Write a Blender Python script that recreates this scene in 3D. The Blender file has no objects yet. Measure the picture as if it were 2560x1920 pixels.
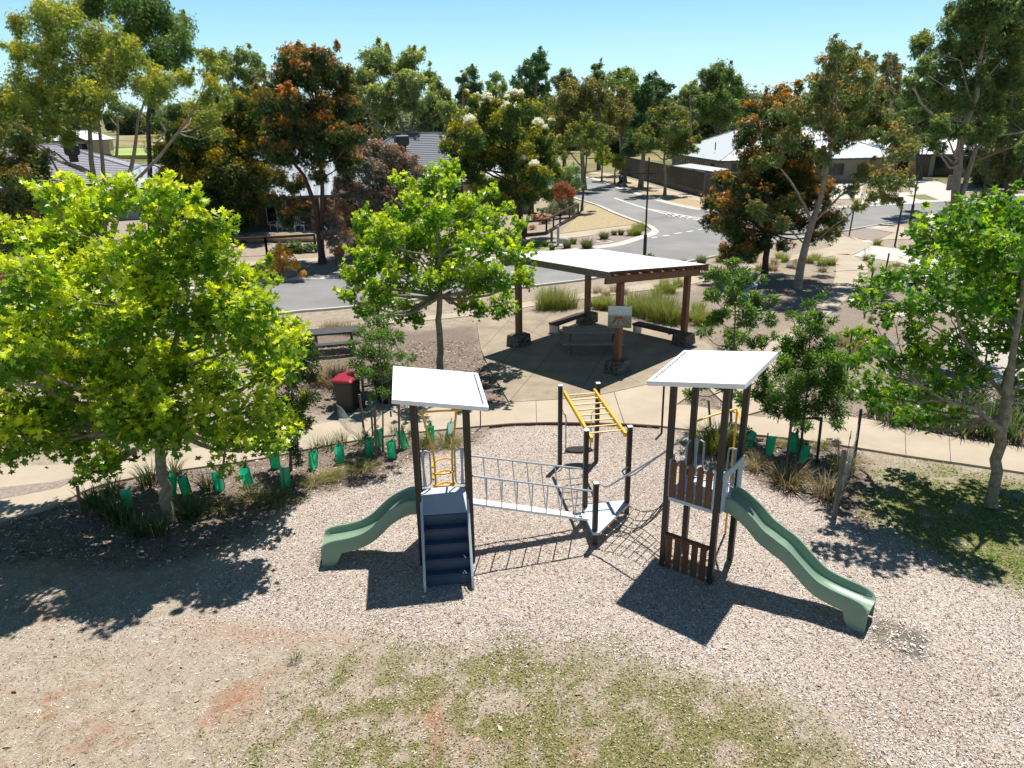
import bpy, math, random
import numpy as np
from mathutils import Vector, Matrix
R_ = math.radians
random.seed(7); rng = np.random.default_rng(7)
C = bpy.context.scene.collection
scene = bpy.context.scene

# ------------------------------------------------------------------ camera, world, sun, exposure
FPX = 1820.0; CAMH = 7.8
_d = np.array([1362-1280, -(5925-960.0), -FPX]); _d /= np.linalg.norm(_d)
_up = -_d
_fw = np.array([0, 0, -1.0]); _fw = _fw-_fw.dot(_up)*_up; _fw /= np.linalg.norm(_fw)
_rt = np.cross(_fw, _up)
RM = np.array([_rt, _fw, _up]); OC = np.array([0, 0, CAMH])
cam_d = bpy.data.cameras.new('camera'); cam = bpy.data.objects.new('camera', cam_d); C.objects.link(cam)
cam_d.sensor_width = 36; cam_d.lens = FPX/2560*36; cam_d.clip_end = 5000; cam_d.clip_start = 0.1
M4 = Matrix([list(RM[0])+[0], list(RM[1])+[0], list(RM[2])+[CAMH], [0, 0, 0, 1]])
cam.matrix_world = M4
scene.camera = cam
world = bpy.data.worlds.new('World'); scene.world = world; world.use_nodes = True
wn = world.node_tree.nodes; wl = world.node_tree.links
bg = wn['Background']
sky = wn.new('ShaderNodeTexSky'); sky.sky_type = 'NISHITA'; sky.sun_disc = False
SUN_EL, SUN_AZ = 71.0, 27.0
sky.sun_elevation = R_(SUN_EL); sky.sun_rotation = R_(SUN_AZ); sky.ozone_density = 1.5; sky.air_density = 0.9; sky.dust_density = 0.0
tcw = wn.new('ShaderNodeTexCoord'); sxw = wn.new('ShaderNodeSeparateXYZ'); wl.new(tcw.outputs['Generated'], sxw.inputs[0])
rpw = wn.new('ShaderNodeValToRGB'); ew = rpw.color_ramp.elements; ew.new(0.5); ew.new(0.6)
for k_, (ps_, c_) in enumerate(((0.0, (10.0, 13.6, 14.2)), (0.07, (7.2, 12.4, 14.0)), (0.16, (3.5, 8.6, 12.2)), (0.42, (0.5, 1.4, 3.0)))): ew[k_].position = ps_; ew[k_].color = (*c_, 1)
wl.new(sxw.outputs[2], rpw.inputs[0])
mxw = wn.new('ShaderNodeMix'); mxw.data_type = 'RGBA'; mxw.inputs['Factor'].default_value = 0.75
wl.new(sky.outputs[0], mxw.inputs['A']); wl.new(rpw.outputs[0], mxw.inputs['B']); wl.new(mxw.outputs['Result'], bg.inputs[0]); bg.inputs[1].default_value = 0.060
sl = bpy.data.lights.new('sun', 'SUN'); sl.energy = 5.0; sl.angle = R_(0.55); sl.color = (1.0, 0.955, 0.88)
so = bpy.data.objects.new('sun', sl); C.objects.link(so)
sd = Vector((math.sin(R_(SUN_AZ))*math.cos(R_(SUN_EL)), math.cos(R_(SUN_AZ))*math.cos(R_(SUN_EL)), math.sin(R_(SUN_EL))))
so.rotation_euler = sd.to_track_quat('Z', 'Y').to_euler(); so.location = (10, 20, 60)
vs = scene.view_settings; vs.view_transform = 'Standard'; vs.look = 'None'; vs.gamma = 1; vs.exposure = 0.55; vs.use_curve_mapping = False

# ------------------------------------------------------------------ helpers: positions measured on the ground plane
def G(px, py, z=0.0):
    w = RM @ np.array([px-1280, -(py-960.0), -FPX]); return OC+w*((z-CAMH)/w[2])
def WY(px, py, y):
    w = RM @ np.array([px-1280, -(py-960.0), -FPX]); return OC+w*(y/w[1])
def proj(p):
    c = RM.T @ (np.array(p, float)-OC); return np.array([1280+FPX*c[0]/-c[2], 960-FPX*c[1]/-c[2]])
def terrain(x, y):
    d = np.hypot(x, y); t = np.clip((d-130)/500, 0, 1); return 9.0*t*t*(3-2*t)+np.clip(d-600, 0, None)*0.006
def V(*a): return np.array(a, float)

# value noise on arrays
def _h(i, j, s): 
    n = (i*374761393+j*668265263+s*1442695041) & 0xffffffff
    n = ((n ^ (n >> 13))*1274126177) & 0xffffffff
    return ((n ^ (n >> 16)) & 0xffff)/65535.0
def vnoise(x, y, s=0):
    xi = np.floor(x).astype(np.int64); yi = np.floor(y).astype(np.int64); xf = x-xi; yf = y-yi
    u = xf*xf*(3-2*xf); v = yf*yf*(3-2*yf)
    return (_h(xi, yi, s)*(1-u)+_h(xi+1, yi, s)*u)*(1-v)+(_h(xi, yi+1, s)*(1-u)+_h(xi+1, yi+1, s)*u)*v
def fbm(x, y, s=0, o=4):
    a = 0; t = 0; f = 1; w = 1
    for k in range(o): a = a+w*vnoise(x*f+k*17.3, y*f-k*9.1, s+k); t += w; f *= 2.03; w *= 0.55
    return a/t
def inpoly_sdf(x, y, poly):
    "signed distance, positive inside"
    P = np.array(poly, float); n = len(P); d = np.full(x.shape, 1e9); ins = np.zeros(x.shape, bool)
    for i in range(n):
        a = P[i]; b = P[(i+1) % n]; e = b-a
        t = np.clip(((x-a[0])*e[0]+(y-a[1])*e[1])/(e@e+1e-12), 0, 1)
        d = np.minimum(d, np.hypot(x-a[0]-t*e[0], y-a[1]-t*e[1]))
        c = ((a[1] > y) != (b[1] > y)); 
        with np.errstate(divide='ignore', invalid='ignore'):
            xx = (b[0]-a[0])*(y-a[1])/(b[1]-a[1]+1e-15)+a[0]
        ins ^= c & (x < xx)
    return np.where(ins, d, -d)

# ------------------------------------------------------------------ materials
def nt(name):
    m = bpy.data.materials.new(name); m.use_nodes = True; t = m.node_tree
    return m, t.nodes, t.links, t.nodes['Principled BSDF']
def mat(name, col, rough=0.6, var=0.15, scale=8.0, metal=0.0, bump=0.0, bscale=None, spec=0.5, col2=None):
    m, n, l, p = nt(name)
    p.inputs['Roughness'].default_value = rough; p.inputs['Metallic'].default_value = metal
    p.inputs['Specular IOR Level'].default_value = spec
    tc = n.new('ShaderNodeTexCoord'); nz = n.new('ShaderNodeTexNoise'); nz.inputs['Scale'].default_value = scale; nz.inputs['Detail'].default_value = 6
    nz.inputs['Roughness'].default_value = 0.65
    l.new(tc.outputs['Object'], nz.inputs['Vector'])
    rp = n.new('ShaderNodeValToRGB'); a = np.array(col); b = np.array(col2) if col2 is not None else a*(1+var)
    lo = a*(1-var) if col2 is None else a
    rp.color_ramp.elements[0].position = 0.3; rp.color_ramp.elements[1].position = 0.7
    rp.color_ramp.elements[0].color = (*lo, 1); rp.color_ramp.elements[1].color = (*np.clip(b, 0, 1), 1)
    l.new(nz.outputs[0], rp.inputs[0]); l.new(rp.outputs[0], p.inputs['Base Color'])
    if bump:
        n2 = n.new('ShaderNodeTexNoise'); n2.inputs['Scale'].default_value = bscale or scale*6; n2.inputs['Detail'].default_value = 5
        l.new(tc.outputs['Object'], n2.inputs['Vector'])
        bp = n.new('ShaderNodeBump'); bp.inputs['Strength'].default_value = bump; bp.inputs['Distance'].default_value = 0.02
        l.new(n2.outputs[0], bp.inputs['Height']); l.new(bp.outputs[0], p.inputs['Normal'])
    return m
def leafmat(name, rough=0.42, trans=0.35, spec=0.5):
    m, n, l, p = nt(name)
    a = n.new('ShaderNodeAttribute'); a.attribute_name = 'col'
    l.new(a.outputs['Color'], p.inputs['Base Color']); p.inputs['Roughness'].default_value = rough; p.inputs['Specular IOR Level'].default_value = spec
    tr = n.new('ShaderNodeBsdfTranslucent'); hs = n.new('ShaderNodeHueSaturation'); hs.inputs['Saturation'].default_value = 1.05; hs.inputs['Value'].default_value = 1.5
    l.new(a.outputs['Color'], hs.inputs['Color']); l.new(hs.outputs[0], tr.inputs[0])
    mx = n.new('ShaderNodeMixShader'); mx.inputs[0].default_value = trans
    l.new(p.outputs[0], mx.inputs[1]); l.new(tr.outputs[0], mx.inputs[2]); l.new(mx.outputs[0], n['Material Output'].inputs[0])
    return m
def attrmat(name, rough=0.8):
    m, n, l, p = nt(name); a = n.new('ShaderNodeAttribute'); a.attribute_name = 'col'
    l.new(a.outputs['Color'], p.inputs['Base Color']); p.inputs['Roughness'].default_value = rough; return m
def woodmat(name, c1, c2, scale=3, stretch=(1, 1, 12), rough=0.6):
    m, n, l, p = nt(name); p.inputs['Roughness'].default_value = rough
    tc = n.new('ShaderNodeTexCoord'); mp = n.new('ShaderNodeMapping'); mp.inputs['Scale'].default_value = [scale*8/s for s in stretch]
    nz = n.new('ShaderNodeTexNoise'); nz.inputs['Scale'].default_value = 1.5; nz.inputs['Detail'].default_value = 6
    l.new(tc.outputs['Object'], mp.inputs[0]); l.new(mp.outputs[0], nz.inputs['Vector'])
    rp = n.new('ShaderNodeValToRGB'); rp.color_ramp.elements[0].position = 0.35; rp.color_ramp.elements[1].position = 0.68
    rp.color_ramp.elements[0].color = (*c1, 1); rp.color_ramp.elements[1].color = (*c2, 1)
    l.new(nz.outputs[0], rp.inputs[0]); l.new(rp.outputs[0], p.inputs['Base Color'])
    bp = n.new('ShaderNodeBump'); bp.inputs['Strength'].default_value = 0.4; bp.inputs['Distance'].default_value = 0.01
    l.new(nz.outputs[0], bp.inputs['Height']); l.new(bp.outputs[0], p.inputs['Normal'])
    return m
def stonemat(name, c1, c2, mortar, scale=6):
    m, n, l, p = nt(name); p.inputs['Roughness'].default_value = 0.9
    tc = n.new('ShaderNodeTexCoord')
    v = n.new('ShaderNodeTexVoronoi'); v.inputs['Scale'].default_value = scale; l.new(tc.outputs['Object'], v.inputs['Vector'])
    e = n.new('ShaderNodeTexVoronoi'); e.feature = 'DISTANCE_TO_EDGE'; e.inputs['Scale'].default_value = scale; l.new(tc.outputs['Object'], e.inputs['Vector'])
    rp = n.new('ShaderNodeValToRGB'); rp.color_ramp.elements[0].color = (*c1, 1); rp.color_ramp.elements[1].color = (*c2, 1)
    sx = n.new('ShaderNodeSeparateColor'); l.new(v.outputs['Color'], sx.inputs[0]); l.new(sx.outputs[0], rp.inputs[0])
    mr = n.new('ShaderNodeMapRange'); mr.inputs['From Min'].default_value = 0.02; mr.inputs['From Max'].default_value = 0.07; l.new(e.outputs['Distance'], mr.inputs[0])
    mx = n.new('ShaderNodeMix'); mx.data_type = 'RGBA'; mx.inputs['A'].default_value = (*mortar, 1)
    l.new(mr.outputs[0], mx.inputs['Factor']); l.new(rp.outputs[0], mx.inputs['B']); l.new(mx.outputs['Result'], p.inputs['Base Color'])
    bp = n.new('ShaderNodeBump'); bp.inputs['Strength'].default_value = 0.8; bp.inputs['Distance'].default_value = 0.03
    l.new(mr.outputs[0], bp.inputs['Height']); l.new(bp.outputs[0], p.inputs['Normal'])
    return m
def brickmat(name, c1, c2, mortar, s=1.0):
    m, n, l, p = nt(name); p.inputs['Roughness'].default_value = 0.85
    tc = n.new('ShaderNodeTexCoord'); sp = n.new('ShaderNodeSeparateXYZ'); cb = n.new('ShaderNodeCombineXYZ'); ad = n.new('ShaderNodeMath')
    l.new(tc.outputs['Object'], sp.inputs[0]); l.new(sp.outputs[0], ad.inputs[0]); l.new(sp.outputs[1], ad.inputs[1]); l.new(ad.outputs[0], cb.inputs[0]); l.new(sp.outputs[2], cb.inputs[1])
    b = n.new('ShaderNodeTexBrick'); b.inputs['Scale'].default_value = 1/s; b.inputs['Brick Width'].default_value = 0.25; b.inputs['Row Height'].default_value = 0.09; b.inputs['Mortar Size'].default_value = 0.012
    b.inputs['Color1'].default_value = (*c1, 1); b.inputs['Color2'].default_value = (*c2, 1); b.inputs['Mortar'].default_value = (*mortar, 1)
    l.new(cb.outputs[0], b.inputs['Vector']); l.new(b.outputs[0], p.inputs['Base Color']); return m
MT = {}
MT['postblack'] = mat('dark_bronze_powdercoat', (0.022, 0.018, 0.015), 0.45, 0.2, 5, bump=0.05, bscale=60)
MT['roofwhite'] = mat('white_plastic_roof', (0.80, 0.81, 0.83), 0.38, 0.03, 3)
MT['bluegrey'] = mat('pale_blue_grey_plastic', (0.40, 0.46, 0.53), 0.4, 0.06, 6, bump=0.03, bscale=150)
MT['deckgrey'] = mat('pale_grey_deck', (0.47, 0.53, 0.60), 0.5, 0.08, 5, bump=0.08, bscale=200)
MT['navy'] = mat('navy_plastic_step', (0.038, 0.068, 0.115), 0.5, 0.12, 7, bump=0.05, bscale=90)
MT['slide'] = mat('sage_green_slide_plastic', (0.185, 0.28, 0.195), 0.36, 0.07, 3, bump=0.03, bscale=50)
MT['yellow'] = mat('yellow_powdercoat', (0.80, 0.42, 0.03), 0.4, 0.06, 6)
MT['greytube'] = mat('light_grey_powdercoat_tube', (0.36, 0.39, 0.43), 0.38, 0.06, 9)
MT['brownslat'] = woodmat('brown_recycled_slat', (0.085, 0.030, 0.012), (0.15, 0.058, 0.022), 2.5, rough=0.5)
MT['rope'] = mat('dark_grey_rope', (0.07, 0.065, 0.055), 0.9, 0.3, 60)
MT['connector'] = mat('alloy_connector', (0.5, 0.5, 0.5), 0.4, 0.1, 30, metal=0.6)
MT['amber'] = mat('amber_plastic_ball', (0.45, 0.16, 0.02), 0.4, 0.1, 20)
MT['rubber'] = mat('grey_rubber_mat', (0.12, 0.105, 0.088), 0.85, 0.25, 6, bump=0.2, bscale=120)
MT['blackplastic'] = mat('black_plastic', (0.014, 0.014, 0.015), 0.45, 0.3, 9, bump=0.1, bscale=60)
MT['redlid'] = mat('red_bin_lid', (0.26, 0.008, 0.030), 0.4, 0.12, 9)
MT['yellowlid'] = mat('yellow_bin_lid', (0.65, 0.42, 0.02), 0.45, 0.12, 9)
MT['timber'] = woodmat('oiled_hardwood_post', (0.105, 0.040, 0.018), (0.20, 0.085, 0.038), 2.0, rough=0.65)
MT['timberdark'] = woodmat('dark_stained_timber', (0.045, 0.020, 0.012), (0.085, 0.042, 0.026), 2.0, rough=0.7)
MT['grey_timber'] = woodmat('weathered_grey_timber', (0.11, 0.095, 0.08), (0.20, 0.175, 0.15), 3.0, rough=0.85)
MT['table_timber'] = woodmat('green_grey_table_timber', (0.16, 0.165, 0.15), (0.30, 0.30, 0.27), 3.0, stretch=(12, 1, 1), rough=0.7)
MT['zinc'] = mat('galvanised_roof_sheet', (0.72, 0.73, 0.74), 0.42, 0.05, 4, metal=0.0)
MT['zincleg'] = mat('galvanised_steel', (0.33, 0.34, 0.34), 0.5, 0.12, 8, metal=0.4)
MT['greenleg'] = mat('green_grey_steel', (0.07, 0.11, 0.11), 0.5, 0.1, 8)
MT['darktable'] = mat('dark_green_grey_table', (0.05, 0.055, 0.05), 0.7, 0.2, 8)
MT['bluestone'] = stonemat('bluestone_base', (0.035, 0.035, 0.036), (0.12, 0.105, 0.085), (0.21, 0.19, 0.16), 7)
MT['concrete'] = mat('pale_concrete', (0.375, 0.31, 0.235), 0.85, 0.12, 0.7, bump=0.15, bscale=60)
MT['concrete_white'] = mat('new_white_concrete', (0.46, 0.43, 0.39), 0.85, 0.1, 0.8, bump=0.12, bscale=60)
MT['aggregate'] = mat('exposed_aggregate_slab', (0.20, 0.16, 0.115), 0.9, 0.2, 1.1, bump=0.5, bscale=45, col2=(0.34, 0.28, 0.205))
MT['kerb'] = mat('concrete_kerb', (0.52, 0.49, 0.44), 0.85, 0.12, 1.5, bump=0.15, bscale=50)
MT['asphalt'] = mat('asphalt', (0.20, 0.198, 0.194), 0.9, 0.24, 0.22, bump=0.3, bscale=80)
MT['paint'] = mat('white_road_paint', (0.50, 0.50, 0.48), 0.7, 0.08, 4)
MT['lampblack'] = mat('black_lamp_paint', (0.012, 0.012, 0.016), 0.35, 0.2, 6)
MT['glass_lamp'] = mat('lamp_diffuser', (0.6, 0.62, 0.6), 0.2, 0.05, 6)
MT['guard'] = leafmat('green_plastic_sleeve', 0.4, 0.45)
MT['stake'] = mat('stake_timber', (0.17, 0.125, 0.09), 0.85, 0.25, 20, bump=0.2)
MT['picket'] = mat('rusty_star_picket', (0.03, 0.025, 0.024), 0.7, 0.3, 20)
MT['wire'] = mat('galvanised_wire', (0.42, 0.42, 0.41), 0.5, 0.1, 30, metal=0.3)
MT['leaf'] = leafmat('leaf_foliage', 0.36, 0.48, 0.5)
MT['leafdull'] = leafmat('gum_leaf_foliage', 0.36, 0.5, 0.5)
MT['grassblade'] = leafmat('grass_blade', 0.6, 0.3, 0.3)
MT['attr'] = attrmat('scattered_bits', 0.8)
MT['barkpale'] = mat('pale_smooth_gum_bark', (0.17, 0.13, 0.095), 0.85, 0.3, 3, bump=0.3, bscale=14, col2=(0.37, 0.31, 0.24))
MT['barkplane'] = mat('mottled_plane_bark', (0.10, 0.085, 0.06), 0.85, 0.3, 9, bump=0.3, bscale=20, col2=(0.33, 0.29, 0.21))
MT['barkdark'] = mat('dark_red_brown_bark', (0.045, 0.024, 0.017), 0.9, 0.3, 5, bump=0.5, bscale=18, col2=(0.11, 0.06, 0.042))
MT['barkgrey'] = mat('grey_brown_bark', (0.07, 0.058, 0.048), 0.9, 0.3, 5, bump=0.5, bscale=18, col2=(0.16, 0.135, 0.11))
MT['boulder'] = mat('warm_basalt_boulder', (0.16, 0.12, 0.09), 0.9, 0.3, 2.5, bump=0.6, bscale=7, col2=(0.36, 0.28, 0.20))
MT['brick'] = brickmat('brown_brick', (0.055, 0.032, 0.024), (0.10, 0.055, 0.038), (0.26, 0.22, 0.17))
MT['brickgrey'] = mat('grey_brick_wall', (0.22, 0.20, 0.175), 0.85, 0.12, 3)
MT['creamwall'] = mat('cream_render', (0.42, 0.38, 0.31), 0.85, 0.06, 2)
MT['weatherboard'] = mat('grey_weatherboard', (0.16, 0.19, 0.22), 0.7, 0.06, 2)
MT['white'] = mat('white_paint', (0.72, 0.73, 0.73), 0.5, 0.05, 4)
MT['tile_dark'] = mat('charcoal_roof_tile', (0.10, 0.115, 0.14), 0.55, 0.15, 6, bump=0.2)
MT['tile_mauve'] = mat('mauve_grey_roof_tile', (0.27, 0.26, 0.29), 0.6, 0.12, 4, bump=0.2)
MT['metalroof'] = mat('pale_metal_roof', (0.50, 0.54, 0.56), 0.4, 0.06, 2)
MT['metalroof_blue'] = mat('blue_grey_metal_roof', (0.30, 0.34, 0.38), 0.4, 0.06, 2)
MT['window'] = mat('dark_window_glass', (0.02, 0.025, 0.03), 0.12, 0.3, 1)
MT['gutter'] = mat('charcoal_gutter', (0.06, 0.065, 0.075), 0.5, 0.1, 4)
MT['maroon'] = mat('maroon_wall', (0.10, 0.02, 0.022), 0.7, 0.1, 3)
MT['fence'] = woodmat('weathered_paling', (0.06, 0.050, 0.045), (0.13, 0.11, 0.095), 2.5, rough=0.85)

# ------------------------------------------------------------------ mesh building
class MB:
    def __init__(s): s.v = []; s.f = []
    def add(s, vs, fs):
        o = len(s.v); s.v += [tuple(map(float, p)) for p in vs]; s.f += [tuple(i+o for i in f) for f in fs]; return s
    def box(s, c, size, rot=0.0, basis=None):
        hx, hy, hz = [k/2 for k in size]
        if basis is None:
            ca, sa = math.cos(rot), math.sin(rot); basis = (V(ca, sa, 0), V(-sa, ca, 0), V(0, 0, 1))
        c = np.array(c, float)
        vs = [c+basis[0]*(hx*a)+basis[1]*(hy*b)+basis[2]*(hz*d) for d in (-1, 1) for b in (-1, 1) for a in (-1, 1)]
        return s.add(vs, [(0, 2, 3, 1), (4, 5, 7, 6), (0, 1, 5, 4), (2, 6, 7, 3), (0, 4, 6, 2), (1, 3, 7, 5)])
    def bar(s, a, b, w, h, up=(0, 0, 1)):
        a = np.array(a, float); b = np.array(b, float); x = b-a; L = np.linalg.norm(x); x /= L
        y = np.cross(np.array(up, float), x); 
        if np.linalg.norm(y) < 1e-4: y = np.cross(V(0, 1, 0), x)
        y /= np.linalg.norm(y); z = np.cross(x, y)
        return s.box((a+b)/2, (L, w, h), basis=(x, y, z))
    def post(s, xy, z0, z1, w, rot=0.0):
        return s.box((xy[0], xy[1], (z0+z1)/2), (w, w, z1-z0), rot)
    def tube(s, pts, r, n=8, cap=True):
        P = [np.array(p, float) for p in pts]; k = len(P); rs = [r]*k if np.isscalar(r) else list(r)
        t0 = P[1]-P[0]; t0 /= np.linalg.norm(t0)+1e-12
        a = V(0, 0, 1) if abs(t0[2]) < 0.9 else V(1, 0, 0); u = np.cross(t0, a); u /= np.linalg.norm(u)
        vs = []
        for i in range(k):
            t = P[min(i+1, k-1)]-P[max(i-1, 0)]; t /= np.linalg.norm(t)+1e-12
            u = u-t*(u@t); u /= np.linalg.norm(u)+1e-12; w = np.cross(t, u)
            for j in range(n):
                an = 2*math.pi*j/n; vs.append(P[i]+(u*math.cos(an)+w*math.sin(an))*rs[i])
        fs = [(i*n+j, i*n+(j+1) % n, (i+1)*n+(j+1) % n, (i+1)*n+j) for i in range(k-1) for j in range(n)]
        if cap: fs += [tuple(range(n-1, -1, -1)), tuple((k-1)*n+j for j in range(n))]
        return s.add(vs, fs)
    def prism(s, poly, z0, z1):
        n = len(poly); vs = [(p[0], p[1], z0) for p in poly]+[(p[0], p[1], z1) for p in poly]
        fs = [tuple(range(n-1, -1, -1)), tuple(range(n, 2*n))]+[(i, (i+1) % n, n+(i+1) % n, n+i) for i in range(n)]
        return s.add(vs, fs)
    def loft(s, rings, close=True, caps=True):
        n = len(rings[0]); vs = [p for r in rings for p in r]; k = len(rings); m = n if close else n-1
        fs = [(i*n+j, i*n+(j+1) % n, (i+1)*n+(j+1) % n, (i+1)*n+j) for i in range(k-1) for j in range(m)]
        if caps: fs += [tuple(range(n-1, -1, -1)), tuple((k-1)*n+j for j in range(n))]
        return s.add(vs, fs)
    def ball(s, c, r, nu=10, nv=6, sq=(1, 1, 1)):
        rings = []
        for i in range(nv+1):
            th = math.pi*i/nv; rr = max(math.sin(th), 1e-3)
            rings.append([np.array(c)+V(r*sq[0]*rr*math.cos(2*math.pi*j/nu), r*sq[1]*rr*math.sin(2*math.pi*j/nu), -r*sq[2]*math.cos(th)) for j in range(nu)])
        return s.loft(rings)
    def build(s, name, m, parent=None, smooth=False, bevel=0):
        off = V(*parent['_o']) if parent is not None and '_o' in parent else V(0, 0, 0)
        me = bpy.data.meshes.new(name); me.from_pydata([tuple(np.array(p)-off) for p in s.v], [], s.f); me.update()
        return link(name, me, m, parent, smooth, bevel, off)
def link(name, me, m, parent=None, smooth=False, bevel=0, off=(0, 0, 0)):
    o = bpy.data.objects.new(name, me); C.objects.link(o); me.materials.append(MT[m] if isinstance(m, str) else m)
    if parent is not None:
        o.parent = parent; o['_o'] = [float(k) for k in off]
    if smooth:
        me.polygons.foreach_set('use_smooth', [True]*len(me.polygons))
        try: me.set_sharp_from_angle(angle=R_(40))
        except Exception: pass
    if bevel:
        b = o.modifiers.new('bevel', 'BEVEL'); b.width = bevel; b.segments = 2; b.limit_method = 'ANGLE'
    return o
def tag(o, label=None, cat=None, group=None, kind=None):
    if label: o['label'] = label
    if cat: o['category'] = cat
    if group: o['group'] = group
    if kind: o['kind'] = kind
    return o
def thing(name, loc, label, cat, group=None):
    o = bpy.data.objects.new(name, None); C.objects.link(o); o.empty_display_size = 0.2
    o.location = tuple(float(k) for k in loc); o['_o'] = [float(k) for k in loc]
    return tag(o, label, cat, group)
def copy_tree(o, parent=None):
    c = o.copy(); C.objects.link(c)
    if parent is not None: c.parent = parent
    for ch in list(o.children): copy_tree(ch, c)
    return c

# many small faces at once: template (k,3) verts, tris (m,3); frames pos, X, Y, Z axes, size, colour
def scatter(template, tris, pos, X, Y, Z, size, col):
    T = np.array(template, float); F = np.array(tris, int); N = len(pos); k = len(T)
    size = np.broadcast_to(np.asarray(size, float), (N,))[:, None, None]
    v = (T[None, :, 0, None]*X[:, None, :]+T[None, :, 1, None]*Y[:, None, :]+T[None, :, 2, None]*Z[:, None, :])*size+pos[:, None, :]
    f = F[None]+(np.arange(N)*k)[:, None, None]
    c = np.repeat(col[:, None, :], k, 1)
    return v.reshape(-1, 3), f.reshape(-1, 3), c.reshape(-1, 3)
def merge(parts):
    vs = []; fs = []; cs = []; o = 0
    for v, f, c in parts: vs.append(v); fs.append(f+o); cs.append(c); o += len(v)
    return np.concatenate(vs), np.concatenate(fs), np.concatenate(cs)
def trimesh(name, data, m, parent=None, smooth=False):
    v, f, c = data; off = V(*parent['_o']) if parent is not None and '_o' in parent else V(0, 0, 0)
    v = v-off; me = bpy.data.meshes.new(name); n = len(f)
    me.vertices.add(len(v)); me.vertices.foreach_set('co', v.astype(np.float32).ravel())
    me.loops.add(n*3); me.loops.foreach_set('vertex_index', f.astype(np.int32).ravel())
    me.polygons.add(n); me.polygons.foreach_set('loop_start', np.arange(0, n*3, 3, dtype=np.int32))
    at = me.attributes.new('col', 'FLOAT_COLOR', 'POINT')
    at.data.foreach_set('color', np.concatenate([c, np.ones((len(c), 1))], 1).astype(np.float32).ravel())
    me.update(calc_edges=True); me.validate()
    return link(name, me, m, parent, smooth, 0, off)
def unit(a): return a/(np.linalg.norm(a, axis=-1, keepdims=True)+1e-9)

# leaf templates
def star_leaf():
    ang = [0, 26, 52, 84, 112, 150, 180, 210, 248, 276, 308, 334]; rad = [1.0, .50, .86, .40, .66, .42, .12, .42, .66, .40, .86, .50]
    v = [(0.02, 0, 0.0)]
    for a, r in zip(ang, rad): v.append((r*math.cos(R_(a))*0.62, r*math.sin(R_(a))*0.62, -0.10*abs(math.sin(R_(a)))*r+0.06*(r > .6)))
    return v, [(0, i+1, (i+1) % 12+1) for i in range(12)]
STAR = star_leaf()
LANCE = ([(0, 0, 0), (0.45, 0.13, 0.02), (1, 0, -0.12), (0.45, -0.13, 0.02)], [(0, 2, 1), (0, 3, 2)])
OVAL = ([(0, 0, 0), (0.4, 0.24, 0.04), (1, 0, -0.03), (0.4, -0.24, 0.04)], [(0, 2, 1), (0, 3, 2)])
def SPRIG():   # three narrow leaves fanning out, for far crowns
    v = []; f = []
    for k, a in enumerate((-34, 4, 38)):
        ca, sa = math.cos(R_(a)), math.sin(R_(a)); o = len(v)
        for x, y, z in ((0, 0, 0), (0.45, 0.12, 0.02), (1, 0, -0.15), (0.45, -0.12, 0.02)): v.append((x*ca-y*sa, x*sa+y*ca, z+0.03*k))
        f += [(o, o+2, o+1), (o, o+3, o+2)]
    return v, f
SPRIG = SPRIG()

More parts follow.
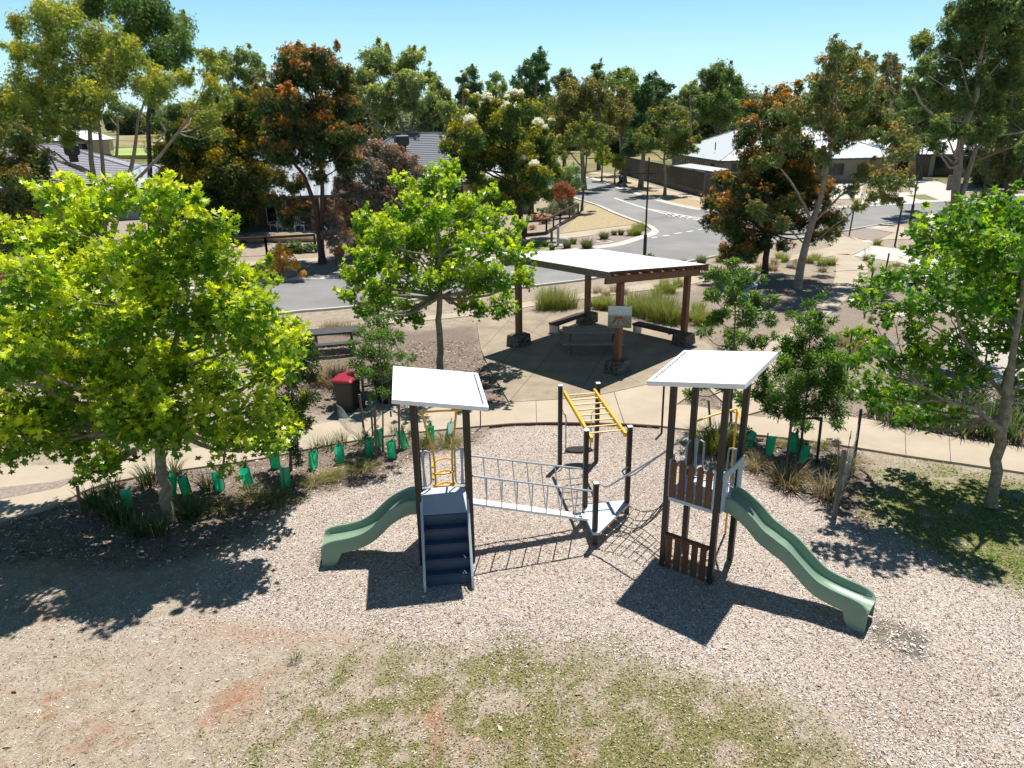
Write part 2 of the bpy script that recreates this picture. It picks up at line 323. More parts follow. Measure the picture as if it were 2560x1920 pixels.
def crown(clumps, leaf, size, dens, base, tip, tipamt=0.5, droop=0.0, seed=0, sub=9, subr=0.42, hue=0.25, flowers=None, shoots=1, sq=0.85, up=0.8, dead=0.0, maxn=400000):
    """clumps [(centre, radius)]; returns leaf data. dens: leaves per square metre of clump surface."""
    g = np.random.default_rng(seed+101); parts = []; Vt, Ft = leaf
    base = np.array(base, float); tip = np.array(tip, float)
    for ci, (c, r) in enumerate(clumps):
        c = np.array(c, float); m = max(4, int(sub*1.5*(0.7+0.6*g.random()))); ns_ = int(shoots*(0.6+0.8*g.random())); m += ns_
        d = unit(g.normal(size=(m, 3))); d[:, 2] = d[:, 2]*0.9+0.12
        sc = c+d*(r*(0.35+0.5*g.random(m)))[:, None]*np.array([1, 1, sq]); sr = r*subr*0.84*(0.6+0.8*g.random(m))
        if ns_: d[-ns_:, 2] = np.abs(d[-ns_:, 2])*0.8+0.35; d = unit(d); sc[-ns_:] = c+d[-ns_:]*r*0.95; sr[-ns_:] = r*0.26
        n_tot = min(int(dens*(1.5 if droop else 1.6)*4*math.pi*r*r), maxn); w = sr**2; w /= w.sum()
        for q in range(m):
            n = max(4, int(n_tot*w[q])); dd = unit(g.normal(size=(n, 3))); rr = (g.random(n)**0.45)*np.where(g.random(n) < 0.15, 1.35, 1.0)
            if q >= m-ns_: n = max(6, int(n*1.6)); tt = g.random(n)**0.8; dd = unit(g.normal(size=(n, 3))); rr = (1-tt)*0.9+0.15
            ax = unit(d[q]+V(0, 0, 0.6)) if q >= m-ns_ else None
            p = sc[q]+dd*(sr[q]*rr*(0.85+0.35*g.random(n)))[:, None]*np.array([1, 1, 0.9])
            if ax is not None: p = sc[q]+ax*(tt*r*0.42)[:, None]+dd*(sr[q]*rr*0.75)[:, None]
            if droop: p[:, 2] -= droop*sr[q]*g.random(n)**2*0.6
            outw = unit(p-c); tipmix = np.clip(0.5*dd[:, 2]*rr+0.5*outw[:, 2]+0.35*(np.linalg.norm(p-c, axis=1)/r-0.55), 0, 1)  # tip colour towards top and outside: new growth plus, on background gums, painted highlights
            tipmix = np.clip(tipmix*tipamt*2*(0.4+0.9*g.random(n))*(0.25+1.4*g.random()), 0, 1)
            k = g.random((n, 1)); col = base*(1-hue+2*hue*k); col = col*(1-tipmix[:, None])+tip*(0.8+0.4*g.random((n, 1)))*tipmix[:, None]
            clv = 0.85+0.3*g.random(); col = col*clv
            if dead:
                dm = g.random(n) < dead; col[dm] = np.array([0.16, 0.075, 0.03])
            if droop:
                X = unit(V(0, 0, -1)*droop+g.normal(size=(n, 3))*0.55+outw*0.3); Zr = unit(g.normal(size=(n, 3))*0.7+dd*0.8+outw*0.4+V(0, 0, 0.45))
            else:
                X = unit(outw*0.5+g.normal(size=(n, 3))*0.7); Zr = unit(V(0, 0, 1)*up+outw*0.4+g.normal(size=(n, 3))*0.62)
            Y = unit(np.cross(Zr, X)); Z = np.cross(X, Y)
            s = size*(0.65+0.6*g.random(n))
            parts.append(scatter(Vt, Ft, p, X, Y, Z, s, col))
        if flowers and g.random() < flowers[1]:
            for q in np.argsort(-sc[:, 2])[:flowers[2]]:
                n = int(flowers[3]*r*r)+10; dd = unit(g.normal(size=(n, 3))); dd[:, 2] = np.abs(dd[:, 2])
                p = sc[q]+V(0, 0, sr[q]*0.35)+dd*(sr[q]*0.62*(0.7+0.5*g.random(n)))[:, None]
                X = unit(g.normal(size=(n, 3))); Zr = unit(dd+0.5*g.normal(size=(n, 3))); Y = unit(np.cross(Zr, X)); Z = np.cross(X, Y)
                parts.append(scatter(OVAL[0], OVAL[1], p, X, Y, Z, flowers[4]*(0.7+0.6*g.random(n)), np.array(flowers[0])*(0.8+0.3*g.random((n, 1)))))
    return merge(parts)
def limb(mb, a, b, r0, r1, g, n=6, wob=0.08, sag=0.12, seg=7):
    a = np.array(a, float); b = np.array(b, float); L = np.linalg.norm(b-a); pts = []; rs = []
    o = g.normal(size=3)*wob*L
    for i in range(n+1):
        t = i/n; p = a*(1-t)+b*t+o*math.sin(math.pi*t)*0.6; p[2] += -sag*L*math.sin(math.pi*t)*(0.6)
        if 0 < i < n: p = p+g.normal(size=3)*wob*L*0.18
        pts.append(p); rs.append(r0*(1-t)+r1*t)
    mb.tube(pts, rs, seg); return pts
def tree(name, label, base, trunks, clumps, leafargs, bark, cat='tree', group=None, twigs=3, limb_r=0.35, seed=1, crown_name='crown', leafm='leafdull', tr=0.011, minz=0.25):
    """trunks: list of (points, r0, r1); every clump is reached by a limb from the nearest trunk"""
    g = np.random.default_rng(seed); root = thing(name, base, label, cat, group); mb = MB()
    allp = []
    for pts, r0, r1 in trunks:
        pts = [np.array(p, float) for p in pts]; q = []
        for i in range(len(pts)-1):
            for t in (0, .33, .66): q.append(pts[i]*(1-t)+pts[i+1]*t+g.normal(size=3)*r1*0.25*(i > 0 or t > 0))
        q.append(pts[-1]); k = len(q); rs = [r0*(1-i/(k-1))+r1*i/(k-1) for i in range(k)]; rs[0] *= 1.25
        mb.tube(q, rs, 10)
        allp += [(q[i], rs[i]) for i in range(k)]
    z0 = base[2]; zt = max(p[2] for p, r in allp)
    for c, r in clumps:
        c = np.array(c, float); best = None
        for p, pr in allp:
            if p[2] < z0+minz*(zt-z0): continue
            dz = c[2]-p[2]; hd = math.hypot(c[0]-p[0], c[1]-p[1]); cost = np.linalg.norm(c-p)+(1.2*max(0, 0.5*hd-dz))
            if best is None or cost < best[0]: best = (cost, p, pr)
        L = np.linalg.norm(c-best[1]); r0 = min(best[2]*0.75, 0.02+L*tr*1.6); r0 = max(r0, 0.012)
        pts = limb(mb, best[1], c, r0, max(0.3*r0, 0.006), g, seg=6)
        for k in range(twigs):
            d = unit(g.normal(size=3)); d[2] = abs(d[2])*0.7; limb(mb, pts[-1-(k % 2)], c+d*r*0.85, r0*0.35, 0.004, g, n=3, seg=4, wob=0.1, sag=0.0)
    mb.build('trunk', bark, root, smooth=True)
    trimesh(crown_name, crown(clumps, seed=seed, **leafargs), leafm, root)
    return root
RMUL = [1.12]
def pxclumps(lst, y, spread=None, seed=0):
    g = np.random.default_rng(seed+5); out = []
    xs = [q[0] for q in lst]; w = (max(xs)-min(xs))/FPX*y*0.5 if spread is None else spread
    for q in lst:
        px, py, r = q[:3]; dy = q[3] if len(q) > 3 else (g.random()*2-1)*w*0.7
        p = WY(px, py, y+dy); d = np.linalg.norm(p-OC); out.append((p, RMUL[0]*r/FPX*d))
    return out
def fill(cx, cy, cz, rx, ry, rz, n, r, seed=0, flat=0.0):
    "random clump centres inside an ellipsoid"
    g = np.random.default_rng(seed+9); out = []
    for i in range(n):
        d = unit(g.normal(size=3)); t = g.random()**0.4; 
        out.append((V(cx+d[0]*t*rx, cy+d[1]*t*ry, cz+d[2]*t*rz), r*(0.75+0.5*g.random())))
    return out
# ------------------------------------------------------------------ the ground
def gp(lst, z=0): return [G(x, y, z)[:2] for x, y in lst]
def catmull(P, n=6, closed=False):
    P = [np.array(p, float) for p in P]; out = []; k = len(P)
    for i in range(k if closed else k-1):
        a, b, c, d = (P[(i-1) % k] if closed or i > 0 else P[0]*2-P[1]), P[i], P[(i+1) % k], (P[(i+2) % k] if closed or i+2 < k else P[-1]*2-P[-2])
        for j in range(n):
            t = j/n; out.append(0.5*((2*b)+(c-a)*t+(2*a-5*b+4*c-d)*t*t+(3*b-a-3*c+d)*t**3))
    if not closed: out.append(P[-1])
    return out
CHIPS = gp([(1223,1066),(1190,1105),(1060,1135),(990,1172),(900,1212),(780,1235),(690,1280),(640,1335),(560,1400),(470,1470),(560,1540),(720,1570),(900,1600),(1040,1622),(1300,1622),(1560,1645),(1760,1700),(1960,1752),(2080,1810),(2160,1925),(2400,2010),(2750,2000),(2750,1500),(2560,1470),(2400,1425),(2260,1345),(2150,1300),(2080,1265),(1994,1240),(1897,1206),(1859,1177),(1767,1130),(1729,1091),(1676,1068),(1567,1062),(1473,1059),(1379,1058),(1285,1061)])
MULCHL = gp([(1223,1066),(1100,1080),(960,1095),(807,1117),(640,1150),(430,1180),(250,1215),(150,1265),(0,1306),(-150,1350),(-100,1420),(120,1400),(330,1420),(470,1400),(640,1335),(690,1280),(780,1235),(900,1212),(990,1172),(1060,1135),(1190,1105)])
MULCHR = gp([(1650,1066),(1729,1091),(1767,1130),(1859,1177),(1897,1206),(1994,1240),(2080,1265),(2150,1320),(2200,1300),(2190,1220),(2160,1140),(2148,1122),(2000,1090),(1860,1060),(1690,1012),(1640,1055)])
GRASSF = gp([(760,1650),(900,1625),(1040,1650),(1150,1625),(1300,1625),(1420,1640),(1590,1665),(1640,1700),(1780,1735),(1960,1785),(2080,1860),(2130,1960),(2000,2050),(500,2050),(640,1850),(680,1740)])
GRASSG = gp([(1240,1640),(1420,1650),(1640,1720),(1800,1745),(1990,1800),(1960,1830),(1660,1760),(1500,1790),(1400,1740),(1280,1700)])
GRASSR = gp([(2200,1200),(2300,1170),(2420,1190),(2600,1210),(2750,1500),(2560,1470),(2400,1420),(2260,1340),(2190,1280)])
REDS = [gp(p) for p in ([(470,1545),(560,1560),(700,1575),(850,1595),(870,1605),(700,1600),(560,1590),(440,1560)], [(1060,1740),(1130,1750),(1120,1800),(1110,1870),(1080,1920),(1060,1890),(1080,1820),(1040,1770)], [(560,1740),(700,1660),(640,1760),(520,1800)], [(1930,1815),(1960,1850),(1890,1870),(1880,1850)], [(1380,1860),(1460,1850),(1480,1910),(1400,1910)], [(180,1400),(260,1410),(200,1425),(120,1410)],[(100,1530),(150,1545),(90,1560)])]
MULCHN = [gp(p) for p in (
  [(755,835),(900,800),(1030,830),(1190,812),(1205,878),(1229,933),(1273,1008),(1180,1030),(1000,1045),(900,1030),(820,1040),(700,1010),(640,900)],
  [(1345,775),(1440,745),(1560,715),(1720,730),(1830,700),(1960,690),(2080,690),(2085,712),(2000,800),(1860,870),(1780,940),(1760,850),(1695,823),(1571,791),(1464,776)],
  [(2150,712),(2172,680),(2160,655),(2200,650),(2300,690),(2560,760),(2700,900),(2700,1100),(2560,1120),(2386,1095),(2163,1050),(2020,1040),(1960,1000),(1960,900),(2060,800)],
  [(1690,1014),(1900,1045),(1860,980),(1780,960)])]
xs = np.unique(np.concatenate([-np.geomspace(16, 2500, 42)[::-1], np.arange(-16, 17, 0.085), np.geomspace(17, 2500, 42)]))
ys = np.unique(np.concatenate([np.array([-2500, -600, -200, -60, -20, -5, 0, 2.5, 4, 5]), np.arange(5.5, 25, 0.085), np.arange(25, 52, 0.4), np.geomspace(52, 2500, 90)]))
X, Y = np.meshgrid(xs, ys); nx, ny = len(xs), len(ys)
fx, fy = X.ravel(), Y.ravel()
jit = (fbm(fx*1.3, fy*1.3, 3)-0.5)*1.1+(fbm(fx*7, fy*7, 4)-0.5)*0.5
inner = ((np.abs(fx) < 18) | ((fy > 25) & (np.abs(fx) < 32))) & (fy > 4) & (fy < 62)
def mask(poly, soft=0.25, jt=1.0):
    m = np.zeros(len(fx)); s = inpoly_sdf(fx[inner], fy[inner], poly)+jit[inner]*jt*soft*1.6
    m[inner] = np.clip(0.5+s/(2*soft), 0, 1); return m
chip = mask(CHIPS, 0.32, 1.2)
wide = mask(gp([(640,1335),(690,1280),(1223,1066),(1676,1068),(2080,1265),(2560,1440),(2900,1500),(2900,2100),(2200,2100),(2100,1930),(1900,1790),(1500,1700),(900,1660),(620,1640),(250,1640),(-60,1760),(-200,1560),(200,1500),(420,1440)]), 0.8, 1.4)
n1 = fbm(fx*0.9+3, fy*0.9, 11); n2 = fbm(fx*2.6, fy*2.6, 21); n3 = fbm(fx*9, fy*9, 31)
chip = np.clip(np.maximum(chip, wide*0.55*(0.35+n2)), 0, 1)
mul = np.maximum.reduce([mask(MULCHL, 0.18), mask(MULCHR, 0.18)]+[mask(p, 0.25)*(1.0, 0.55, 0.6, 0.8)[i_] for i_, p in enumerate(MULCHN)])
n4 = fbm(fx*5.0, fy*5.0, 41); lf = np.clip((fx+3.5)/5.0, 0, 1)
gr = mask(GRASSF, 0.5, 1.2)*np.clip((n2*0.45+n4*0.5+n3*0.35-0.63+0.12*lf)*7, 0, 1)
gr = np.maximum(gr, mask(GRASSG, 0.35, 1.0)*np.clip((n3*0.5+n4*0.4+n2*0.3-0.48)*7, 0, 1))
gr = np.maximum(gr, mask(GRASSR, 0.5, 1.0)*np.clip((n2*0.7+n3*0.5-0.36)*6, 0, 1)*0.95)
gr = np.maximum(gr, np.clip((n2*0.8+n3*0.4-0.79)*7, 0, 1)*(1-chip)*(fy < 13)*0.7)
red = np.maximum.reduce([mask(p, 0.22, 1.4)*np.clip(n3*2.2-0.35, 0, 1) for p in REDS])
red = np.maximum(red, np.clip((n1*0.7+n3*0.45-0.70)*6, 0, 1)*(1-chip)*0.65*(fy < 16))
matz = np.maximum(mask(gp([(2168,1602),(2314,1652),(2324,1586),(2190,1532)]), 0.06, 0.5)*np.clip(1.15-0.5*(n4 > 0.58), 0, 1), mask(gp([(768,1409),(825,1410),(838,1358),(795,1370)]), 0.05, 0.5)*0.8)
farg = np.clip((np.hypot(fx, fy)-75)/30, 0, 1)
zz = terrain(fx, fy)+(fy < 25)*inner*((n2-0.5)*0.03+(n3-0.5)*0.012-0.02*(1-0))*(np.abs(fy-15) < 9.2)
me = bpy.data.meshes.new('ground'); me.vertices.add(len(fx)); me.vertices.foreach_set('co', np.stack([fx, fy, zz], 1).astype(np.float32).ravel())
ii = (np.arange(ny-1)[:, None]*nx+np.arange(nx-1)[None]).ravel(); q = np.stack([ii, ii+1, ii+nx+1, ii+nx], 1)
me.loops.add(q.size); me.loops.foreach_set('vertex_index', q.astype(np.int32).ravel()); me.polygons.add(len(q)); me.polygons.foreach_set('loop_start', np.arange(0, q.size, 4, dtype=np.int32))
for nm, arr in (('zone_a', (chip, mul, gr)), ('zone_b', (red, farg, matz))):
    at = me.attributes.new(nm, 'FLOAT_COLOR', 'POINT'); at.data.foreach_set('color', np.stack([*arr, np.ones(len(fx))], 1).astype(np.float32).ravel())
me.update(calc_edges=True)
def groundmat():
    m, n, l, p = nt('ground_cover'); p.inputs['Roughness'].default_value = 0.95; p.inputs['Specular IOR Level'].default_value = 0.2
    tc = n.new('ShaderNodeTexCoord')
    def noise(s, det=5, rough=0.6):
        k = n.new('ShaderNodeTexNoise'); k.inputs['Scale'].default_value = s; k.inputs['Detail'].default_value = det; k.inputs['Roughness'].default_value = rough; l.new(tc.outputs['Object'], k.inputs['Vector']); return k.outputs[0]
    def ramp(f, stops):
        r = n.new('ShaderNodeValToRGB'); e = r.color_ramp.elements
        while len(e) < len(stops): e.new(0.5)
        for i, (pos, c) in enumerate(stops): e[i].position = pos; e[i].color = (*c, 1)
        l.new(f, r.inputs[0]); return r.outputs[0]
    def mix(f, a, b, typ='MIX'):
        k = n.new('ShaderNodeMix'); k.data_type = 'RGBA'; k.blend_type = typ
        if isinstance(f, float): k.inputs['Factor'].default_value = f
        else: l.new(f, k.inputs['Factor'])
        l.new(a, k.inputs['A']); l.new(b, k.inputs['B']); return k.outputs['Result']
    def vor(s, mp=None):
        k = n.new('ShaderNodeTexVoronoi'); k.inputs['Scale'].default_value = s; k.inputs['Randomness'].default_value = 1
        if mp: 
            q = n.new('ShaderNodeMapping'); q.inputs['Scale'].default_value = mp[0]; q.inputs['Rotation'].default_value = (0, 0, mp[1]); l.new(tc.outputs['Object'], q.inputs[0]); l.new(q.outputs[0], k.inputs['Vector'])
        else: l.new(tc.outputs['Object'], k.inputs['Vector'])
        s_ = n.new('ShaderNodeSeparateColor'); l.new(k.outputs['Color'], s_.inputs[0]); return s_.outputs
    za = n.new('ShaderNodeAttribute'); za.attribute_name = 'zone_a'; zb = n.new('ShaderNodeAttribute'); zb.attribute_name = 'zone_b'
    sa = n.new('ShaderNodeSeparateColor'); l.new(za.outputs['Color'], sa.inputs[0]); sb = n.new('ShaderNodeSeparateColor'); l.new(zb.outputs['Color'], sb.inputs[0])
    v1 = vor(34, ((1, 2.3, 1), 0.5)); v2 = vor(34, ((2.2, 1, 1), 0.9)); v3 = vor(60)
    cr = [(0.0, (0.08, 0.065, 0.055)), (0.13, (0.18, 0.15, 0.13)), (0.35, (0.32, 0.28, 0.25)), (0.65, (0.46, 0.425, 0.40)), (1.0, (0.76, 0.735, 0.72))]
    c1 = ramp(v1[0], cr); c2 = ramp(v2[1], cr); chips = mix(0.5, c1, c2)
    sel = n.new('ShaderNodeMath'); sel.operation = 'GREATER_THAN'; sel.inputs[1].default_value = 0.5; l.new(v3[2], sel.inputs[0])
    chips = mix(sel.outputs[0], c1, c2)
    chips = mix(noise(0.9, 4), chips, ramp(v1[2], [(0, (0.28, 0.21, 0.155)), (1, (0.48, 0.42, 0.365))]))
    tint = ramp(noise(0.45, 5, 0.7), [(0.35, (0.86, 0.80, 0.76)), (0.65, (1.08, 1.06, 1.05))]); chips = mix(1.0, chips, tint, 'MULTIPLY')
    dirt = ramp(noise(3.2, 8, 0.75), [(0.3, (0.19, 0.135, 0.10)), (0.48, (0.30, 0.25, 0.20)), (0.7, (0.45, 0.40, 0.335))])
    dirt = mix(0.35, dirt, ramp(v3[0], [(0, (0.13, 0.10, 0.06)), (0.6, (0.36, 0.29, 0.2)), (1, (0.52, 0.45, 0.36))]))
    redc = ramp(noise(9, 6, 0.7), [(0.3, (0.22, 0.075, 0.028)), (0.7, (0.36, 0.16, 0.075))])
    mulc = ramp(v3[1], [(0, (0.035, 0.024, 0.018)), (0.55, (0.12, 0.082, 0.062)), (0.85, (0.22, 0.165, 0.13)), (1, (0.42, 0.35, 0.3))])
    mulc = mix(0.4, mulc, ramp(v1[1], [(0, (0.06, 0.04, 0.03)), (1, (0.26, 0.2, 0.16))]))
    mulc = mix(noise(1.3, 5), mulc, ramp(v2[0], [(0, (0.14, 0.10, 0.075)), (1, (0.34, 0.28, 0.235))]))
    grc = ramp(noise(30, 6, 0.75), [(0.3, (0.08, 0.085, 0.03)), (0.5, (0.17, 0.16, 0.06)), (0.7, (0.32, 0.28, 0.14))])
    farc = ramp(noise(0.06, 6, 0.65), [(0.35, (0.10, 0.12, 0.035)), (0.55, (0.26, 0.22, 0.11)), (0.7, (0.34, 0.29, 0.17))])
    out = mix(sb.outputs[0], dirt, redc); out = mix(sa.outputs[0], out, chips); out = mix(sa.outputs[1], out, mulc); out = mix(sa.outputs[2], out, grc); out = mix(sb.outputs[1], out, farc)
    out = mix(sb.outputs[2], out, ramp(noise(14, 6, 0.7), [(0.3, (0.10, 0.088, 0.072)), (0.62, (0.17, 0.15, 0.125)), (0.75, (0.34, 0.28, 0.21))]))
    l.new(out, p.inputs['Base Color'])
    bp = n.new('ShaderNodeBump'); bp.inputs['Strength'].default_value = 0.55; bp.inputs['Distance'].default_value = 0.025
    ad = n.new('ShaderNodeMath'); l.new(v1[0], ad.inputs[0]); l.new(noise(40, 4), ad.inputs[1]); l.new(ad.outputs[0], bp.inputs['Height']); l.new(bp.outputs[0], p.inputs['Normal'])
    return m
MT['ground'] = groundmat()
o = link('ground', me, 'ground', smooth=False); me.polygons.foreach_set('use_smooth', [True]*len(me.polygons)); tag(o, kind='structure')
del X, Y

def sheet(name, px, z, m, world_pts=None, depth=0.08, sm=0, group=None):
    P = gp(px) if px else []
    if world_pts: P = list(P)+[np.array(p) for p in world_pts]
    if sm: P = catmull(P, sm, True)
    return tag(MB().prism([tuple(p) for p in P], z-depth, z).build(name, m), kind='structure')
def band(name, A, B, z, m, sm=6, depth=0.08):
    P = catmull(gp(A), sm)+catmull(gp(B), sm)[::-1]
    return tag(MB().prism([tuple(p) for p in P], z-depth, z).build(name, m), kind='structure')
def kerbline(px, side=1, w=0.42, extra=None, pre=None, h=0.10):
    P = list(pre or [])+catmull(gp(px), 6)+list(extra or []); P = [np.array(p, float) for p in P]; rings = []
    for i, p in enumerate(P):
        t = P[min(i+1, len(P)-1)]-P[max(i-1, 0)]; t /= np.linalg.norm(t); nrm = V(-t[1], t[0])*side
        rings.append([(p[0]+nrm[0]*a, p[1]+nrm[1]*a, z) for a, z in ((0, -0.05), (0, 0.02), (w*0.45, 0.035), (w*0.65, h), (w, h), (w, -0.05))])
    return tag(MB().loft(rings).build('kerb', 'kerb'), kind='structure')
NEAR = [(750,777),(872,767),(1110,741),(1341,713),(1495,693),(1723,652),(1778,641),(1945,604),(2106,577),(2216,558),(2352,542),(2480,531),(2620,521)]
FARL = [(734,702),(900,690),(1240,651),(1400,633),(1475,624),(1551,614),(1605,598),(1640,586),(1645,576),(1622,561),(1587,549),(1542,532),(1497,512),(1445,496),(1405,478),(1300,462),(1150,452)]
FARR = [(1150,434),(1300,437),(1440,442),(1495,452),(1541,470),(1619,495),(1680,512),(1755,526),(1850,531),(1950,529),(2080,521),(2259,511),(2378,502),(2560,489),(2700,480)]
road = [np.array(p) for p in [(-90, -5.5)]]+catmull(gp(NEAR), 5)+[V(140, 90)]+catmull(gp(FARR), 5)[::-1]+catmull(gp(FARL), 5)[::-1]+[V(-90, 1.2)]
tag(MB().prism([tuple(p) for p in road], -0.05, 0.012).build('road', 'asphalt'), kind='structure')
kerbline(NEAR, -1, pre=[V(-90, -5.5)], w=0.35)
kerbline(FARL, 1, pre=[V(-90, 1.2)], w=0.5)
kerbline(FARR, 1, w=0.5)
# road paint
def dash(a, b, w, name='road_marking'):
    A, B = G(*a)[:2], G(*b)[:2]; t = B-A; t /= np.linalg.norm(t); nn = V(-t[1], t[0])*w/2
    tag(MB().prism([tuple(A-nn), tuple(B-nn), tuple(B+nn), tuple(A+nn)], 0.0, 0.018).build(name, 'paint'), kind='structure')
for a, b in (((1628,594.5),(1643,593.5)),((1658,590.5),(1673,588.5)),((1687,584.5),(1704,582)),((1717,580),(1732,577.5)),((1745,575),(1757,573))): dash(a, b, 0.28)
def line(px, w, name='road_marking'):
    P = catmull(gp(px), 5); L = []; Rr = []
    for i, p in enumerate(P):
        t = P[min(i+1, len(P)-1)]-P[max(i-1, 0)]; t /= np.linalg.norm(t); nn = V(-t[1], t[0])*w/2; L.append(tuple(p+nn)); Rr.append(tuple(p-nn))
    tag(MB().prism(L+Rr[::-1], 0.0, 0.018).build(name, 'paint'), kind='structure')
line([(1535,495),(1576,509),(1618,522.5),(1660,534),(1696,543),(1760,551.5)], 0.28)
line([(1625,522.5),(1660,529.5),(1700,537),(1762,549)], 0.26)
for k in range(4): dash((1672+k*17, 533.5+k*3.2), (1676+k*17, 541.0+k*2.6), 0.3)
# paths
RINGU = [(-160,1215),(0,1172),(130,1165),(330,1150),(560,1110),(700,1080),(837,1055),(940,1034),(1050,1020),(1180,1014),(1273,1008),(1362,1003),(1440,997),(1507,988),(1611,965),(1690,948),(1780,935),(1860,900),(1915,864),(1971,833),(2017,800),(2067,749),(2082,712),(2090,682),(2085,636)]
RINGL = [(-160,1365),(0,1306),(130,1269),(250,1215),(430,1180),(640,1150),(807,1117),(960,1092),(1100,1076),(1223,1065),(1285,1060),(1379,1057.5),(1473,1058.5),(1567,1061),(1649,1066),(1690,1014),(1780,962),(1880,962),(1960,890),(2040,815),(2110,755),(2150,712),(2169,686),(2163,661),(2140,644),(2120,636)]
band('ring_path', RINGU, RINGL, 0.030, 'concrete')
band('branch_path', [(1640,1066),(1690,1014),(1900,1045),(2020,1040),(2163,1050),(2386,1097),(2560,1122),(2800,1150)], [(1660,1068),(1760,1080),(1900,1090),(2040,1106),(2148,1122),(2265,1141),(2560,1184),(2800,1225)], 0.034, 'concrete')
band('link_path', [(1860,965),(1900,985),(1930,1020)], [(1760,960),(1790,990),(1850,1044)], 0.026, 'concrete')
sheet('shelter_slab', [(1192,808),(1196,840),(1203,878),(1229,933),(1273,1008),(1362,1003),(1440,997),(1507,988),(1611,965),(1690,948),(1770,930),(1790,880),(1756,852),(1695,823),(1623,808),(1571,791),(1464,776),(1391,773),(1290,785)], 0.042, 'aggregate')
band('street_footpath', [(620,852),(755,826),(950,800),(1110,786),(1247,766),(1345,752),(1450,735),(1560,718),(1700,697),(1778,684),(1900,655),(2000,634),(2075,618),(2110,600)], [(620,868),(755,838),(950,812),(1110,798),(1247,782),(1345,764),(1450,749),(1560,733),(1700,716),(1778,700),(1900,668),(2000,648),(2085,640),(2125,615)], 0.024, 'concrete')
for k, (a, b) in enumerate((((1150,1018),(1128,1074)),((1340,1005),(1342,1058)),((1535,983),(1560,1060)),((960,1032),(905,1100)),((1395,1000),(1418,1057)),((2262,1070),(2264,1140)),((2372,1093),(2376,1157)),((1203,878),(1290,785)),((1229,933),(1390,774)),((1273,1008),(1464,778)),((1440,997),(1571,793)),((1250,795),(1600,960)),((1210,900),(1500,986)),((2077,735),(2145,722)),((2085,680),(2168,676)),((1950,846),(2005,872)))):
    A, B = G(*a)[:2], G(*b)[:2]; t = unit(B-A); nn = V(-t[1], t[0])*0.008; tag(MB().prism([tuple(A-nn), tuple(B-nn), tuple(B+nn), tuple(A+nn)], 0.0, 0.0465).build('path_joint', 'rubber'), kind='structure')
band('edging', [(1223,1066.5),(1285,1061.5),(1379,1059),(1473,1060),(1567,1062.5),(1649,1067.5)], [(1223,1069),(1285,1064),(1379,1061.5),(1473,1062.5),(1567,1065),(1649,1070)], 0.05, 'timberdark')
sheet('crossing_apron', [(2085,636),(2080,606),(2106,590),(2150,605),(2187,607),(2181,615),(2129,639)], 0.03, 'concrete')
band('corner_footpath', [(2125,592),(2181,603),(2238,583),(2282,575),(2400,562),(2560,548)], [(2150,607),(2187,609),(2215,600),(2290,597),(2420,585),(2560,572)], 0.027, 'concrete')
sheet('kerb_ramp', [(2161,571),(2213,559),(2250,566),(2290,574),(2240,584),(2205,577)], 0.031, 'concrete')
sheet('side_path', [(2130,640),(2181,615),(2240,622),(2300,636),(2420,660),(2560,690),(2560,740),(2400,700),(2261,660),(2190,648)], 0.022, 'concrete_white')
for a in ([(2180,569),(2222,564.5),(2232,567),(2192,572)], [(2150,604),(2170,601),(2184,606),(2163,607.5)], [(2262,584),(2300,578),(2318,585),(2275,587)]): sheet('tactile_pad', a, 0.036, 'concrete_white')
sheet('driveway', [(2270,446),(2330,448),(2398,476),(2405,499),(2259,509),(2150,511),(2165,484),(2276,482)], 0.05, 'concrete_white')
band('far_footpath', [(2385,474),(2470,468),(2600,460)], [(2398,484),(2480,477),(2600,469)], 0.045, 'concrete')
sheet('nature_strip', [(2264,489),(2312,487),(2350,502),(2300,500.5)], 0.056, mat('dry_green_turf', (0.17, 0.165, 0.06), 0.95, 0.3, 2, bump=0.3))
sheet('forecourt', [(2060,500),(2150,497),(2165,440),(2080,436)], 0.04, 'concrete_white')
band('house_footpath', [(-300,725),(0,688),(320,672),(600,656),(745,648),(823,642),(1000,630),(1180,612),(1316,597),(1400,586),(1500,573),(1577,564)], [(-300,745),(0,703),(320,686),(600,667),(750,658),(823,652),(1000,640),(1180,622),(1316,607),(1420,596),(1500,586),(1592,572)], 0.024, 'concrete')
band('fence_footpath', [(1440,430),(1511,432),(1590,452),(1680,478),(1756,494),(1850,508)], [(1440,434),(1500,437),(1580,458),(1670,486),(1756,505),(1850,519)], 0.024, 'concrete')
sheet('lawn', [(1290,604),(1372,600),(1382,616),(1340,627),(1290,624)], 0.016, mat('green_turf', (0.15, 0.23, 0.04), 0.95, 0.25, 3, bump=0.4))
sheet('oval_lawn', [(262,366),(390,362),(400,402),(250,402)], 1.2, mat('oval_turf', (0.28, 0.36, 0.10), 0.95, 0.15, 0.05), depth=1.5)
sheet('bin_pad', [(840,1012),(848,1056),(990,1030),(988,1001)], 0.035, mat('wet_look_concrete_pad', (0.30, 0.31, 0.27), 0.85, 0.1, 2))
sheet('concrete_pad', [(2216,768),(2262,764),(2275,790),(2225,796)], 0.03, 'concrete_white')
sheet('bright_paving', [(2330,765),(2440,768),(2440,780),(2340,782)], 0.03, 'concrete_white')
sheet('gravel_area', [(2380,830),(2560,800),(2750,860),(2750,980),(2480,960),(2390,900)], 0.02, mat('pale_gravel', (0.40, 0.36, 0.32), 0.95, 0.25, 25, bump=0.5), sm=5)
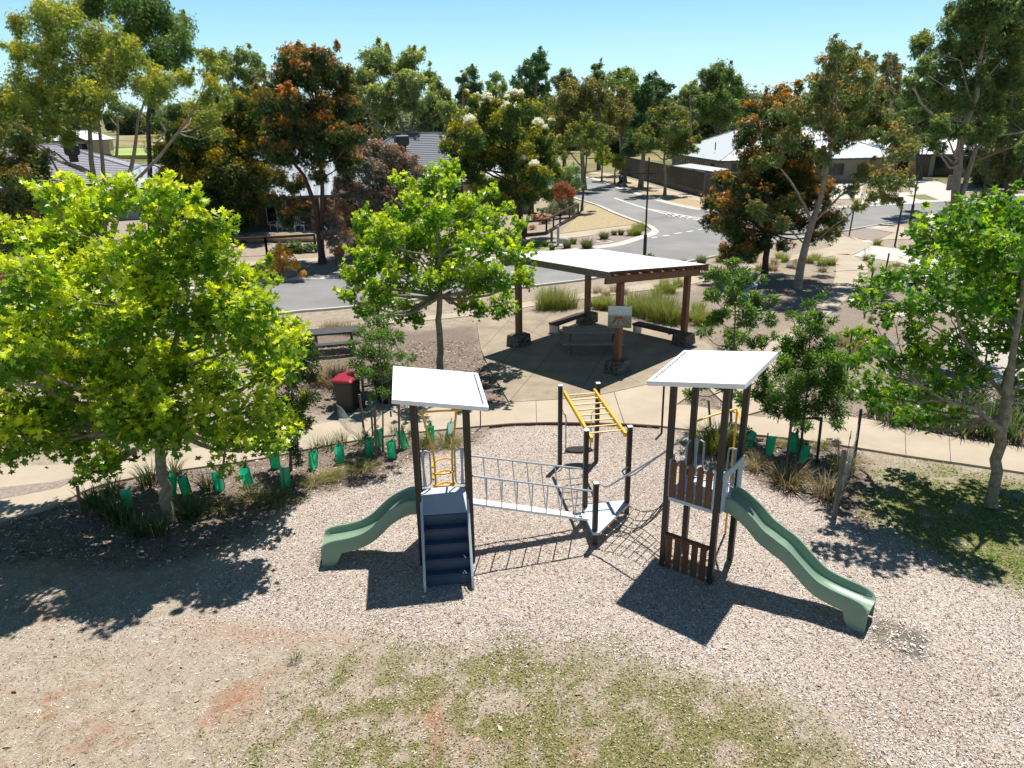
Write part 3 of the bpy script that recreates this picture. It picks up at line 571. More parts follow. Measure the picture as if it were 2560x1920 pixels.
sheet('corner_bed', [(1380,622),(1400,600),(1500,588),(1590,574),(1612,578),(1600,594),(1551,609),(1475,620)], 0.018, mat('corner_mulch', (0.16, 0.125, 0.10), 0.95, 0.3, 18, bump=0.6, col2=(0.36, 0.30, 0.26)))
sheet('corner_verge', [(1400,584),(1440,545),(1470,510),(1500,517),(1560,541),(1600,556),(1577,562),(1500,571)], 0.02, mat('dry_verge_grass', (0.26, 0.19, 0.11), 0.95, 0.3, 4, bump=0.5, col2=(0.42, 0.34, 0.2)))
MT['dryverge'] = bpy.data.materials['dry_verge_grass']
sheet('fence_verge', [(1470,438),(1500,437),(1580,458),(1670,486),(1756,506),(1830,520),(1755,522),(1680,508),(1619,491),(1541,466)], 0.02, 'dryverge')
sheet('right_bed', [(2108,582),(2165,571),(2238,584),(2181,603),(2120,592)], 0.02, 'corner_mulch' if False else bpy.data.materials['corner_mulch'])
MT['pad'] = MT['rubber']
sheet('mulch_strip', [(-100,1262),(0,1222),(130,1208),(215,1190),(150,1222),(60,1240),(0,1251),(-100,1290)], 0.034, 'corner_mulch' if False else bpy.data.materials['corner_mulch'])
# ------------------------------------------------------------------ play towers
class Frame:
    def __init__(s, o, deg): s.o = np.array(o, float); a = R_(deg); s.u = V(math.cos(a), math.sin(a)); s.v = V(-math.sin(a), math.cos(a)); s.rot = a
    def __call__(s, a, b, z): p = s.o+s.u*a+s.v*b; return V(p[0], p[1], z)
def rounded_slide(F, prof, b0, b1, parent, foot_len=0.3, thick=0.10, wall=0.17, sgn=1):
    """prof: list of (distance, bed height); channel between b0 and b1 in frame F; sgn +1 runs along +u, -1 along -u"""
    P = catmull([V(*p) for p in prof], 7); L = P[-1][0]; rings = []; w = b1-b0; bm = (b0+b1)/2
    n = len(P)
    for i, p in enumerate(P):
        t = P[min(i+1, n-1)]-P[max(i-1, 0)]; t /= np.linalg.norm(t); nx_, nz_ = -t[1], t[0]
        e = L-p[0]; wl = wall
        if e < 0.25: wl = wall*math.sqrt(max(0.0, 1-((0.25-e)/0.25)**2))*0.9+0.01
        bot = thick
        zb = p[1]-thick*nz_
        if e < foot_len+0.12:
            k = min(1.0, (foot_len+0.12-e)/0.12); zb = zb*(1-k**0.5)+0.0*k
        h = w/2; tk = 0.055
        sec = [(-h, None), (-h, wl*0.75), (-h+0.02, wl), (-h+tk, wl), (-h+tk+0.02, wl*0.75), (-h+tk+0.03, 0.05), (-h+tk+0.09, 0.0),
               (h-tk-0.09, 0.0), (h-tk-0.03, 0.05), (h-tk-0.02, wl*0.75), (h-tk, wl), (h-0.02, wl), (h, wl*0.75), (h, None)]
        ring = []
        for s_, hh in sec:
            if hh is None: a_, z_ = p[0], zb
            else: a_, z_ = p[0]+nx_*hh, p[1]+nz_*hh
            ring.append(F(a_*sgn, bm+s_, max(z_, 0)))
        # underside, closing
        ring.append(F((p[0])*sgn, bm+h-0.05, max(p[1]-0.03 if e < foot_len+0.12 else zb, 0.02))); ring.append(F((p[0])*sgn, bm-h+0.05, max(p[1]-0.03 if e < foot_len+0.12 else zb, 0.02)))
        rings.append(ring)
    mb = MB(); mb.loft(rings); o = mb.build('slide', 'slide', parent, smooth=True); return o
def skillion(root, cs, ridge_side, name='roof', shade_side=1, dots=False):
    """cs four corners in order round; thick rim with corrugated panel inside"""
    cs = [np.array(c, float) for c in cs]; ctr = sum(cs)/4; nrm = np.cross(cs[1]-cs[0], cs[3]-cs[0]); nrm /= np.linalg.norm(nrm); nrm *= np.sign(nrm[2])
    mb = MB(); inn = [c+(ctr-c)*0.085 for c in cs]
    top = [c+nrm*0.0 for c in cs]; bot = [c-nrm*0.085 for c in cs]; ib = [c-nrm*0.085 for c in inn]; it = [c for c in inn]
    for i in range(4):
        j = (i+1) % 4
        mb.add([top[i], top[j], it[j], it[i], bot[i], bot[j], ib[j], ib[i]], [(0, 1, 2, 3), (4, 7, 6, 5), (0, 4, 5, 1), (3, 2, 6, 7)])
    o = mb.build(name, 'roofwhite', root, bevel=0.008)
    a, b = inn[ridge_side], inn[(ridge_side+1) % 4]; d, c = inn[(ridge_side+3) % 4], inn[(ridge_side+2) % 4]
    p2 = MB(); n = 72; vs = []
    for i in range(n+1):
        t = i/n; h = -0.016+0.012*math.cos(i*math.pi/2*1.0); vs += [a*(1-t)+b*t+nrm*h, d*(1-t)+c*t+nrm*h]
    p2.add(vs, [(2*i, 2*i+2, 2*i+3, 2*i+1) for i in range(n)])
    vs2 = [v-nrm*0.03 for v in (a, b, c, d)]; p2.add(vs2, [(0, 3, 2, 1)])
    p2.build('roof_panel', 'roofwhite', o, smooth=False)
    ga, gb = inn[shade_side], inn[(shade_side+1) % 4]; gc = (ctr-(ga+gb)/2)*0.02; gd = gb-ga
    if not dots: MB().bar(ga+gd*0.03+gc+nrm*0.004, gb-gd*0.02+gc+nrm*0.004, 0.016, 0.006, up=nrm).build('groove_shade', 'gutter', o)  # dark strip laid on top, standing for the shadow in the panel edge slot
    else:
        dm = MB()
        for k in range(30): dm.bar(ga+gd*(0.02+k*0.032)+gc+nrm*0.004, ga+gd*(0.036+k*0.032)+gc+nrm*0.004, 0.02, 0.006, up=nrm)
        dm.build('corrugation_shade', 'gutter', o)  # row of dark dashes painted as shadow along the corrugated edge
    sm_ = (inn[0]+inn[3])/2, (inn[1]+inn[2])/2
    if dots: sm_ = (inn[0]+inn[1])/2, (inn[3]+inn[2])/2
    MB().bar(sm_[0]+nrm*0.003, sm_[1]+nrm*0.003, 0.006, 0.004, up=nrm).build('sheet_joint', 'bluegrey', o)
    return o
def loop_rail(mb, F, a, b, z0, z1, da, db, r=0.018):
    "D shaped hand loop standing off a post at (a,b) toward (da,db)"
    pts = [F(a, b, z1), F(a+da*0.6, b+db*0.6, z1), F(a+da*0.93, b+db*0.93, z1-0.03), F(a+da, b+db, z1-0.10), F(a+da, b+db, z0+0.10), F(a+da*0.93, b+db*0.93, z0+0.03), F(a+da*0.6, b+db*0.6, z0), F(a, b, z0)]
    mb.tube(pts, r, 8)
def climber(root, F, zt, zd, w, b):
    """yellow spiral climber behind the tower; b = offset behind deck"""
    o = MB(); o.tube([F(0, 0.93, zt), F(w*0.5, 0.95, zt+0.005), F(w, 0.93, zt)], 0.021, 8)
    for s_ in (0, 1):
        x0 = w*(0.14 if s_ == 0 else 0.83); x1 = w*(0.33 if s_ == 0 else 0.70)
        o.tube([F(x0, 0.96, zt-0.01), F(x0*0.7+x1*0.3, 1.05, zt-0.35), F(x1*.85+x0*.15, b-0.05, zt-0.9), F(x1, b, zt-1.25), F(x1, b, 0.0)], 0.021, 8)
    ob = o.build('climber_pole', 'yellow', root, smooth=True)
    z = zt-1.3; k = 0
    while z > 0.15:
        m = MB(); pts = []; ca = w*0.515; rx = w*0.24
        for i in range(13):
            an = math.pi*(i/12)*1.15-0.2; pts.append(F(ca+rx*math.cos(an), b+0.02+0.26*math.sin(an), z-0.05*i/12+0.03))
        m.tube(pts, 0.019, 8); m.build('climber_step', 'yellow', root, smooth=True); z -= 0.27; k += 1
        m2 = MB(); pts = []
        for i in range(11):
            an = -math.pi*(i/10); pts.append(F(ca+rx*math.cos(an), b+0.02+0.10*math.sin(an), z+0.13-0.03*i/10))
        m2.tube(pts, 0.019, 8); m2.build('climber_step', 'yellow', root, smooth=True)
# --- left tower
FL_ = Frame((-1.72, 11.62), 6.0); S = 0.93
TL = thing('play_tower', (*FL_(S/2, S/2, 0)[:2], 0), 'playground tower with navy stairs and short green slide on its left', 'play tower', 'roofed play towers')
def towerposts(F, root, ztops, zb=0.0, w=0.10):
    for (a, b), zt in zip(((0, 0), (S, 0), (S, S), (0, S)), ztops):
        p = F(a, b, 0); MB().post(p[:2], zb, zt, w, F.rot).build('post', 'postblack', root, bevel=0.008)
RLc = [V(-2.01, 11.33, 3.41), V(-.40, 11.51, 3.17), G(1194.8, 932, 3.24), G(982.6, 914, 3.48)]
def planez(cs, x, y):
    n = np.cross(cs[1]-cs[0], cs[3]-cs[0]); return cs[0][2]-((x-cs[0][0])*n[0]+(y-cs[0][1])*n[1])/n[2]
towerposts(FL_, TL, [planez(RLc, *FL_(a, b, 0)[:2])-0.09 for a, b in ((0, 0), (S, 0), (S, S), (0, S))])
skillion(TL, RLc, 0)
ZD = 1.06
d = MB(); d.prism([tuple(FL_(a, b, 0)[:2]) for a, b in ((0.05, -0.04), (S-0.05, -0.04), (S-0.05, S+0.03), (0.05, S+0.03))], ZD-0.06, ZD); d.prism([tuple(FL_(a, b, 0)[:2]) for a, b in ((-0.04, 0.05), (0.05, 0.05), (0.05, S-0.05), (-0.04, S-0.05))], ZD-0.06, ZD-0.002)
d.build('deck', 'deckgrey', TL, bevel=0.005)
st = MB(); nst = 5; run = 0.80; 
for k in range(nst):
    z1 = ZD*(nst-k)/nst-0.0; y1 = -0.05-run*k/nst; y0 = y1-run/nst
    # riser below level k, then tread
    zr = ZD*(nst-1-k)/nst
    st.prism([tuple(FL_(a, b, 0)[:2]) for a, b in ((0.07, y1), (0.07, y1-0.03), (S-0.07, y1-0.03), (S-0.07, y1))][::-1], max(zr-0.05, 0), z1-0.012)
    if k < nst-1 or True:
        st.prism([tuple(FL_(a, b, 0)[:2]) for a, b in ((0.07, y1-0.012), (0.07, y0-0.03), (S-0.07, y0-0.03), (S-0.07, y1-0.012))][::-1], max(zr-0.04, 0.0), max(zr, 0.0)) if k < nst-1 else None
st.build('stairs', 'navy', TL, bevel=0.005)
for a in (0.045, S-0.045):
    m = MB(); prof = [(-0.02, ZD+0.30), (-0.02, ZD-0.12), (-0.10, 0.62), (-0.62, 0.0), (-0.90, 0.0), (-0.90, 0.14), (-0.86, 0.24), (-0.20, ZD+0.06), (-0.08, ZD+0.22)]
    m.loft([[FL_(a+s_*0.022, y, z) for y, z in prof] for s_ in (-1, 1)]); m.build('stair_stringer', 'bluegrey', TL, bevel=0.004)
rounded_slide(Frame(FL_(0, 0.47, 0)[:2], 7.0), [(-0.02, ZD+0.0), (0.22, ZD-0.02), (0.50, 0.88), (0.78, 0.62), (1.02, 0.47), (1.30, 0.39), (1.62, 0.35), (1.86, 0.33)], -0.30, 0.30, TL, foot_len=0.22, sgn=-1)
climber(TL, FL_, 2.66, ZD, S, 1.32)
for a, s_ in ((0.0, 1), (S, -1)):
    g_ = MB(); loop_rail(g_, FL_, a+0.03*s_, S, 1.12, 1.86, 0.20*s_, 0.03); ob = g_.build('hand_loop', 'greytube', TL, smooth=True)
    b_ = MB(); b_.loft([[FL_(a+s_*(x), S+y, z) for x, z in ((0.05, 1.86), (0.13, 1.86), (0.115, 1.5), (0.14, 1.12), (0.07, 1.12), (0.075, 1.5))] for y in (-0.01, 0.012)]); b_.build('side_blade', 'bluegrey', TL)
# slide hood and right side handrail of the stairs
for a in (0.06, S-0.06):
    MB().tube([FL_(a, -0.03, ZD+0.32), FL_(a, -0.10, ZD+0.28), FL_(a, -0.85, 0.42), FL_(a, -0.9, 0.30)], 0.014, 6).build('handrail', 'bluegrey', TL, smooth=True)

# --- right tower
S2 = 0.92; FR_ = Frame((2.72, 11.45), -38.0); S = S2
TR = thing('play_tower', (*FR_(S/2, S/2, 0)[:2], 0), 'taller playground tower with brown slat panels and long wavy green slide', 'play tower', 'roofed play towers')
RRc = [V(2.26, 11.47, 3.61), V(3.57, 10.46, 3.90), V(4.56, 11.86, 3.96), G(1710, 875, 3.70)]
towerposts(FR_, TR, [planez(RRc, *FR_(a, b, 0)[:2])-0.09 for a, b in ((0, 0), (S, 0), (S, S), (0, S))])
skillion(TR, RRc, 3, shade_side=3, dots=True)
ZE = 1.46
MB().prism([tuple(FR_(a, b, 0)[:2]) for a, b in ((-0.04, -0.045), (S+0.04, -0.045), (S+0.04, S+0.04), (-0.04, S+0.04))], ZE-0.07, ZE).build('deck', 'deckgrey', TR, bevel=0.006)
rail = MB()
for z in (2.13, 1.60): rail.bar(FR_(0.05, -0.055, z), FR_(S-0.05, -0.055, z), 0.035, 0.045)
rail.bar(FR_(0.055, -0.05, 1.48), FR_(0.055, -0.05, 2.2), 0.02, 0.04, up=(1, 0, 0)); rail.bar(FR_(S-0.055, -0.05, 1.48), FR_(S-0.055, -0.05, 2.2), 0.02, 0.04, up=(1, 0, 0))
rail.build('panel_rail', 'bluegrey', TR, bevel=0.004)
for k in range(5):
    a = 0.135+k*(S-0.27)/4; w = 0.058; prof = [(-w, 1.50), (w, 1.50), (w, 1.62), (w*.92, 1.9), (w, 2.14), (w*0.75, 2.20), (w*0.35, 2.225), (-w*0.35, 2.225), (-w*0.75, 2.20), (-w, 2.14), (-w*.92, 1.9), (-w, 1.62)]
    MB().loft([[FR_(a+x, y, z) for x, z in prof] for y in (-0.078, -0.105)]).build('slat', 'brownslat', TR, bevel=0.004)
    MB().loft([[FR_(a+x, y, z) for x, z in ((-w, 0.03), (w, 0.03), (w, 0.66), (-w, 0.66))] for y in (-0.055, -0.08)]).build('slat', 'brownslat', TR, bevel=0.004)
MB().bar(FR_(0.05, -0.04, 0.70), FR_(S-0.05, -0.04, 0.70), 0.11, 0.045).build('shelf_rail', 'brownslat', TR, bevel=0.006)
MB().bar(FR_(0.05, -0.04, 0.10), FR_(S-0.05, -0.04, 0.10), 0.02, 0.05).build('lower_rail', 'bluegrey', TR)
FS = Frame(FR_(S, 0.46, 0)[:2], -38.5)
rounded_slide(FS, [(0.0, ZE), (0.18, ZE-0.02), (0.42, 1.30), (0.66, 1.10), (0.90, 0.98), (1.12, 0.87), (1.38, 0.66), (1.62, 0.49), (1.88, 0.41), (2.2, 0.37), (2.52, 0.35)], -0.27, 0.27, TR, foot_len=0.24, sgn=1)
# guard arch at the head of the slide
for b in (0.06, S-0.06):
    pr = [(0, 1.42), (0.0, 2.25), (0.10, 2.30), (0.13, 2.1), (0.09, 1.9), (0.09, 1.42)]
gm = MB()
for b0, b1 in ((0.02, 0.20), (S-0.20, S-0.02)):
    gm.loft([[FR_(S+x, b, z) for b, z in ((b0, 1.40), (b1, 1.40), (b1, 2.02), (b0, 2.02))] for x in (0.05, 0.075)])
gm.loft([[FR_(S+x, b, z) for b, z in ((0.0, 2.02), (S, 2.02), (S, 2.16), (S*0.5, 2.14), (0.0, 2.16))] for x in (0.05, 0.08)])
gm.bar(FR_(S+0.07, 0.24, 2.02), FR_(S+0.07, 0.24, 1.5), 0.02, 0.02, up=(1, 0, 0)); gm.bar(FR_(S+0.07, S-0.24, 2.02), FR_(S+0.07, S-0.24, 1.5), 0.02, 0.02, up=(1, 0, 0))
gm.build('slide_guard', 'bluegrey', TR, bevel=0.01)
ap = FR_(0.50, 1.72, 2.66); pl = MB(); pl.tube([FR_(0.04, S, 2.56), FR_(0.22, 1.25, 2.62), ap], 0.021, 8); pl.tube([FR_(S-0.04, S, 2.58), FR_(S-0.14, 1.25, 2.62), ap], 0.021, 8); pl.build('pole_bracket', 'yellow', TR, smooth=True)
MB().tube([ap+V(0, 0, 0.02), V(ap[0], ap[1], 0.0)], 0.021, 8).build('slide_pole', 'yellow', TR, smooth=True)
for a, s_ in ((0.0, 1), (S, -1)):
    g_ = MB(); loop_rail(g_, FR_, a+0.03*s_, S, 1.50, 2.22, 0.20*s_, 0.03); g_.build('hand_loop', 'greytube', TR, smooth=True)
    b_ = MB(); b_.loft([[FR_(a+s_*x, S+y, z) for x, z in ((0.05, 2.22), (0.13, 2.22), (0.115, 1.86), (0.14, 1.50), (0.07, 1.50), (0.075, 1.86))] for y in (-0.01, 0.012)]); b_.build('side_blade', 'bluegrey', TR)
for b, s_ in ((0.0, 1), (S, -1)):
    g_ = MB(); loop_rail(g_, FR_, -0.0, b+0.03*s_, 1.50, 2.2, 0.0, 0.17*s_); g_.build('hand_loop', 'greytube', TR, smooth=True)

# --- monkey bars with the low corner deck
BP = {'LR': (1.11, 15.67), 'RR': (1.99, 15.79), 'LF': (1.45, 13.12), 'RF': (2.33, 13.26), 'S': (1.55, 12.2)}
MK = thing('monkey_bars', (1.7, 14.2, 0), 'yellow overhead ladder on four black posts with white triangular step deck', 'monkey bars')
rm = R_(8)
for k, (x, y) in BP.items():
    h = 1.99 if k != 'S' else 1.31
    p = MB().post((x, y), 0, h, 0.095, rm).build('post', 'postblack', MK, bevel=0.008); MB().box((x, y, h+0.012), (0.10, 0.10, 0.024), rm).build('post_cap', 'roofwhite', p, bevel=0.006)
A0, A1 = V(1.11+.09, 15.62, 1.84), V(1.45+.09, 13.14-0.04, 1.84); B0, B1 = V(1.99-.09, 15.74, 1.84), V(2.33-.09, 13.22, 1.84)
for a, b in ((A0, A1), (B0, B1)): MB().bar(a, b, 0.055, 0.10).build('side_rail', 'yellow', MK, bevel=0.01)
for k in range(8):
    t = 0.07+k*0.12; MB().tube([A0*(1-t)+A1*t, B0*(1-t)+B1*t], 0.017, 8).build('rung', 'yellow', MK, smooth=True)
for a in (A1+V(0.0, -0.07, 0.0), ): MB().box(a, (0.06, 0.06, 0.12), rm).build('rail_bracket', 'yellow', MK, bevel=0.006)
tri = [(1.40, 13.10), (1.44, 13.22), (2.36, 13.34), (2.40, 13.24), (1.62, 12.10), (1.50, 12.10), (1.44, 12.55)]
dk = MB().prism(tri[::-1], 0.245, 0.305).build('deck', 'deckgrey', MK, bevel=0.006)
MB().prism([(1.44, 12.88), (2.14, 12.98), (2.14, 12.985), (1.44, 12.885)][::-1], 0.30, 0.3075).build('deck_seam', 'postblack', dk)
# balance seat between the rear posts
MB().bar((1.15, 15.66, 0.30), (1.95, 15.77, 0.30), 0.06, 0.04).build('cross_bar', 'greytube', MK, bevel=0.006)
s_ = MB(); s_.loft([[V(1.56+0.33*k*math.cos(a), 15.70+0.17*k*math.sin(a), z) for a in np.linspace(0, 2*math.pi, 20, endpoint=False)] for k, z in ((0.96, 0.325), (1, 0.34), (1, 0.36), (0.95, 0.375))]); s_.build('seat_disc', 'blackplastic', MK, smooth=True)
FM = Frame((1.11, 15.67), 7.8)
for a, sg in ((0.0, 1), (0.885, -1)):
    g_ = MB(); g_.tube([FM(a, 0, 1.30), FM(a+0.07*sg, 0, 1.31), FM(a+0.13*sg, 0, 1.26), FM(a+0.14*sg, 0, 1.18), FM(a+0.14*sg, 0, 0.33)], 0.014, 8); g_.build('hand_loop', 'greytube', MK, smooth=True)

# --- balance bridge from left tower to low deck
BR = thing('balance_bridge', (0.3, 12.5, 0), 'pale grey beam bridge with two handrails between left tower and triangular deck', 'play bridge')
b0, b1 = V(-0.80, 12.20, 0.99), V(1.47, 12.66, 0.33)
def rect_loft(a, b, w, h, n=8, arch=0.0):
    rings = []
    for i in range(n+1):
        t = i/n; p = a*(1-t)+b*t+V(0, 0, arch*math.sin(math.pi*t)); y = V(-0.2, 0.98, 0)
        rings.append([p+y*(s1*w/2)+V(0, 0, s2*h) for s1, s2 in ((-1, 0), (-1, -1), (1, -1), (1, 0))])
    return MB().loft(rings)
rect_loft(b0, b1, 0.20, 0.055).build('beam', 'roofwhite', BR, bevel=0.006)
r_n = (V(-.795+.05, 11.72, 1.76), V(1.50, 12.17, 1.16)); r_f = (V(-.892+.05, 12.64, 1.72), V(1.41, 13.10, 1.16))
for a, b in (r_n, r_f):
    rl = MB().tube([a, a*.5+b*.5, b], 0.020, 8).build('handrail', 'greytube', BR, smooth=True)
    for k in range(7):
        t = 0.115+k*0.125; top = a*(1-t)+b*t; tb = t+0.01; p = b0*(1-tb)+b1*tb; side = -0.085 if a is r_n[0] else 0.085
        MB().tube([top, p+V(0, side, 0.0)], 0.0125, 6).build('baluster', 'greytube', BR, smooth=True)

# --- rope net ramp
NT = thing('rope_net_ramp', (2.3, 12.2, 0), 'sagging dark rope climbing net with twin grey handrails up to taller tower', 'rope net')
n0a, n0b = V(1.62, 12.13, 0.27), V(2.34, 13.18, 0.27); n1a, n1b = FR_(-0.03, 0.12, 1.36), FR_(-0.03, S-0.10, 1.36)
def netp(s, t):
    a = n0a*(1-s)+n0b*s; b = n1a*(1-s)+n1b*s; p = a*(1-t)+b*t; p = p.copy(); p[2] -= 0.42*math.sin(math.pi*t)*(0.85+0.3*math.sin(math.pi*s)); return p
nm = MB()
for i in range(5): nm.tube([netp(i/4, t) for t in np.linspace(0, 1, 13)], 0.0105, 6)
for j in range(1, 8): nm.tube([netp(s, j/8) for s in np.linspace(0, 1, 6)], 0.0095, 6)
nr = nm.build('rope_mesh', 'rope', NT, smooth=True)
for i in range(5):
    for j in range(1, 8): MB().ball(netp(i/4, j/8), 0.015, 6, 4).build('rope_joint', 'connector', nr, smooth=True)
for i in range(5): MB().ball(netp(i/4, 0.03), 0.028, 8, 5).build('end_ball', 'amber', NT, smooth=True); MB().ball(netp(i/4, 0.97), 0.028, 8, 5).build('end_ball', 'amber', NT, smooth=True)
MB().tube([V(2.33, 13.24, 1.14), V(2.18, 13.10, 1.10), V(2.20, 13.02, 1.06), V(2.32, 12.98, 1.06), V(2.40, 12.94, 1.10)]+[V(2.40, 12.94, 1.10)*(1-t)+FR_(-0.02, S, 2.35)*t for t in (0.3, 0.6, 1.0)], 0.0185, 8).build('handrail', 'greytube', NT, smooth=True)
MB().tube([V(1.56, 12.22, 1.20), V(1.63, 12.27, 1.26), V(1.72, 12.20, 1.24), V(1.82, 12.12, 1.32)]+[V(1.82, 12.12, 1.32)*(1-t)+FR_(-0.02, 0, 2.33)*t for t in (0.3, 0.6, 1.0)], 0.0185, 8).build('handrail', 'greytube', NT, smooth=True)

# ------------------------------------------------------------------ picnic shelter
SH = thing('picnic_shelter', (3.25, 25.2, 0), 'open timber picnic shelter with white corrugated roof on four stone footed posts', 'shelter')
PF, PL, PB, PR = V(3.40, 22.15), V(0.28, 25.30), V(3.05, 28.20), V(6.18, 25.06)
rs = math.atan2(3.15, -3.12)
cF, cR = V(2.96, 21.40, 3.44), V(7.03, 25.53, 2.80); cL = G(1287, 627.5, 3.40); cL = V(-0.50, 24.95, 3.44); cB = cR+cL-cF
def rz(p): 
    n = np.cross(cR-cF, cL-cF); return cF[2]-((p[0]-cF[0])*n[0]+(p[1]-cF[1])*n[1])/n[2]
ul = unit(PL-PF); ur = unit(PR-PF)
for P in (PF, PL, PB, PR):
    zt = rz(P)-0.40; po = MB().box((P[0], P[1], (zt+0.42)/2), (0.19, 0.19, zt-0.42), rs).build('post', 'timber', SH, bevel=0.01)
    po2 = None
    st_ = MB(); g_ = np.random.default_rng(int(P[0]*10)+50); rings = []
    a = R_(2); 
    for z, w in ((-0.05, 0.37), (0.10, 0.36), (0.30, 0.35), (0.42, 0.345), (0.45, 0.32)):
        ring = []
        for i in range(16):
            an = 2*math.pi*i/16+math.pi/4; c_, s__ = math.cos(an), math.sin(an); m_ = max(abs(c_), abs(s__)); x_, y_ = c_/m_*w, s__/m_*w*0.8; x_ += g_.normal()*0.012; y_ += g_.normal()*0.012
            ring.append(V(P[0]+ur[0]*x_+ul[0]*y_, P[1]+ur[1]*x_+ul[1]*y_, z))
        rings.append(ring)
    st_.loft(rings).build('stone_base', 'bluestone', SH, smooth=False, bevel=0.015)
for P, Q, over in ((PF, PR, 0.78), (PL, PB, 0.78)):
    d_ = unit(Q-P); a = P-d_*over; b = Q+d_*over; za = rz(a)-0.16; zb = rz(b)-0.16
    MB().bar((*a, za-0.12), (*b, zb-0.12), 0.09, 0.24).build('beam', 'timber', SH, bevel=0.008)
for k in range(9):
    t = -0.155+k*1.31/8*0.999; p = PF+(PR-PF)*t; a = p-ul*0.20; b = p+(PL-PF)+ul*0.20
    a3, b3 = V(*a, rz(a)-0.095), V(*b, rz(b)-0.095); MB().bar(a3, b3, 0.045, 0.14).build('rafter', 'timber', SH)
# fascia on the two long ends and sheet edge
MB().bar(cF+V(0.03, 0.03, -0.13), cL+V(0.03, 0.03, -0.13), 0.035, 0.19).build('fascia', 'grey_timber', SH)
MB().bar(cR-V(0.03, 0.03, 0.13), cB-V(0.03, 0.03, 0.13), 0.035, 0.19).build('fascia', 'grey_timber', SH)
rf = MB(); n = 228; vs = []; nrm = unit(np.cross(cR-cF, cL-cF)); nrm = nrm*np.sign(nrm[2])
for i in range(n+1):
    t = i/n; h = 0.010*math.cos(i*math.pi/2); vs += [cF*(1-t)+cL*t+nrm*h, cR*(1-t)+cB*t+nrm*h]
nv = len(vs); vs += [v-nrm*0.012 for v in vs]
rf.add(vs, [(2*i, 2*i+2, 2*i+3, 2*i+1) for i in range(n)]+[(nv+2*i, nv+2*i+1, nv+2*i+3, nv+2*i+2) for i in range(n)]+[(2*i, nv+2*i, nv+2*i+2, 2*i+2) for i in range(n)]+[(2*i+1, 2*i+3, nv+2*i+3, nv+2*i+1) for i in range(n)])
rf.build('roof', 'zinc', SH)
MB().bar(cF+V(0.0, 0.0, -0.01)+ (cR-cF)*0.0, cR, 0.02, 0.05).build('roof_edge', 'timberdark', SH)

# benches against the stone bases
def bench(p0, p1, label, stone_end):
    a, b = np.array(p0, float), np.array(p1, float); d_ = unit(b-a); nn = V(-d_[1], d_[0]); r = thing('bench', (*(a+b)/2, 0), label, 'bench', 'slatted benches under the shelter')
    for k in (-1, 0, 1): MB().bar((*(a+nn*k*0.145), 0.42), (*(b+nn*k*0.145), 0.42), 0.12, 0.09).build('slat', 'timberdark' if k else 'timberdark', r, bevel=0.008)
    e = a+d_*0.10 if stone_end else b-d_*0.10
    MB().box((e[0], e[1], 0.19), (0.10, 0.42, 0.37), math.atan2(d_[1], d_[0])).build('leg', 'zincleg', r, bevel=0.01)
    m_ = (b-d_*0.25) if stone_end else (a+d_*0.25); MB().box((m_[0], m_[1], 0.355), (0.06, 0.40, 0.04), math.atan2(d_[1], d_[0])).build('bracket', 'zincleg', r)
bench((1.58, 26.60), (2.80, 28.02), 'dark slatted bench with sunlit slats reaching the rear stone footing', True)
bench((4.70, 26.58), (6.00, 25.20), 'dark slatted bench reaching the right stone footing', True)
# picnic tables
def picnic(x, y, deg, label, ms='table_timber', ml='greenleg', L=2.1):
    F = Frame((x, y), deg); r = thing('picnic_table', (x, y, 0), label, 'picnic table')
    tp = MB()
    for k in range(5): tp.bar(F(-L/2, -0.33+k*0.165, 0.74), F(L/2, -0.33+k*0.165, 0.74), 0.15, 0.045)
    tp.build('table_top', ms, r, bevel=0.006)
    for sy in (-1, 1):
        se = MB()
        for k in (0, 1): se.bar(F(-L/2, sy*(0.62+k*0.16), 0.45), F(L/2, sy*(0.62+k*0.16), 0.45), 0.145, 0.045)
        se.build('seat', ms, r, bevel=0.006)
    for sx in (-1, 1):
        x_ = sx*(L/2-0.28)
        for sy in (-1, 1):
            MB().bar(F(x_, sy*0.26, 0.70), F(x_, sy*0.72, 0.0), 0.06, 0.06, up=(1, 0, 0)).build('leg', ml, r)
        MB().bar(F(x_, -0.74, 0.40), F(x_, 0.74, 0.40), 0.05, 0.06).build('cross_bar', ml, r)
    return r
picnic(2.86, 24.65, -3.0, 'green grey slatted picnic table in the shade under the shelter')
picnic(*G(838, 876)[:2], 14, 'dark slatted picnic table beside the street footpath behind the red bin', 'darktable', 'darktable', 1.8)

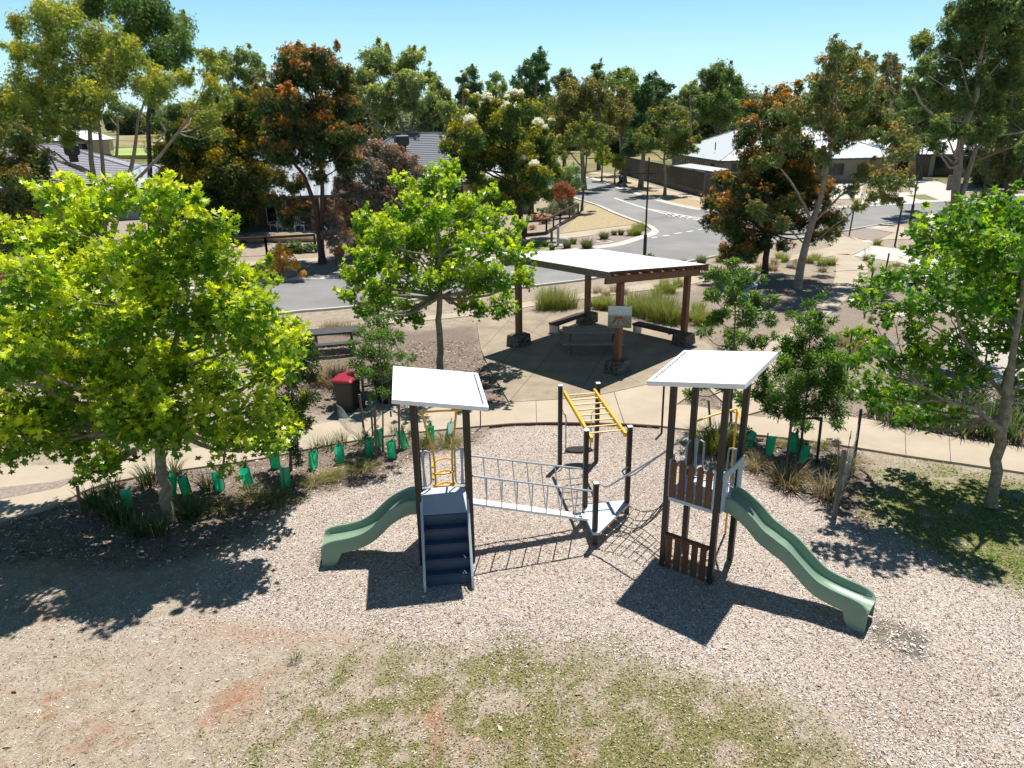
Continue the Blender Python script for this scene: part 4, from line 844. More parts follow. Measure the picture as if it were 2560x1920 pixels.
# aerial view board on the front post
SB = thing('picture_board', (*PF, 1.9), 'aluminium board with a faded aerial picture fixed to the front shelter post', 'sign')
Fb = Frame(PF-V(0.0, 0.11), -14.0)
def pic_mat():
    m, n, l, p = nt('faded_aerial_picture'); p.inputs['Roughness'].default_value = 0.35
    tc = n.new('ShaderNodeTexCoord'); sp = n.new('ShaderNodeSeparateXYZ'); l.new(tc.outputs['Generated'], sp.inputs[0])
    nz = n.new('ShaderNodeTexNoise'); nz.inputs['Scale'].default_value = 9; nz.inputs['Detail'].default_value = 6; l.new(tc.outputs['Generated'], nz.inputs[0])
    r1 = n.new('ShaderNodeValToRGB'); e = r1.color_ramp.elements
    for _ in range(4): e.new(0.5)
    for k, (ps, c) in enumerate(((0, (0.05, 0.09, 0.08)), (0.1, (0.16, 0.2, 0.15)), (0.5, (0.18, 0.22, 0.17)), (0.56, (0.26, 0.3, 0.3)), (0.62, (0.45, 0.52, 0.56)), (1, (0.55, 0.62, 0.68)))): e[k].position = ps; e[k].color = (*c, 1)
    l.new(sp.outputs[2], r1.inputs[0])
    mx = n.new('ShaderNodeMix'); mx.data_type = 'RGBA'; mx.blend_type = 'OVERLAY'; mx.inputs['Factor'].default_value = 0.6; l.new(r1.outputs[0], mx.inputs['A']); l.new(nz.outputs[0], mx.inputs['B']); l.new(mx.outputs['Result'], p.inputs['Base Color']); return m
z0_, z1_ = 1.55, 2.25; bw = 0.37
bd = MB().loft([[Fb(x, y, z) for x, z in ((-bw, z0_), (bw, z0_), (bw, z1_), (-bw, z1_))] for y in (0.0, -0.02)]).build('board', 'zincleg', SB)
pp = MB().loft([[Fb(x, y, z) for x, z in ((-bw+.01, z0_+.01), (bw-.01, z0_+.01), (bw-.01, z1_-.01), (-bw+.01, z1_-.01))] for y in (-0.021, -0.023)]).build('picture', pic_mat(), SB)
for (x0, zz0, x1, zz1, w, mm) in ((-0.16, 1.86, 0.07, 1.90, 0.035, 'redlid'), (-0.22, 1.70, -0.10, 1.90, 0.03, 'redlid'), (0.0, 1.84, 0.12, 1.82, 0.03, 'amber'), (0.03, 1.72, 0.05, 1.84, 0.05, 'amber'), (-0.06, 1.88, 0.12, 1.86, 0.02, 'redlid')):
    MB().bar(Fb(x0, -0.026, zz0), Fb(x1, -0.026, zz1), 0.003, w, up=(0, 0, 1)).build('red_outline', mm, pp)
for (x0, zz0, x1, zz1) in ((-0.30, 1.58, -0.05, 1.88), (-0.06, 1.58, -0.01, 1.88), (0.22, 1.58, 0.04, 1.88), (0.36, 1.62, 0.1, 1.88)):
    MB().bar(Fb(x0, -0.0245, zz0), Fb(x1, -0.0245, zz1), 0.002, 0.018, up=(0, 0, 1)).build('street_line', 'postblack', pp)
# ------------------------------------------------------------------ plane trees
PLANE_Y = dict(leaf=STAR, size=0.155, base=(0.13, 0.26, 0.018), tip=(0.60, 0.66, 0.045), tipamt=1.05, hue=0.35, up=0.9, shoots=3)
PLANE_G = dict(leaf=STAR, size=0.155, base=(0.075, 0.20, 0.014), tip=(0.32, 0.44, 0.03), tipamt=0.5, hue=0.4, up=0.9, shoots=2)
def P2C(lst, y, seed, spread): return pxclumps(lst, y, spread, seed)
b = G(427, 1299); y = b[1]
T_ = lambda lst, y: [WY(px, py, y) for px, py in lst]
c1 = [(330,520,70),(200,520,65),(440,560,75),(110,610,80),(250,620,95),(380,660,95),(520,640,75),(560,720,85),(60,700,70),(180,740,100),(320,780,105),(460,790,100),(620,780,75),(660,850,70),(40,830,80),(150,880,95),(280,900,100),(420,930,100),(560,920,90),(690,930,60),(740,1060,50),(640,1030,80),(90,1000,75),(210,1010,85),(340,1040,85),(480,1060,85),(590,1110,75),(180,1100,60),(300,1120,55),(680,1100,55),(240,1180,50),(50,1060,40),(400,490,45),(540,560,35),(130,500,40),(480,500,30)]
cl = pxclumps(c1, y, 2.3, 3)+[(V(b[0]+dx, b[1]+dy, z), r) for dx, dy, z, r in ((-2.4,-1.7,4.0,.7),(-3.4,-1.3,3.7,.8),(-1.0,-1.9,4.2,.7),(-4.0,.2,3.8,.8),(-3.8,1.2,3.2,.8),(0.4,-1.8,3.4,.6))]+[(V(b[0]+dx, b[1]+dy, z), r) for dx, dy, z, r in ((0.3,1.6,3.2,.9),(-1,1.8,4,.9),(1.2,1.7,4.2,.9),(0,2.2,5,.8),(-2,1.2,3.3,.9),(-2.4,-.6,2.6,.8),(-2.8,.6,3.6,.8),(-3.0,-1,3.3,.7),(-1.6,-1.6,2.5,.7),(0.8,-1.5,2.9,.7),(2.2,1.,3.2,.8))]
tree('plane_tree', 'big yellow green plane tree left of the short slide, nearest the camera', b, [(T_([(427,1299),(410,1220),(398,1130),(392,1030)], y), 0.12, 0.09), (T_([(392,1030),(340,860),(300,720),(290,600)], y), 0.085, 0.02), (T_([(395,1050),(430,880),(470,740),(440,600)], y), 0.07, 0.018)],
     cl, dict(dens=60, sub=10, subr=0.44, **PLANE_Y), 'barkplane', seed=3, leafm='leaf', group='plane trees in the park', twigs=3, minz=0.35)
b = G(1103, 945); y = b[1]
c2 = [(1090,440,30),(1060,470,38),(1130,470,40),(1020,520,45),(1090,540,52),(1160,540,50),(1220,550,40),(960,590,50),(1030,610,55),(1110,620,55),(1190,620,52),(1260,600,42),(1290,640,36),(930,650,48),(1000,690,55),(1080,700,55),(1160,700,55),(1240,690,48),(1300,700,38),(900,700,40),(910,560,34),(880,680,26),(950,760,45),(1030,780,42),(1180,770,42),(1250,760,40),(870,740,28),(1000,460,22),(1120,420,22),(1230,480,20),(910,770,36),(1300,560,20),(1270,525,18)]
cl = pxclumps(c2, y, 2.2, 8)+[(V(b[0]+dx, b[1]+dy, z), r) for dx, dy, z, r in ((0,1.5,3.6,.7),(-1,1.4,4.2,.7),(1,1.4,4.3,.7),(0,1.2,5,.6),(-1.6,-.8,3,.6),(1.3,-1.,3.3,.6))]
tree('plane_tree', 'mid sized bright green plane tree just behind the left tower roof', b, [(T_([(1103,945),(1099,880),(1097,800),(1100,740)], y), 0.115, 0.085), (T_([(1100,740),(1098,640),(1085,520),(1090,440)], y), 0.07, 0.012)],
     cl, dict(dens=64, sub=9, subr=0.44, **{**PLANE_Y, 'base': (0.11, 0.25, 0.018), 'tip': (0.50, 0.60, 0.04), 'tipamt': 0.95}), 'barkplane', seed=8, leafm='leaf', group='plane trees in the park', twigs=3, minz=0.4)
b = G(2477, 1266); y = b[1]
c3 = [(2190,720,42),(2160,750,38),(2220,690,36),(2230,790,44),(2290,840,46),(2340,600,60),(2400,560,60),(2470,540,60),(2540,560,60),(2560,640,70),(2480,640,70),(2400,660,66),(2330,690,60),(2300,760,50),(2380,760,60),(2460,740,62),(2540,750,65),(2150,840,32),(2190,880,42),(2250,900,50),(2320,900,58),(2400,870,60),(2480,850,50),(2550,860,55),(2170,950,42),(2230,990,48),(2300,980,52),(2370,960,46),(2440,930,38),(2320,1040,40),(2370,1050,34),(2270,1050,32),(2200,1010,28),(2570,940,40),(2600,700,70),(2640,800,70),(2640,600,70),(2140,900,24),(2590,990,30)]
cl = pxclumps(c3, y+0.7, 1.7, 12)+[(V(b[0]+dx, b[1]+dy, z), r) for dx, dy, z, r in ((1,1.6,3.6,.8),(2,0,3.5,.9),(2,1.3,4.4,.9),(0,1.5,4.6,.8))]
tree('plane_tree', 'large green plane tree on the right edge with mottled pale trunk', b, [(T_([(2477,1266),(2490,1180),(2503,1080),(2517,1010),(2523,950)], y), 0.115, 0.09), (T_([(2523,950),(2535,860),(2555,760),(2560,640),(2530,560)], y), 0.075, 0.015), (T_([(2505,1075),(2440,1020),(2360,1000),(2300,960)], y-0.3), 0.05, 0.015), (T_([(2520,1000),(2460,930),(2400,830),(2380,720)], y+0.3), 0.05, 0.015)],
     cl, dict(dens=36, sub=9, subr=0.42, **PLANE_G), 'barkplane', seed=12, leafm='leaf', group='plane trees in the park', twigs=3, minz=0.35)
RMUL[0] = 1.0; b = V(14.2, 21.5, 0); y = b[1]
c4 = [(2320,640,40),(2370,600,55),(2440,560,55),(2500,560,55),(2560,600,60),(2360,690,50),(2430,660,55),(2500,680,60),(2560,700,60),(2290,700,36),(2330,760,36),(2400,740,46),(2470,770,45),(2390,545,30),(2460,510,30)]
tree('plane_tree', 'darker green plane tree partly hidden behind the right edge plane tree', b, [([b, b+V(0.05, 0, 1.7), b+V(0.2, 0, 4.5)], 0.11, 0.03)], pxclumps(c4, y, 2.2, 4), dict(dens=34, sub=8, subr=0.45, **{**PLANE_G, 'base': (0.03, 0.085, 0.012), 'tip': (0.10, 0.18, 0.02), 'tipamt': 0.3}), 'barkplane', seed=14, leafm='leaf', group='plane trees in the park')

# ------------------------------------------------------------------ young native trees
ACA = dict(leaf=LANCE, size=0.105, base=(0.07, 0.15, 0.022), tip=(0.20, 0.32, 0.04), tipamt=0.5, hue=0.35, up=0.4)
RMUL[0] = 1.15
def young(px, py, lst, label, seed, la, spread, trunk, bark='barkgrey', dens=190, name='young_tree', r0=0.035, fork=None, **kw):
    b = G(px, py); y = b[1]
    tr_ = [(T_([(px, py)]+trunk, y), r0, 0.008)]
    return tree(name, label, b, tr_, pxclumps(lst, y, spread, seed), {**dict(dens=dens*1.7, sub=8, subr=0.42, **ACA), **la}, bark, seed=seed, leafm='leaf', group='young staked trees in the garden beds', twigs=4, tr=0.006, **kw)
young(2001, 1129, [(2022,760,14),(2040,790,20),(2010,800,18),(2030,830,30),(1990,850,30),(2060,860,28),(2000,900,42),(2060,910,40),(1950,920,30),(1970,970,40),(2040,970,48),(2090,950,32),(1930,980,30),(1940,1020,30),(2000,1020,40),(2070,1020,38),(2110,990,26),(1960,870,24),(2100,900,20),(2000,1060,24),(2055,740,8),(1975,790,10),(2080,800,10),(1905,960,12),(2090,1060,14)], 'dense fine leaved young tree between two stakes right of the long slide tower', 21, dict(base=(0.06, 0.15, 0.02), dens=380), 1.0, [(2008,1060),(2020,960),(2024,850),(2024,765)])
young(1827, 1085, [(1830,660,16),(1800,690,22),(1860,700,24),(1890,760,26),(1780,740,20),(1830,740,30),(1870,800,30),(1800,800,28),(1920,800,18),(1840,850,28),(1760,830,14),(1890,860,20),(1930,750,12),(1910,700,10),(1770,690,10),(1800,900,20),(1860,920,24),(1905,930,20),(1745,950,12),(1730,990,16),(1760,960,14),(1840,1000,22),(1890,990,16),(1810,960,20),(1940,840,8)], 'open leafy young tree right behind the taller tower roof', 22, dict(dens=330, size=0.125, base=(0.07, 0.15, 0.02), tip=(0.2, 0.3, 0.04)), 1.0, [(1828,1000),(1834,900),(1838,780),(1830,680)])
young(957.5, 1127, [(930,800,16),(960,810,20),(900,830,14),(940,850,30),(985,850,24),(1015,920,14),(905,880,24),(950,890,34),(890,910,18),(1000,890,16),(915,935,22),(960,930,26),(880,860,10),(925,770,9),(975,790,9),(960,980,14),(1030,895,8),(935,990,12)], 'young tree ringed by stakes in front of the bins', 23, dict(dens=300, base=(0.08, 0.18, 0.025), tip=(0.17, 0.27, 0.05)), 0.9, [(957,1040),(955,960),(950,880),(940,790)], r0=0.022)
young(727, 1175, [(760,850,26),(740,890,36),(770,930,30),(730,950,40),(700,990,36),(760,1000,34),(730,1040,34),(700,1080,34),(760,1060,22),(720,1120,26),(780,890,20),(690,920,20),(735,810,16),(700,850,16),(670,1040,20),(745,1150,14)], 'dull green narrow leaved young tree half hidden behind the big plane tree', 24, dict(dens=300, base=(0.05, 0.09, 0.025), tip=(0.09, 0.13, 0.04), tipamt=0.3), 1.0, [(725,1080),(730,980),(740,880),(745,800)])
RMUL[0] = 1.0
# ------------------------------------------------------------------ grasses
def blades(n, h, spread, w, c0, c1, seed, lean=0.5, stalks=0, dead=0.15, segs=3):
    g = np.random.default_rng(seed); vs = []; fs = []; cs = []; o = 0
    c0 = np.array(c0); c1 = np.array(c1)
    for i in range(n):
        a = g.random()*2*math.pi; r = spread*0.35*math.sqrt(g.random()); ro = V(math.cos(a), math.sin(a), 0); a2 = a+g.normal()*0.6; dr = V(math.cos(a2), math.sin(a2), 0)
        L = h*(0.6+0.5*g.random()); le = lean*(0.25+0.9*g.random()); side = V(-dr[1], dr[0], 0)*w*(0.6+0.7*g.random()); p0 = ro*r
        col = (c0*(1-(k := g.random()))+c1*k)*(0.8+0.4*g.random()); 
        if g.random() < dead: col = V(0.30, 0.23, 0.12)*(0.7+0.5*g.random())
        pts = []
        for s_ in range(segs+1):
            t = s_/segs; pts.append(p0+dr*(spread*le*t**1.7)+V(0, 0, L*(t-0.42*le*t**2.6)))
        for s_, p in enumerate(pts):
            t = s_/segs; ww = side*(1-t**1.5)*0.5
            if s_ < segs: vs += [p-ww, p+ww]; cs += [col*(0.9+0.2*t)]*2
            else: vs += [p]; cs += [col*1.1]
        for s_ in range(segs-1): q = o+2*s_; fs += [(q, q+1, q+3), (q, q+3, q+2)]
        q = o+2*(segs-1); fs.append((q, q+1, q+2)); o += 2*segs+1
    for i in range(stalks):
        a = g.random()*6.28; d_ = V(math.cos(a), math.sin(a), 0); L = h*1.55*(0.8+0.3*g.random()); p = d_*spread*0.2; tp = p+d_*spread*0.35*g.random()+V(0, 0, L); sd = V(-d_[1], d_[0], 0)*0.006
        vs += [p-sd, p+sd, tp+sd, tp-sd, tp-V(0, 0, .18)-sd*2.4, tp-V(0, 0, .18)+sd*2.4, tp]; cs += [V(0.14, 0.10, 0.06)]*7; fs += [(o, o+1, o+2), (o, o+2, o+3), (o+4, o+5, o+6)]; o += 7
    return np.array(vs), np.array(fs), np.array(cs)
TK = {}
def tussock_mesh(kind, var):
    key = (kind, var)
    if key in TK: return TK[key]
    K = dict(lush=(260, 0.62, 0.62, 0.016, (0.13, 0.19, 0.025), (0.27, 0.30, 0.05), 0.85, 0, 0.12), strap=(90, 0.55, 0.5, 0.026, (0.04, 0.075, 0.022), (0.11, 0.16, 0.05), 0.8, 0, 0.12),
        dry=(200, 0.5, 0.55, 0.012, (0.26, 0.21, 0.10), (0.36, 0.29, 0.16), 0.8, 0, 0.5), low=(200, 0.22, 0.5, 0.010, (0.15, 0.17, 0.035), (0.26, 0.25, 0.07), 1.0, 0, 0.25),
        dome=(420, 0.55, 0.5, 0.014, (0.05, 0.09, 0.02), (0.12, 0.17, 0.04), 0.75, 0, 0.1), stalk=(170, 0.5, 0.5, 0.015, (0.10, 0.14, 0.03), (0.24, 0.25, 0.07), 0.8, 8, 0.3),
        rusty=(150, 0.5, 0.6, 0.018, (0.08, 0.10, 0.03), (0.22, 0.15, 0.07), 0.8, 0, 0.35), silver=(240, 0.42, 0.5, 0.012, (0.24, 0.25, 0.20), (0.40, 0.40, 0.34), 0.7, 0, 0.1),
        tall=(240, 1.0, 0.8, 0.014, (0.12, 0.19, 0.03), (0.27, 0.29, 0.06), 0.7, 0, 0.15), thin=(60, 0.45, 0.4, 0.014, (0.06, 0.10, 0.03), (0.13, 0.18, 0.05), 0.8, 0, 0.1))[kind]
    n, h, sp, w, c0, c1, lean, stk, dead = K
    data = blades(n, h, sp, w, c0, c1, 100+hash_(kind)+var, lean, stk, dead)
    o_ = trimesh('tmp', data, 'grassblade'); TK[key] = o_.data; bpy.data.objects.remove(o_); return TK[key]
def hash_(s): return sum(ord(c)*(i+3) for i, c in enumerate(s)) % 97
def tussocks(lst, kind, label, group, name='tussock', cat='tussock', sc=1.0):
    for i, q in enumerate(lst):
        s_ = (q[2] if len(q) > 2 else 1.0)*sc; p = G(q[0], q[1]); o = bpy.data.objects.new(name, tussock_mesh(kind, i % 3)); C.objects.link(o)
        o.location = (p[0], p[1], 0.0 if p[1] < 40 else 0.02); o.rotation_euler = (0, 0, (i*2.4) % 6.28); o.scale = (s_, s_, s_*(0.9+0.2*((i*37) % 10)/10))
        tag(o, label, cat, group)
tussocks([(1360,775,1.2),(1380,773,1.3),(1403,773,1.25),(1426,770,1.1),(1371,766,1.1)], 'tall', 'tall yellow green tussock grass in the clump seen between the left and rear shelter posts', 'tussocks seen between left and rear shelter posts')
tussocks([(1487,764,1.0),(1501,772,1.1),(1520,772,1.1),(1512,760,.9),(1540,775,.9)], 'lush', 'yellow green tussock grass just right of the rear shelter post', 'tussocks right of the rear shelter post')
tussocks([(1577,787,1.2),(1600,790,1.25),(1629,796,1.3),(1652,804,1.3),(1675,808,1.3),(1692,806,1.1),(1590,770,1.1),(1640,780,1.1),(1665,782,1.1)], 'tall', 'arching lime green tussock grass behind the right bench, left of the right shelter post', 'tussocks behind the right bench')
tussocks([(1735,800,1.2),(1755,812,1.2),(1778,808,1.1),(1745,780,1.1)], 'lush', 'lime tussock grass against the right side of the right shelter post', 'tussocks right of the right shelter post')
tussocks([(1493,732,1),(1536,729,1),(1560,735,.9),(1515,738,.9)], 'dry', 'straw coloured dry tussock grass near the kerb behind the shelter', 'straw tussocks behind the shelter')
tussocks([(1652,729,1.1),(1675,732,1.1),(1695,715,1.0),(1660,715,.9),(1640,745,1)], 'lush', 'olive tussock grass on the street side seen under the right end of the shelter roof', 'tussocks seen under the right end of the shelter roof')
tussocks([(1970,1211,1.35)], 'rusty', 'large rusty green tussock in front of the staked fine leaved tree', None)
tussocks([(2066,1240,1.25)], 'rusty', 'green tussock with pale blades nearest the mesh post', None)
tussocks([(2108,1180,1.3)], 'stalk', 'tall tussock with brown flower stalks beside the mesh post', None)
tussocks([(1888,1170,0.95)], 'dry', 'straw coloured tussock beside the long slide top', None)
tussocks([(1775,1127,1.45),(1800,1122,1.3)], 'lush', 'soft green grass mound seen between the taller tower posts', 'soft mounds between the taller tower posts')
tussocks([(1822,1135,1.3)], 'rusty', 'brownish green grass seen through the rear of the taller tower', None)
tussocks([(1950,1112,.8),(2050,1118,.8)], 'low', 'small bright low grass near the stake beside the path', 'small low grasses near the stakes')
tussocks([(1948,647,.9),(2023,657,1.0),(2055,664,1.0),(2077,662,1.0),(1962,655,.9),(1842,655,1.1),(1823,660,1.1),(1881,655,1.1),(1860,650,1),(2040,650,.9),(1800,655,1)], 'lush', 'green tussock grass in the bed between the street and the curved path', 'green tussocks between street and curved path')
tussocks([(2055,679,.9),(1935,660,.9),(1990,662,.9)], 'rusty', 'brown tinged tussock grass beside the pale gum trunk bed', 'brown tinged tussocks near pale gum trunk')
tussocks([(1899,673,1.1),(1932,676,1.15),(1915,676,1.1)], 'dry', 'dusky dry shrubby grass at the foot of the red brown trunk', 'dusky grasses at the red brown trunk')
tussocks([(1975,669,1),(1990,672,.9),(1842,683,1),(1820,684,1),(1862,680,1)], 'silver', 'silvery white tussock grass beside the footpath', 'silvery tussocks beside the footpath')
tussocks([(1364,616,.9),(1380,625,.8),(1418,621,1.15),(1433,610,1.0)], 'dome', 'dark green clump beside the pale bollards at the street corner', 'dark clumps beside the bollards')
tussocks([(1467,622,1.6)], 'dome', 'largest dark green clump beside the drain grate', None)
tussocks([(1510,599,1.4)], 'dome', 'upright dark green clump behind the drain grate', None)
tussocks([(1535,588,.9),(1552,588,.9)], 'dome', 'rounded purplish green clump on the street corner bed', 'rounded clumps on the corner')
tussocks([(1580,589,1.3),(1593,587,1.2),(1605,575,1.3),(1590,578,1.2)], 'lush', 'spreading green clump next to the street lamp at the corner kerb', 'spreading clumps at the corner kerb')
tussocks([(1753,660,1.2)], 'dome', 'single round dark clump beyond the right corner of the shelter roof', None)
tussocks([(1708,658,1)], 'thin', 'thin grass poking up behind the shelter roof', None)
tussocks([(2094,592,.9)], 'dome', 'dark clump at the kerb left of the star picket', None)
tussocks([(2192,612,.9)], 'lush', 'yellow green clump between the two footpath slabs', None)
tussocks([(2166,651,1.0)], 'stalk', 'clump with tall dark flower stalks on the path junction', None)
tussocks([(260,1288,1.2),(299,1312,1.2),(399,1334,1.0),(473,1293,1.3),(373,1212,1.1),(430,1195,1.1),(230,1270,1.1),(520,1225,.9),(285,1240,1.0)], 'strap', 'strappy dark green clump around the foot of the big plane tree', 'strappy clumps around the big plane tree')
tussocks([(343,1338,1.05)], 'strap', 'sunlit strappy clump nearest the camera, left of the big plane trunk', None)
tussocks([(793,1121,1),(822,1121,1),(855,1110,1.1),(903,1113,1),(1054,1129,1),(1112,1110,1),(988,1085,.9),(1030,1095,.9)], 'thin', 'thin dark strappy plant among the green sleeves behind the left tower', 'thin strappy plants among the sleeves')
tussocks([(551,1270,1.2),(629,1249,1.2),(694,1254,1.2),(781,1207,1.1),(829,1196,.9),(905,1176,1.2),(840,1194,.9),(1060,1115,1.2),(1130,1112,1.1)], 'low', 'low mossy yellow green grass mound at the edge of the wood chips', 'low mossy mounds along the chip edge')
tussocks([(820,950,1.5),(847,943,1.4),(800,960,1.3),(835,965,1.2)], 'dry', 'large tan and green grass clump between picnic table and red bin', 'tan clumps between picnic table and bin')
tussocks([(814,830,1.2),(833,828,1.2),(856,830,1.2),(880,832,1.2),(900,834,1.1)], 'dry', 'tall tan grass in the row behind the street side picnic table', 'tan grass row behind the picnic table')
tussocks([(2110,860,1.6),(2140,880,1.5),(2090,905,1.4),(2150,850,1.3)], 'dry', 'bronze grass mass beyond the fine leaved tree by the notice sign', 'bronze grasses by the notice sign')
tussocks([(2230,1060,1.4),(2290,1062,1.5),(2350,1070,1.5),(2410,1085,1.5),(2470,1090,1.5),(2530,1098,1.5),(2250,1030,1.5),(2320,1030,1.5),(2400,1040,1.5),(2480,1050,1.5),(2550,1060,1.5),(2190,1035,1.3),(2440,1010,1.4),(2520,1015,1.4),(2340,1000,1.4)], 'strap', 'dark bushy grass in the shaded row under the right plane tree', 'dark grasses under the right plane tree')
tussocks([(2240,665,.9),(2262,680,.9),(2235,700,.9)], 'dry', 'wispy dry grass beside the path right of the curve', 'wispy grasses right of the curve')
tussocks([(741,1652,0.5)], 'thin', 'lone small green weed on the bare ground front left', None, name='weed', cat='weed')
# ------------------------------------------------------------------ tree guards
def guard_proto(col, seed, plant=True):
    g = np.random.default_rng(seed); r = thing('tree_guard', (0, 0, 0), None, 'tree guard', 'green plastic tree guards')
    w = 0.13; a = g.random()*2; P = [V(math.cos(a+k*2.094)*w, math.sin(a+k*2.094)*w, 0) for k in range(3)]; h = 0.44; vs = []; fs = []; cs = []; n = 5
    lean = V(g.normal()*0.03, g.normal()*0.03, 0)
    for i in range(n+1):
        z = h*i/n
        for k in range(3):
            for s_ in range(3):
                t = s_/3; p = P[k]*(1-t)+P[(k+1) % 3]*t; vs.append(p*(1+g.normal()*0.04)+lean*i/n+V(0, 0, z+g.normal()*0.006)); cs.append(np.array(col)*(0.92+0.16*g.random()))
    for i in range(n):
        for k in range(9): q = i*9+k; q2 = i*9+(k+1) % 9; fs += [(q, q2, q2+9), (q, q2+9, q+9)]
    trimesh('sleeve', (np.array(vs), np.array(fs), np.array(cs)), 'guard', r)
    MB().bar(P[0]*0.9, P[0]*0.9+lean+V(0, 0, 0.52), 0.022, 0.022, up=(1, 0, 0)).build('stake', 'stake', r)
    cl = [(V(0, 0, 0.40), 0.09), (V(0.02, 0, 0.52), 0.07)]
    if plant: trimesh('seedling', crown(cl, OVAL, 0.07, 160, (0.05, 0.10, 0.03), (0.14, 0.2, 0.05), seed=seed, sub=4), 'leaf', r)
    return r
GR = [guard_proto((0.05, 0.56, 0.31), 1), guard_proto((0.06, 0.60, 0.35), 2, False), guard_proto((0.045, 0.50, 0.28), 3)]; used = [False]*3; GC = [0]
def guards(lst, label, group, tilt=0.06):
    for q in lst:
        i = GC[0]; GC[0] += 1; k = i % 3; p = G(q[0], q[1]); r = GR[k] if not used[k] else copy_tree(GR[k]); used[k] = True
        r.location = (p[0], p[1], 0); r.rotation_euler = (tilt*math.sin(i*2.1+1), tilt*math.cos(i*1.7), i*1.3); r.scale = (1, 1, 0.95+0.12*(i % 3)/2); tag(r, label, 'tree guard', group)
L1 = 'green plastic sleeve tree guard in the row left of the tower, beside the wood chips'
guards([(784,1169)], 'green plastic tree guard with dark slot, left end of the open row by the chips', 'green plastic tree guards', 0.1)
guards([(851,1154)], 'green plastic tree guard with a sprouting plant, standing alone in the open mulch', 'green plastic tree guards', 0.02)
guards([(923,1137)], 'green plastic tree guard directly left of the front stake of the ringed young tree', 'green plastic tree guards', 0.03)
guards([(949,1113)], 'green plastic tree guard behind the stakes at the ringed young tree', 'green plastic tree guards', 0.03)
guards([(982.6,1144)], 'green plastic tree guard nearest the left tower post in the open row', 'green plastic tree guards', 0.02)
guards([(1011.5,1121)], 'tilted green plastic tree guard just left of the left tower roof post', 'green plastic tree guards', 0.15)
guards([(1075,1104)], 'green plastic tree guard framed between the left tower posts', 'green plastic tree guards', 0.03)
guards([(323,1273)], 'green plastic tree guard left of the big plane trunk', 'green plastic tree guards', 0.05)
guards([(427,1238)], 'green plastic tree guard half hidden behind the big plane trunk', 'green plastic tree guards', 0.05)
guards([(466,1234)], 'green plastic tree guard just right of the big plane trunk', 'green plastic tree guards', 0.12)
guards([(551,1225),(622.6,1212.6)], 'green plastic tree guard in the pair under the drooping edge of the big plane tree', 'pair of guards under the plane edge', 0.06)
guards([(690,1169)], 'green plastic tree guard behind the dull green young tree', 'green plastic tree guards', 0.05)
guards([(714,1217)], 'green plastic tree guard in front of the dull green young tree', 'green plastic tree guards', 0.05)
guards([(1982,1129),(2004,1155)], 'green plastic tree guard at the trunk of the staked fine leaved tree', 'guards at the fine leaved tree', 0.05)
guards([(1924,1134)], 'pale green tree guard left of the staked fine leaved tree', 'green plastic tree guards', 0.03)
guards([(1866,1122)], 'green tree guard glimpsed right of the taller tower posts', 'green plastic tree guards', 0.03)
guards([(2248,715),(2270,738)], 'green tree guard among leaves beside the far curved path', 'guards beside the far path', 0.06)
pg = guard_proto((0.35, 0.52, 0.48), 9, False); p = G(1123, 1092); pg.location = (p[0], p[1], 0); pg.rotation_euler = (0.05, 0.18, 0); tag(pg, 'faded whitish tree guard leaning beside the left tower', 'tree guard')

# ------------------------------------------------------------------ stakes and wire
def stake(b, t, w, m, label, name='garden_stake', cat='stake', group=None):
    p = G(*b); 
    y = p[1]; q = WY(t[0], t[1], y+0.02); o = MB().bar(p-V(0, 0, 0.05), q, w, w, up=(0, 1, 0)).build(name, m, bevel=0.003); return tag(o, label, cat, group)
stake((1654,1081), (1660.5,955), 0.045, 'picket', 'lone dark steel picket at the chip edge left of the taller tower')
stake((913,1098), (898,986), 0.05, 'stake', 'left timber stake of the ringed young tree, before the red bin', group='stakes round the ringed tree')
stake((932,1092), (926,992), 0.045, 'stake', 'thin rear timber stake of the ringed young tree', group='stakes round the ringed tree')
stake((941,1144), (936,1015), 0.055, 'stake', 'thick front timber stake of the ringed young tree', group='stakes round the ringed tree')
stake((998,1127), (997,1009), 0.05, 'stake', 'right timber stake of the ringed young tree under the roof corner', group='stakes round the ringed tree')
stake((1201,1068), (1201,1010), 0.03, 'stake', 'short thin stake at the path edge right of the left tower')
stake((2086,1291), (2111,1127), 0.075, 'grey_timber', 'thick grey timber post holding chicken wire at the right bed corner', 'fence_post', 'post')
stake((2136,1149), (2153,1023), 0.05, 'picket', 'rusty steel picket holding chicken wire at the path edge')
stake((1967,1151), (1980,1043), 0.05, 'stake', 'left stake tied to the fine leaved young tree', group='stakes of the fine leaved tree')
stake((2042,1155), (2054,1043), 0.05, 'picket', 'right dark stake tied to the fine leaved young tree', group='stakes of the fine leaved tree')
stake((1777,1068), (1771,1000), 0.05, 'stake', 'timber stake seen between the taller tower posts left of the yellow climber', group='stakes of the open leafy tree')
stake((1830,1082), (1826,1010), 0.05, 'stake', 'timber stake seen in the middle of the taller tower behind', group='stakes of the open leafy tree')
stake((2123,588.5), (2134,528), 0.07, 'picket', 'slim dark post on the gravel corner beside the kerb clump', 'sign_post', 'post')
stake((2237,614), (2256.5,509), 0.08, 'picket', 'tall dark post on the mulch between the paths', 'sign_post', 'post')
stake((2210,696), (2223,633), 0.06, 'picket', 'grey picket beside the dark plant right of the curved path')
stake((2176,709), (2183,677.5), 0.06, 'picket', 'short picket right of the widest bend of the curved path')
stake((555,1180), (566,1095), 0.045, 'stake', 'dark stake in shade right of the big plane trunk')
stake((203,1280), (193,1215), 0.05, 'stake', 'shaded stake left of the big plane tree')
stake((745,1150), (742,1060), 0.035, 'stake', 'right stake of the dull green young tree', group='stakes of the dull young tree')
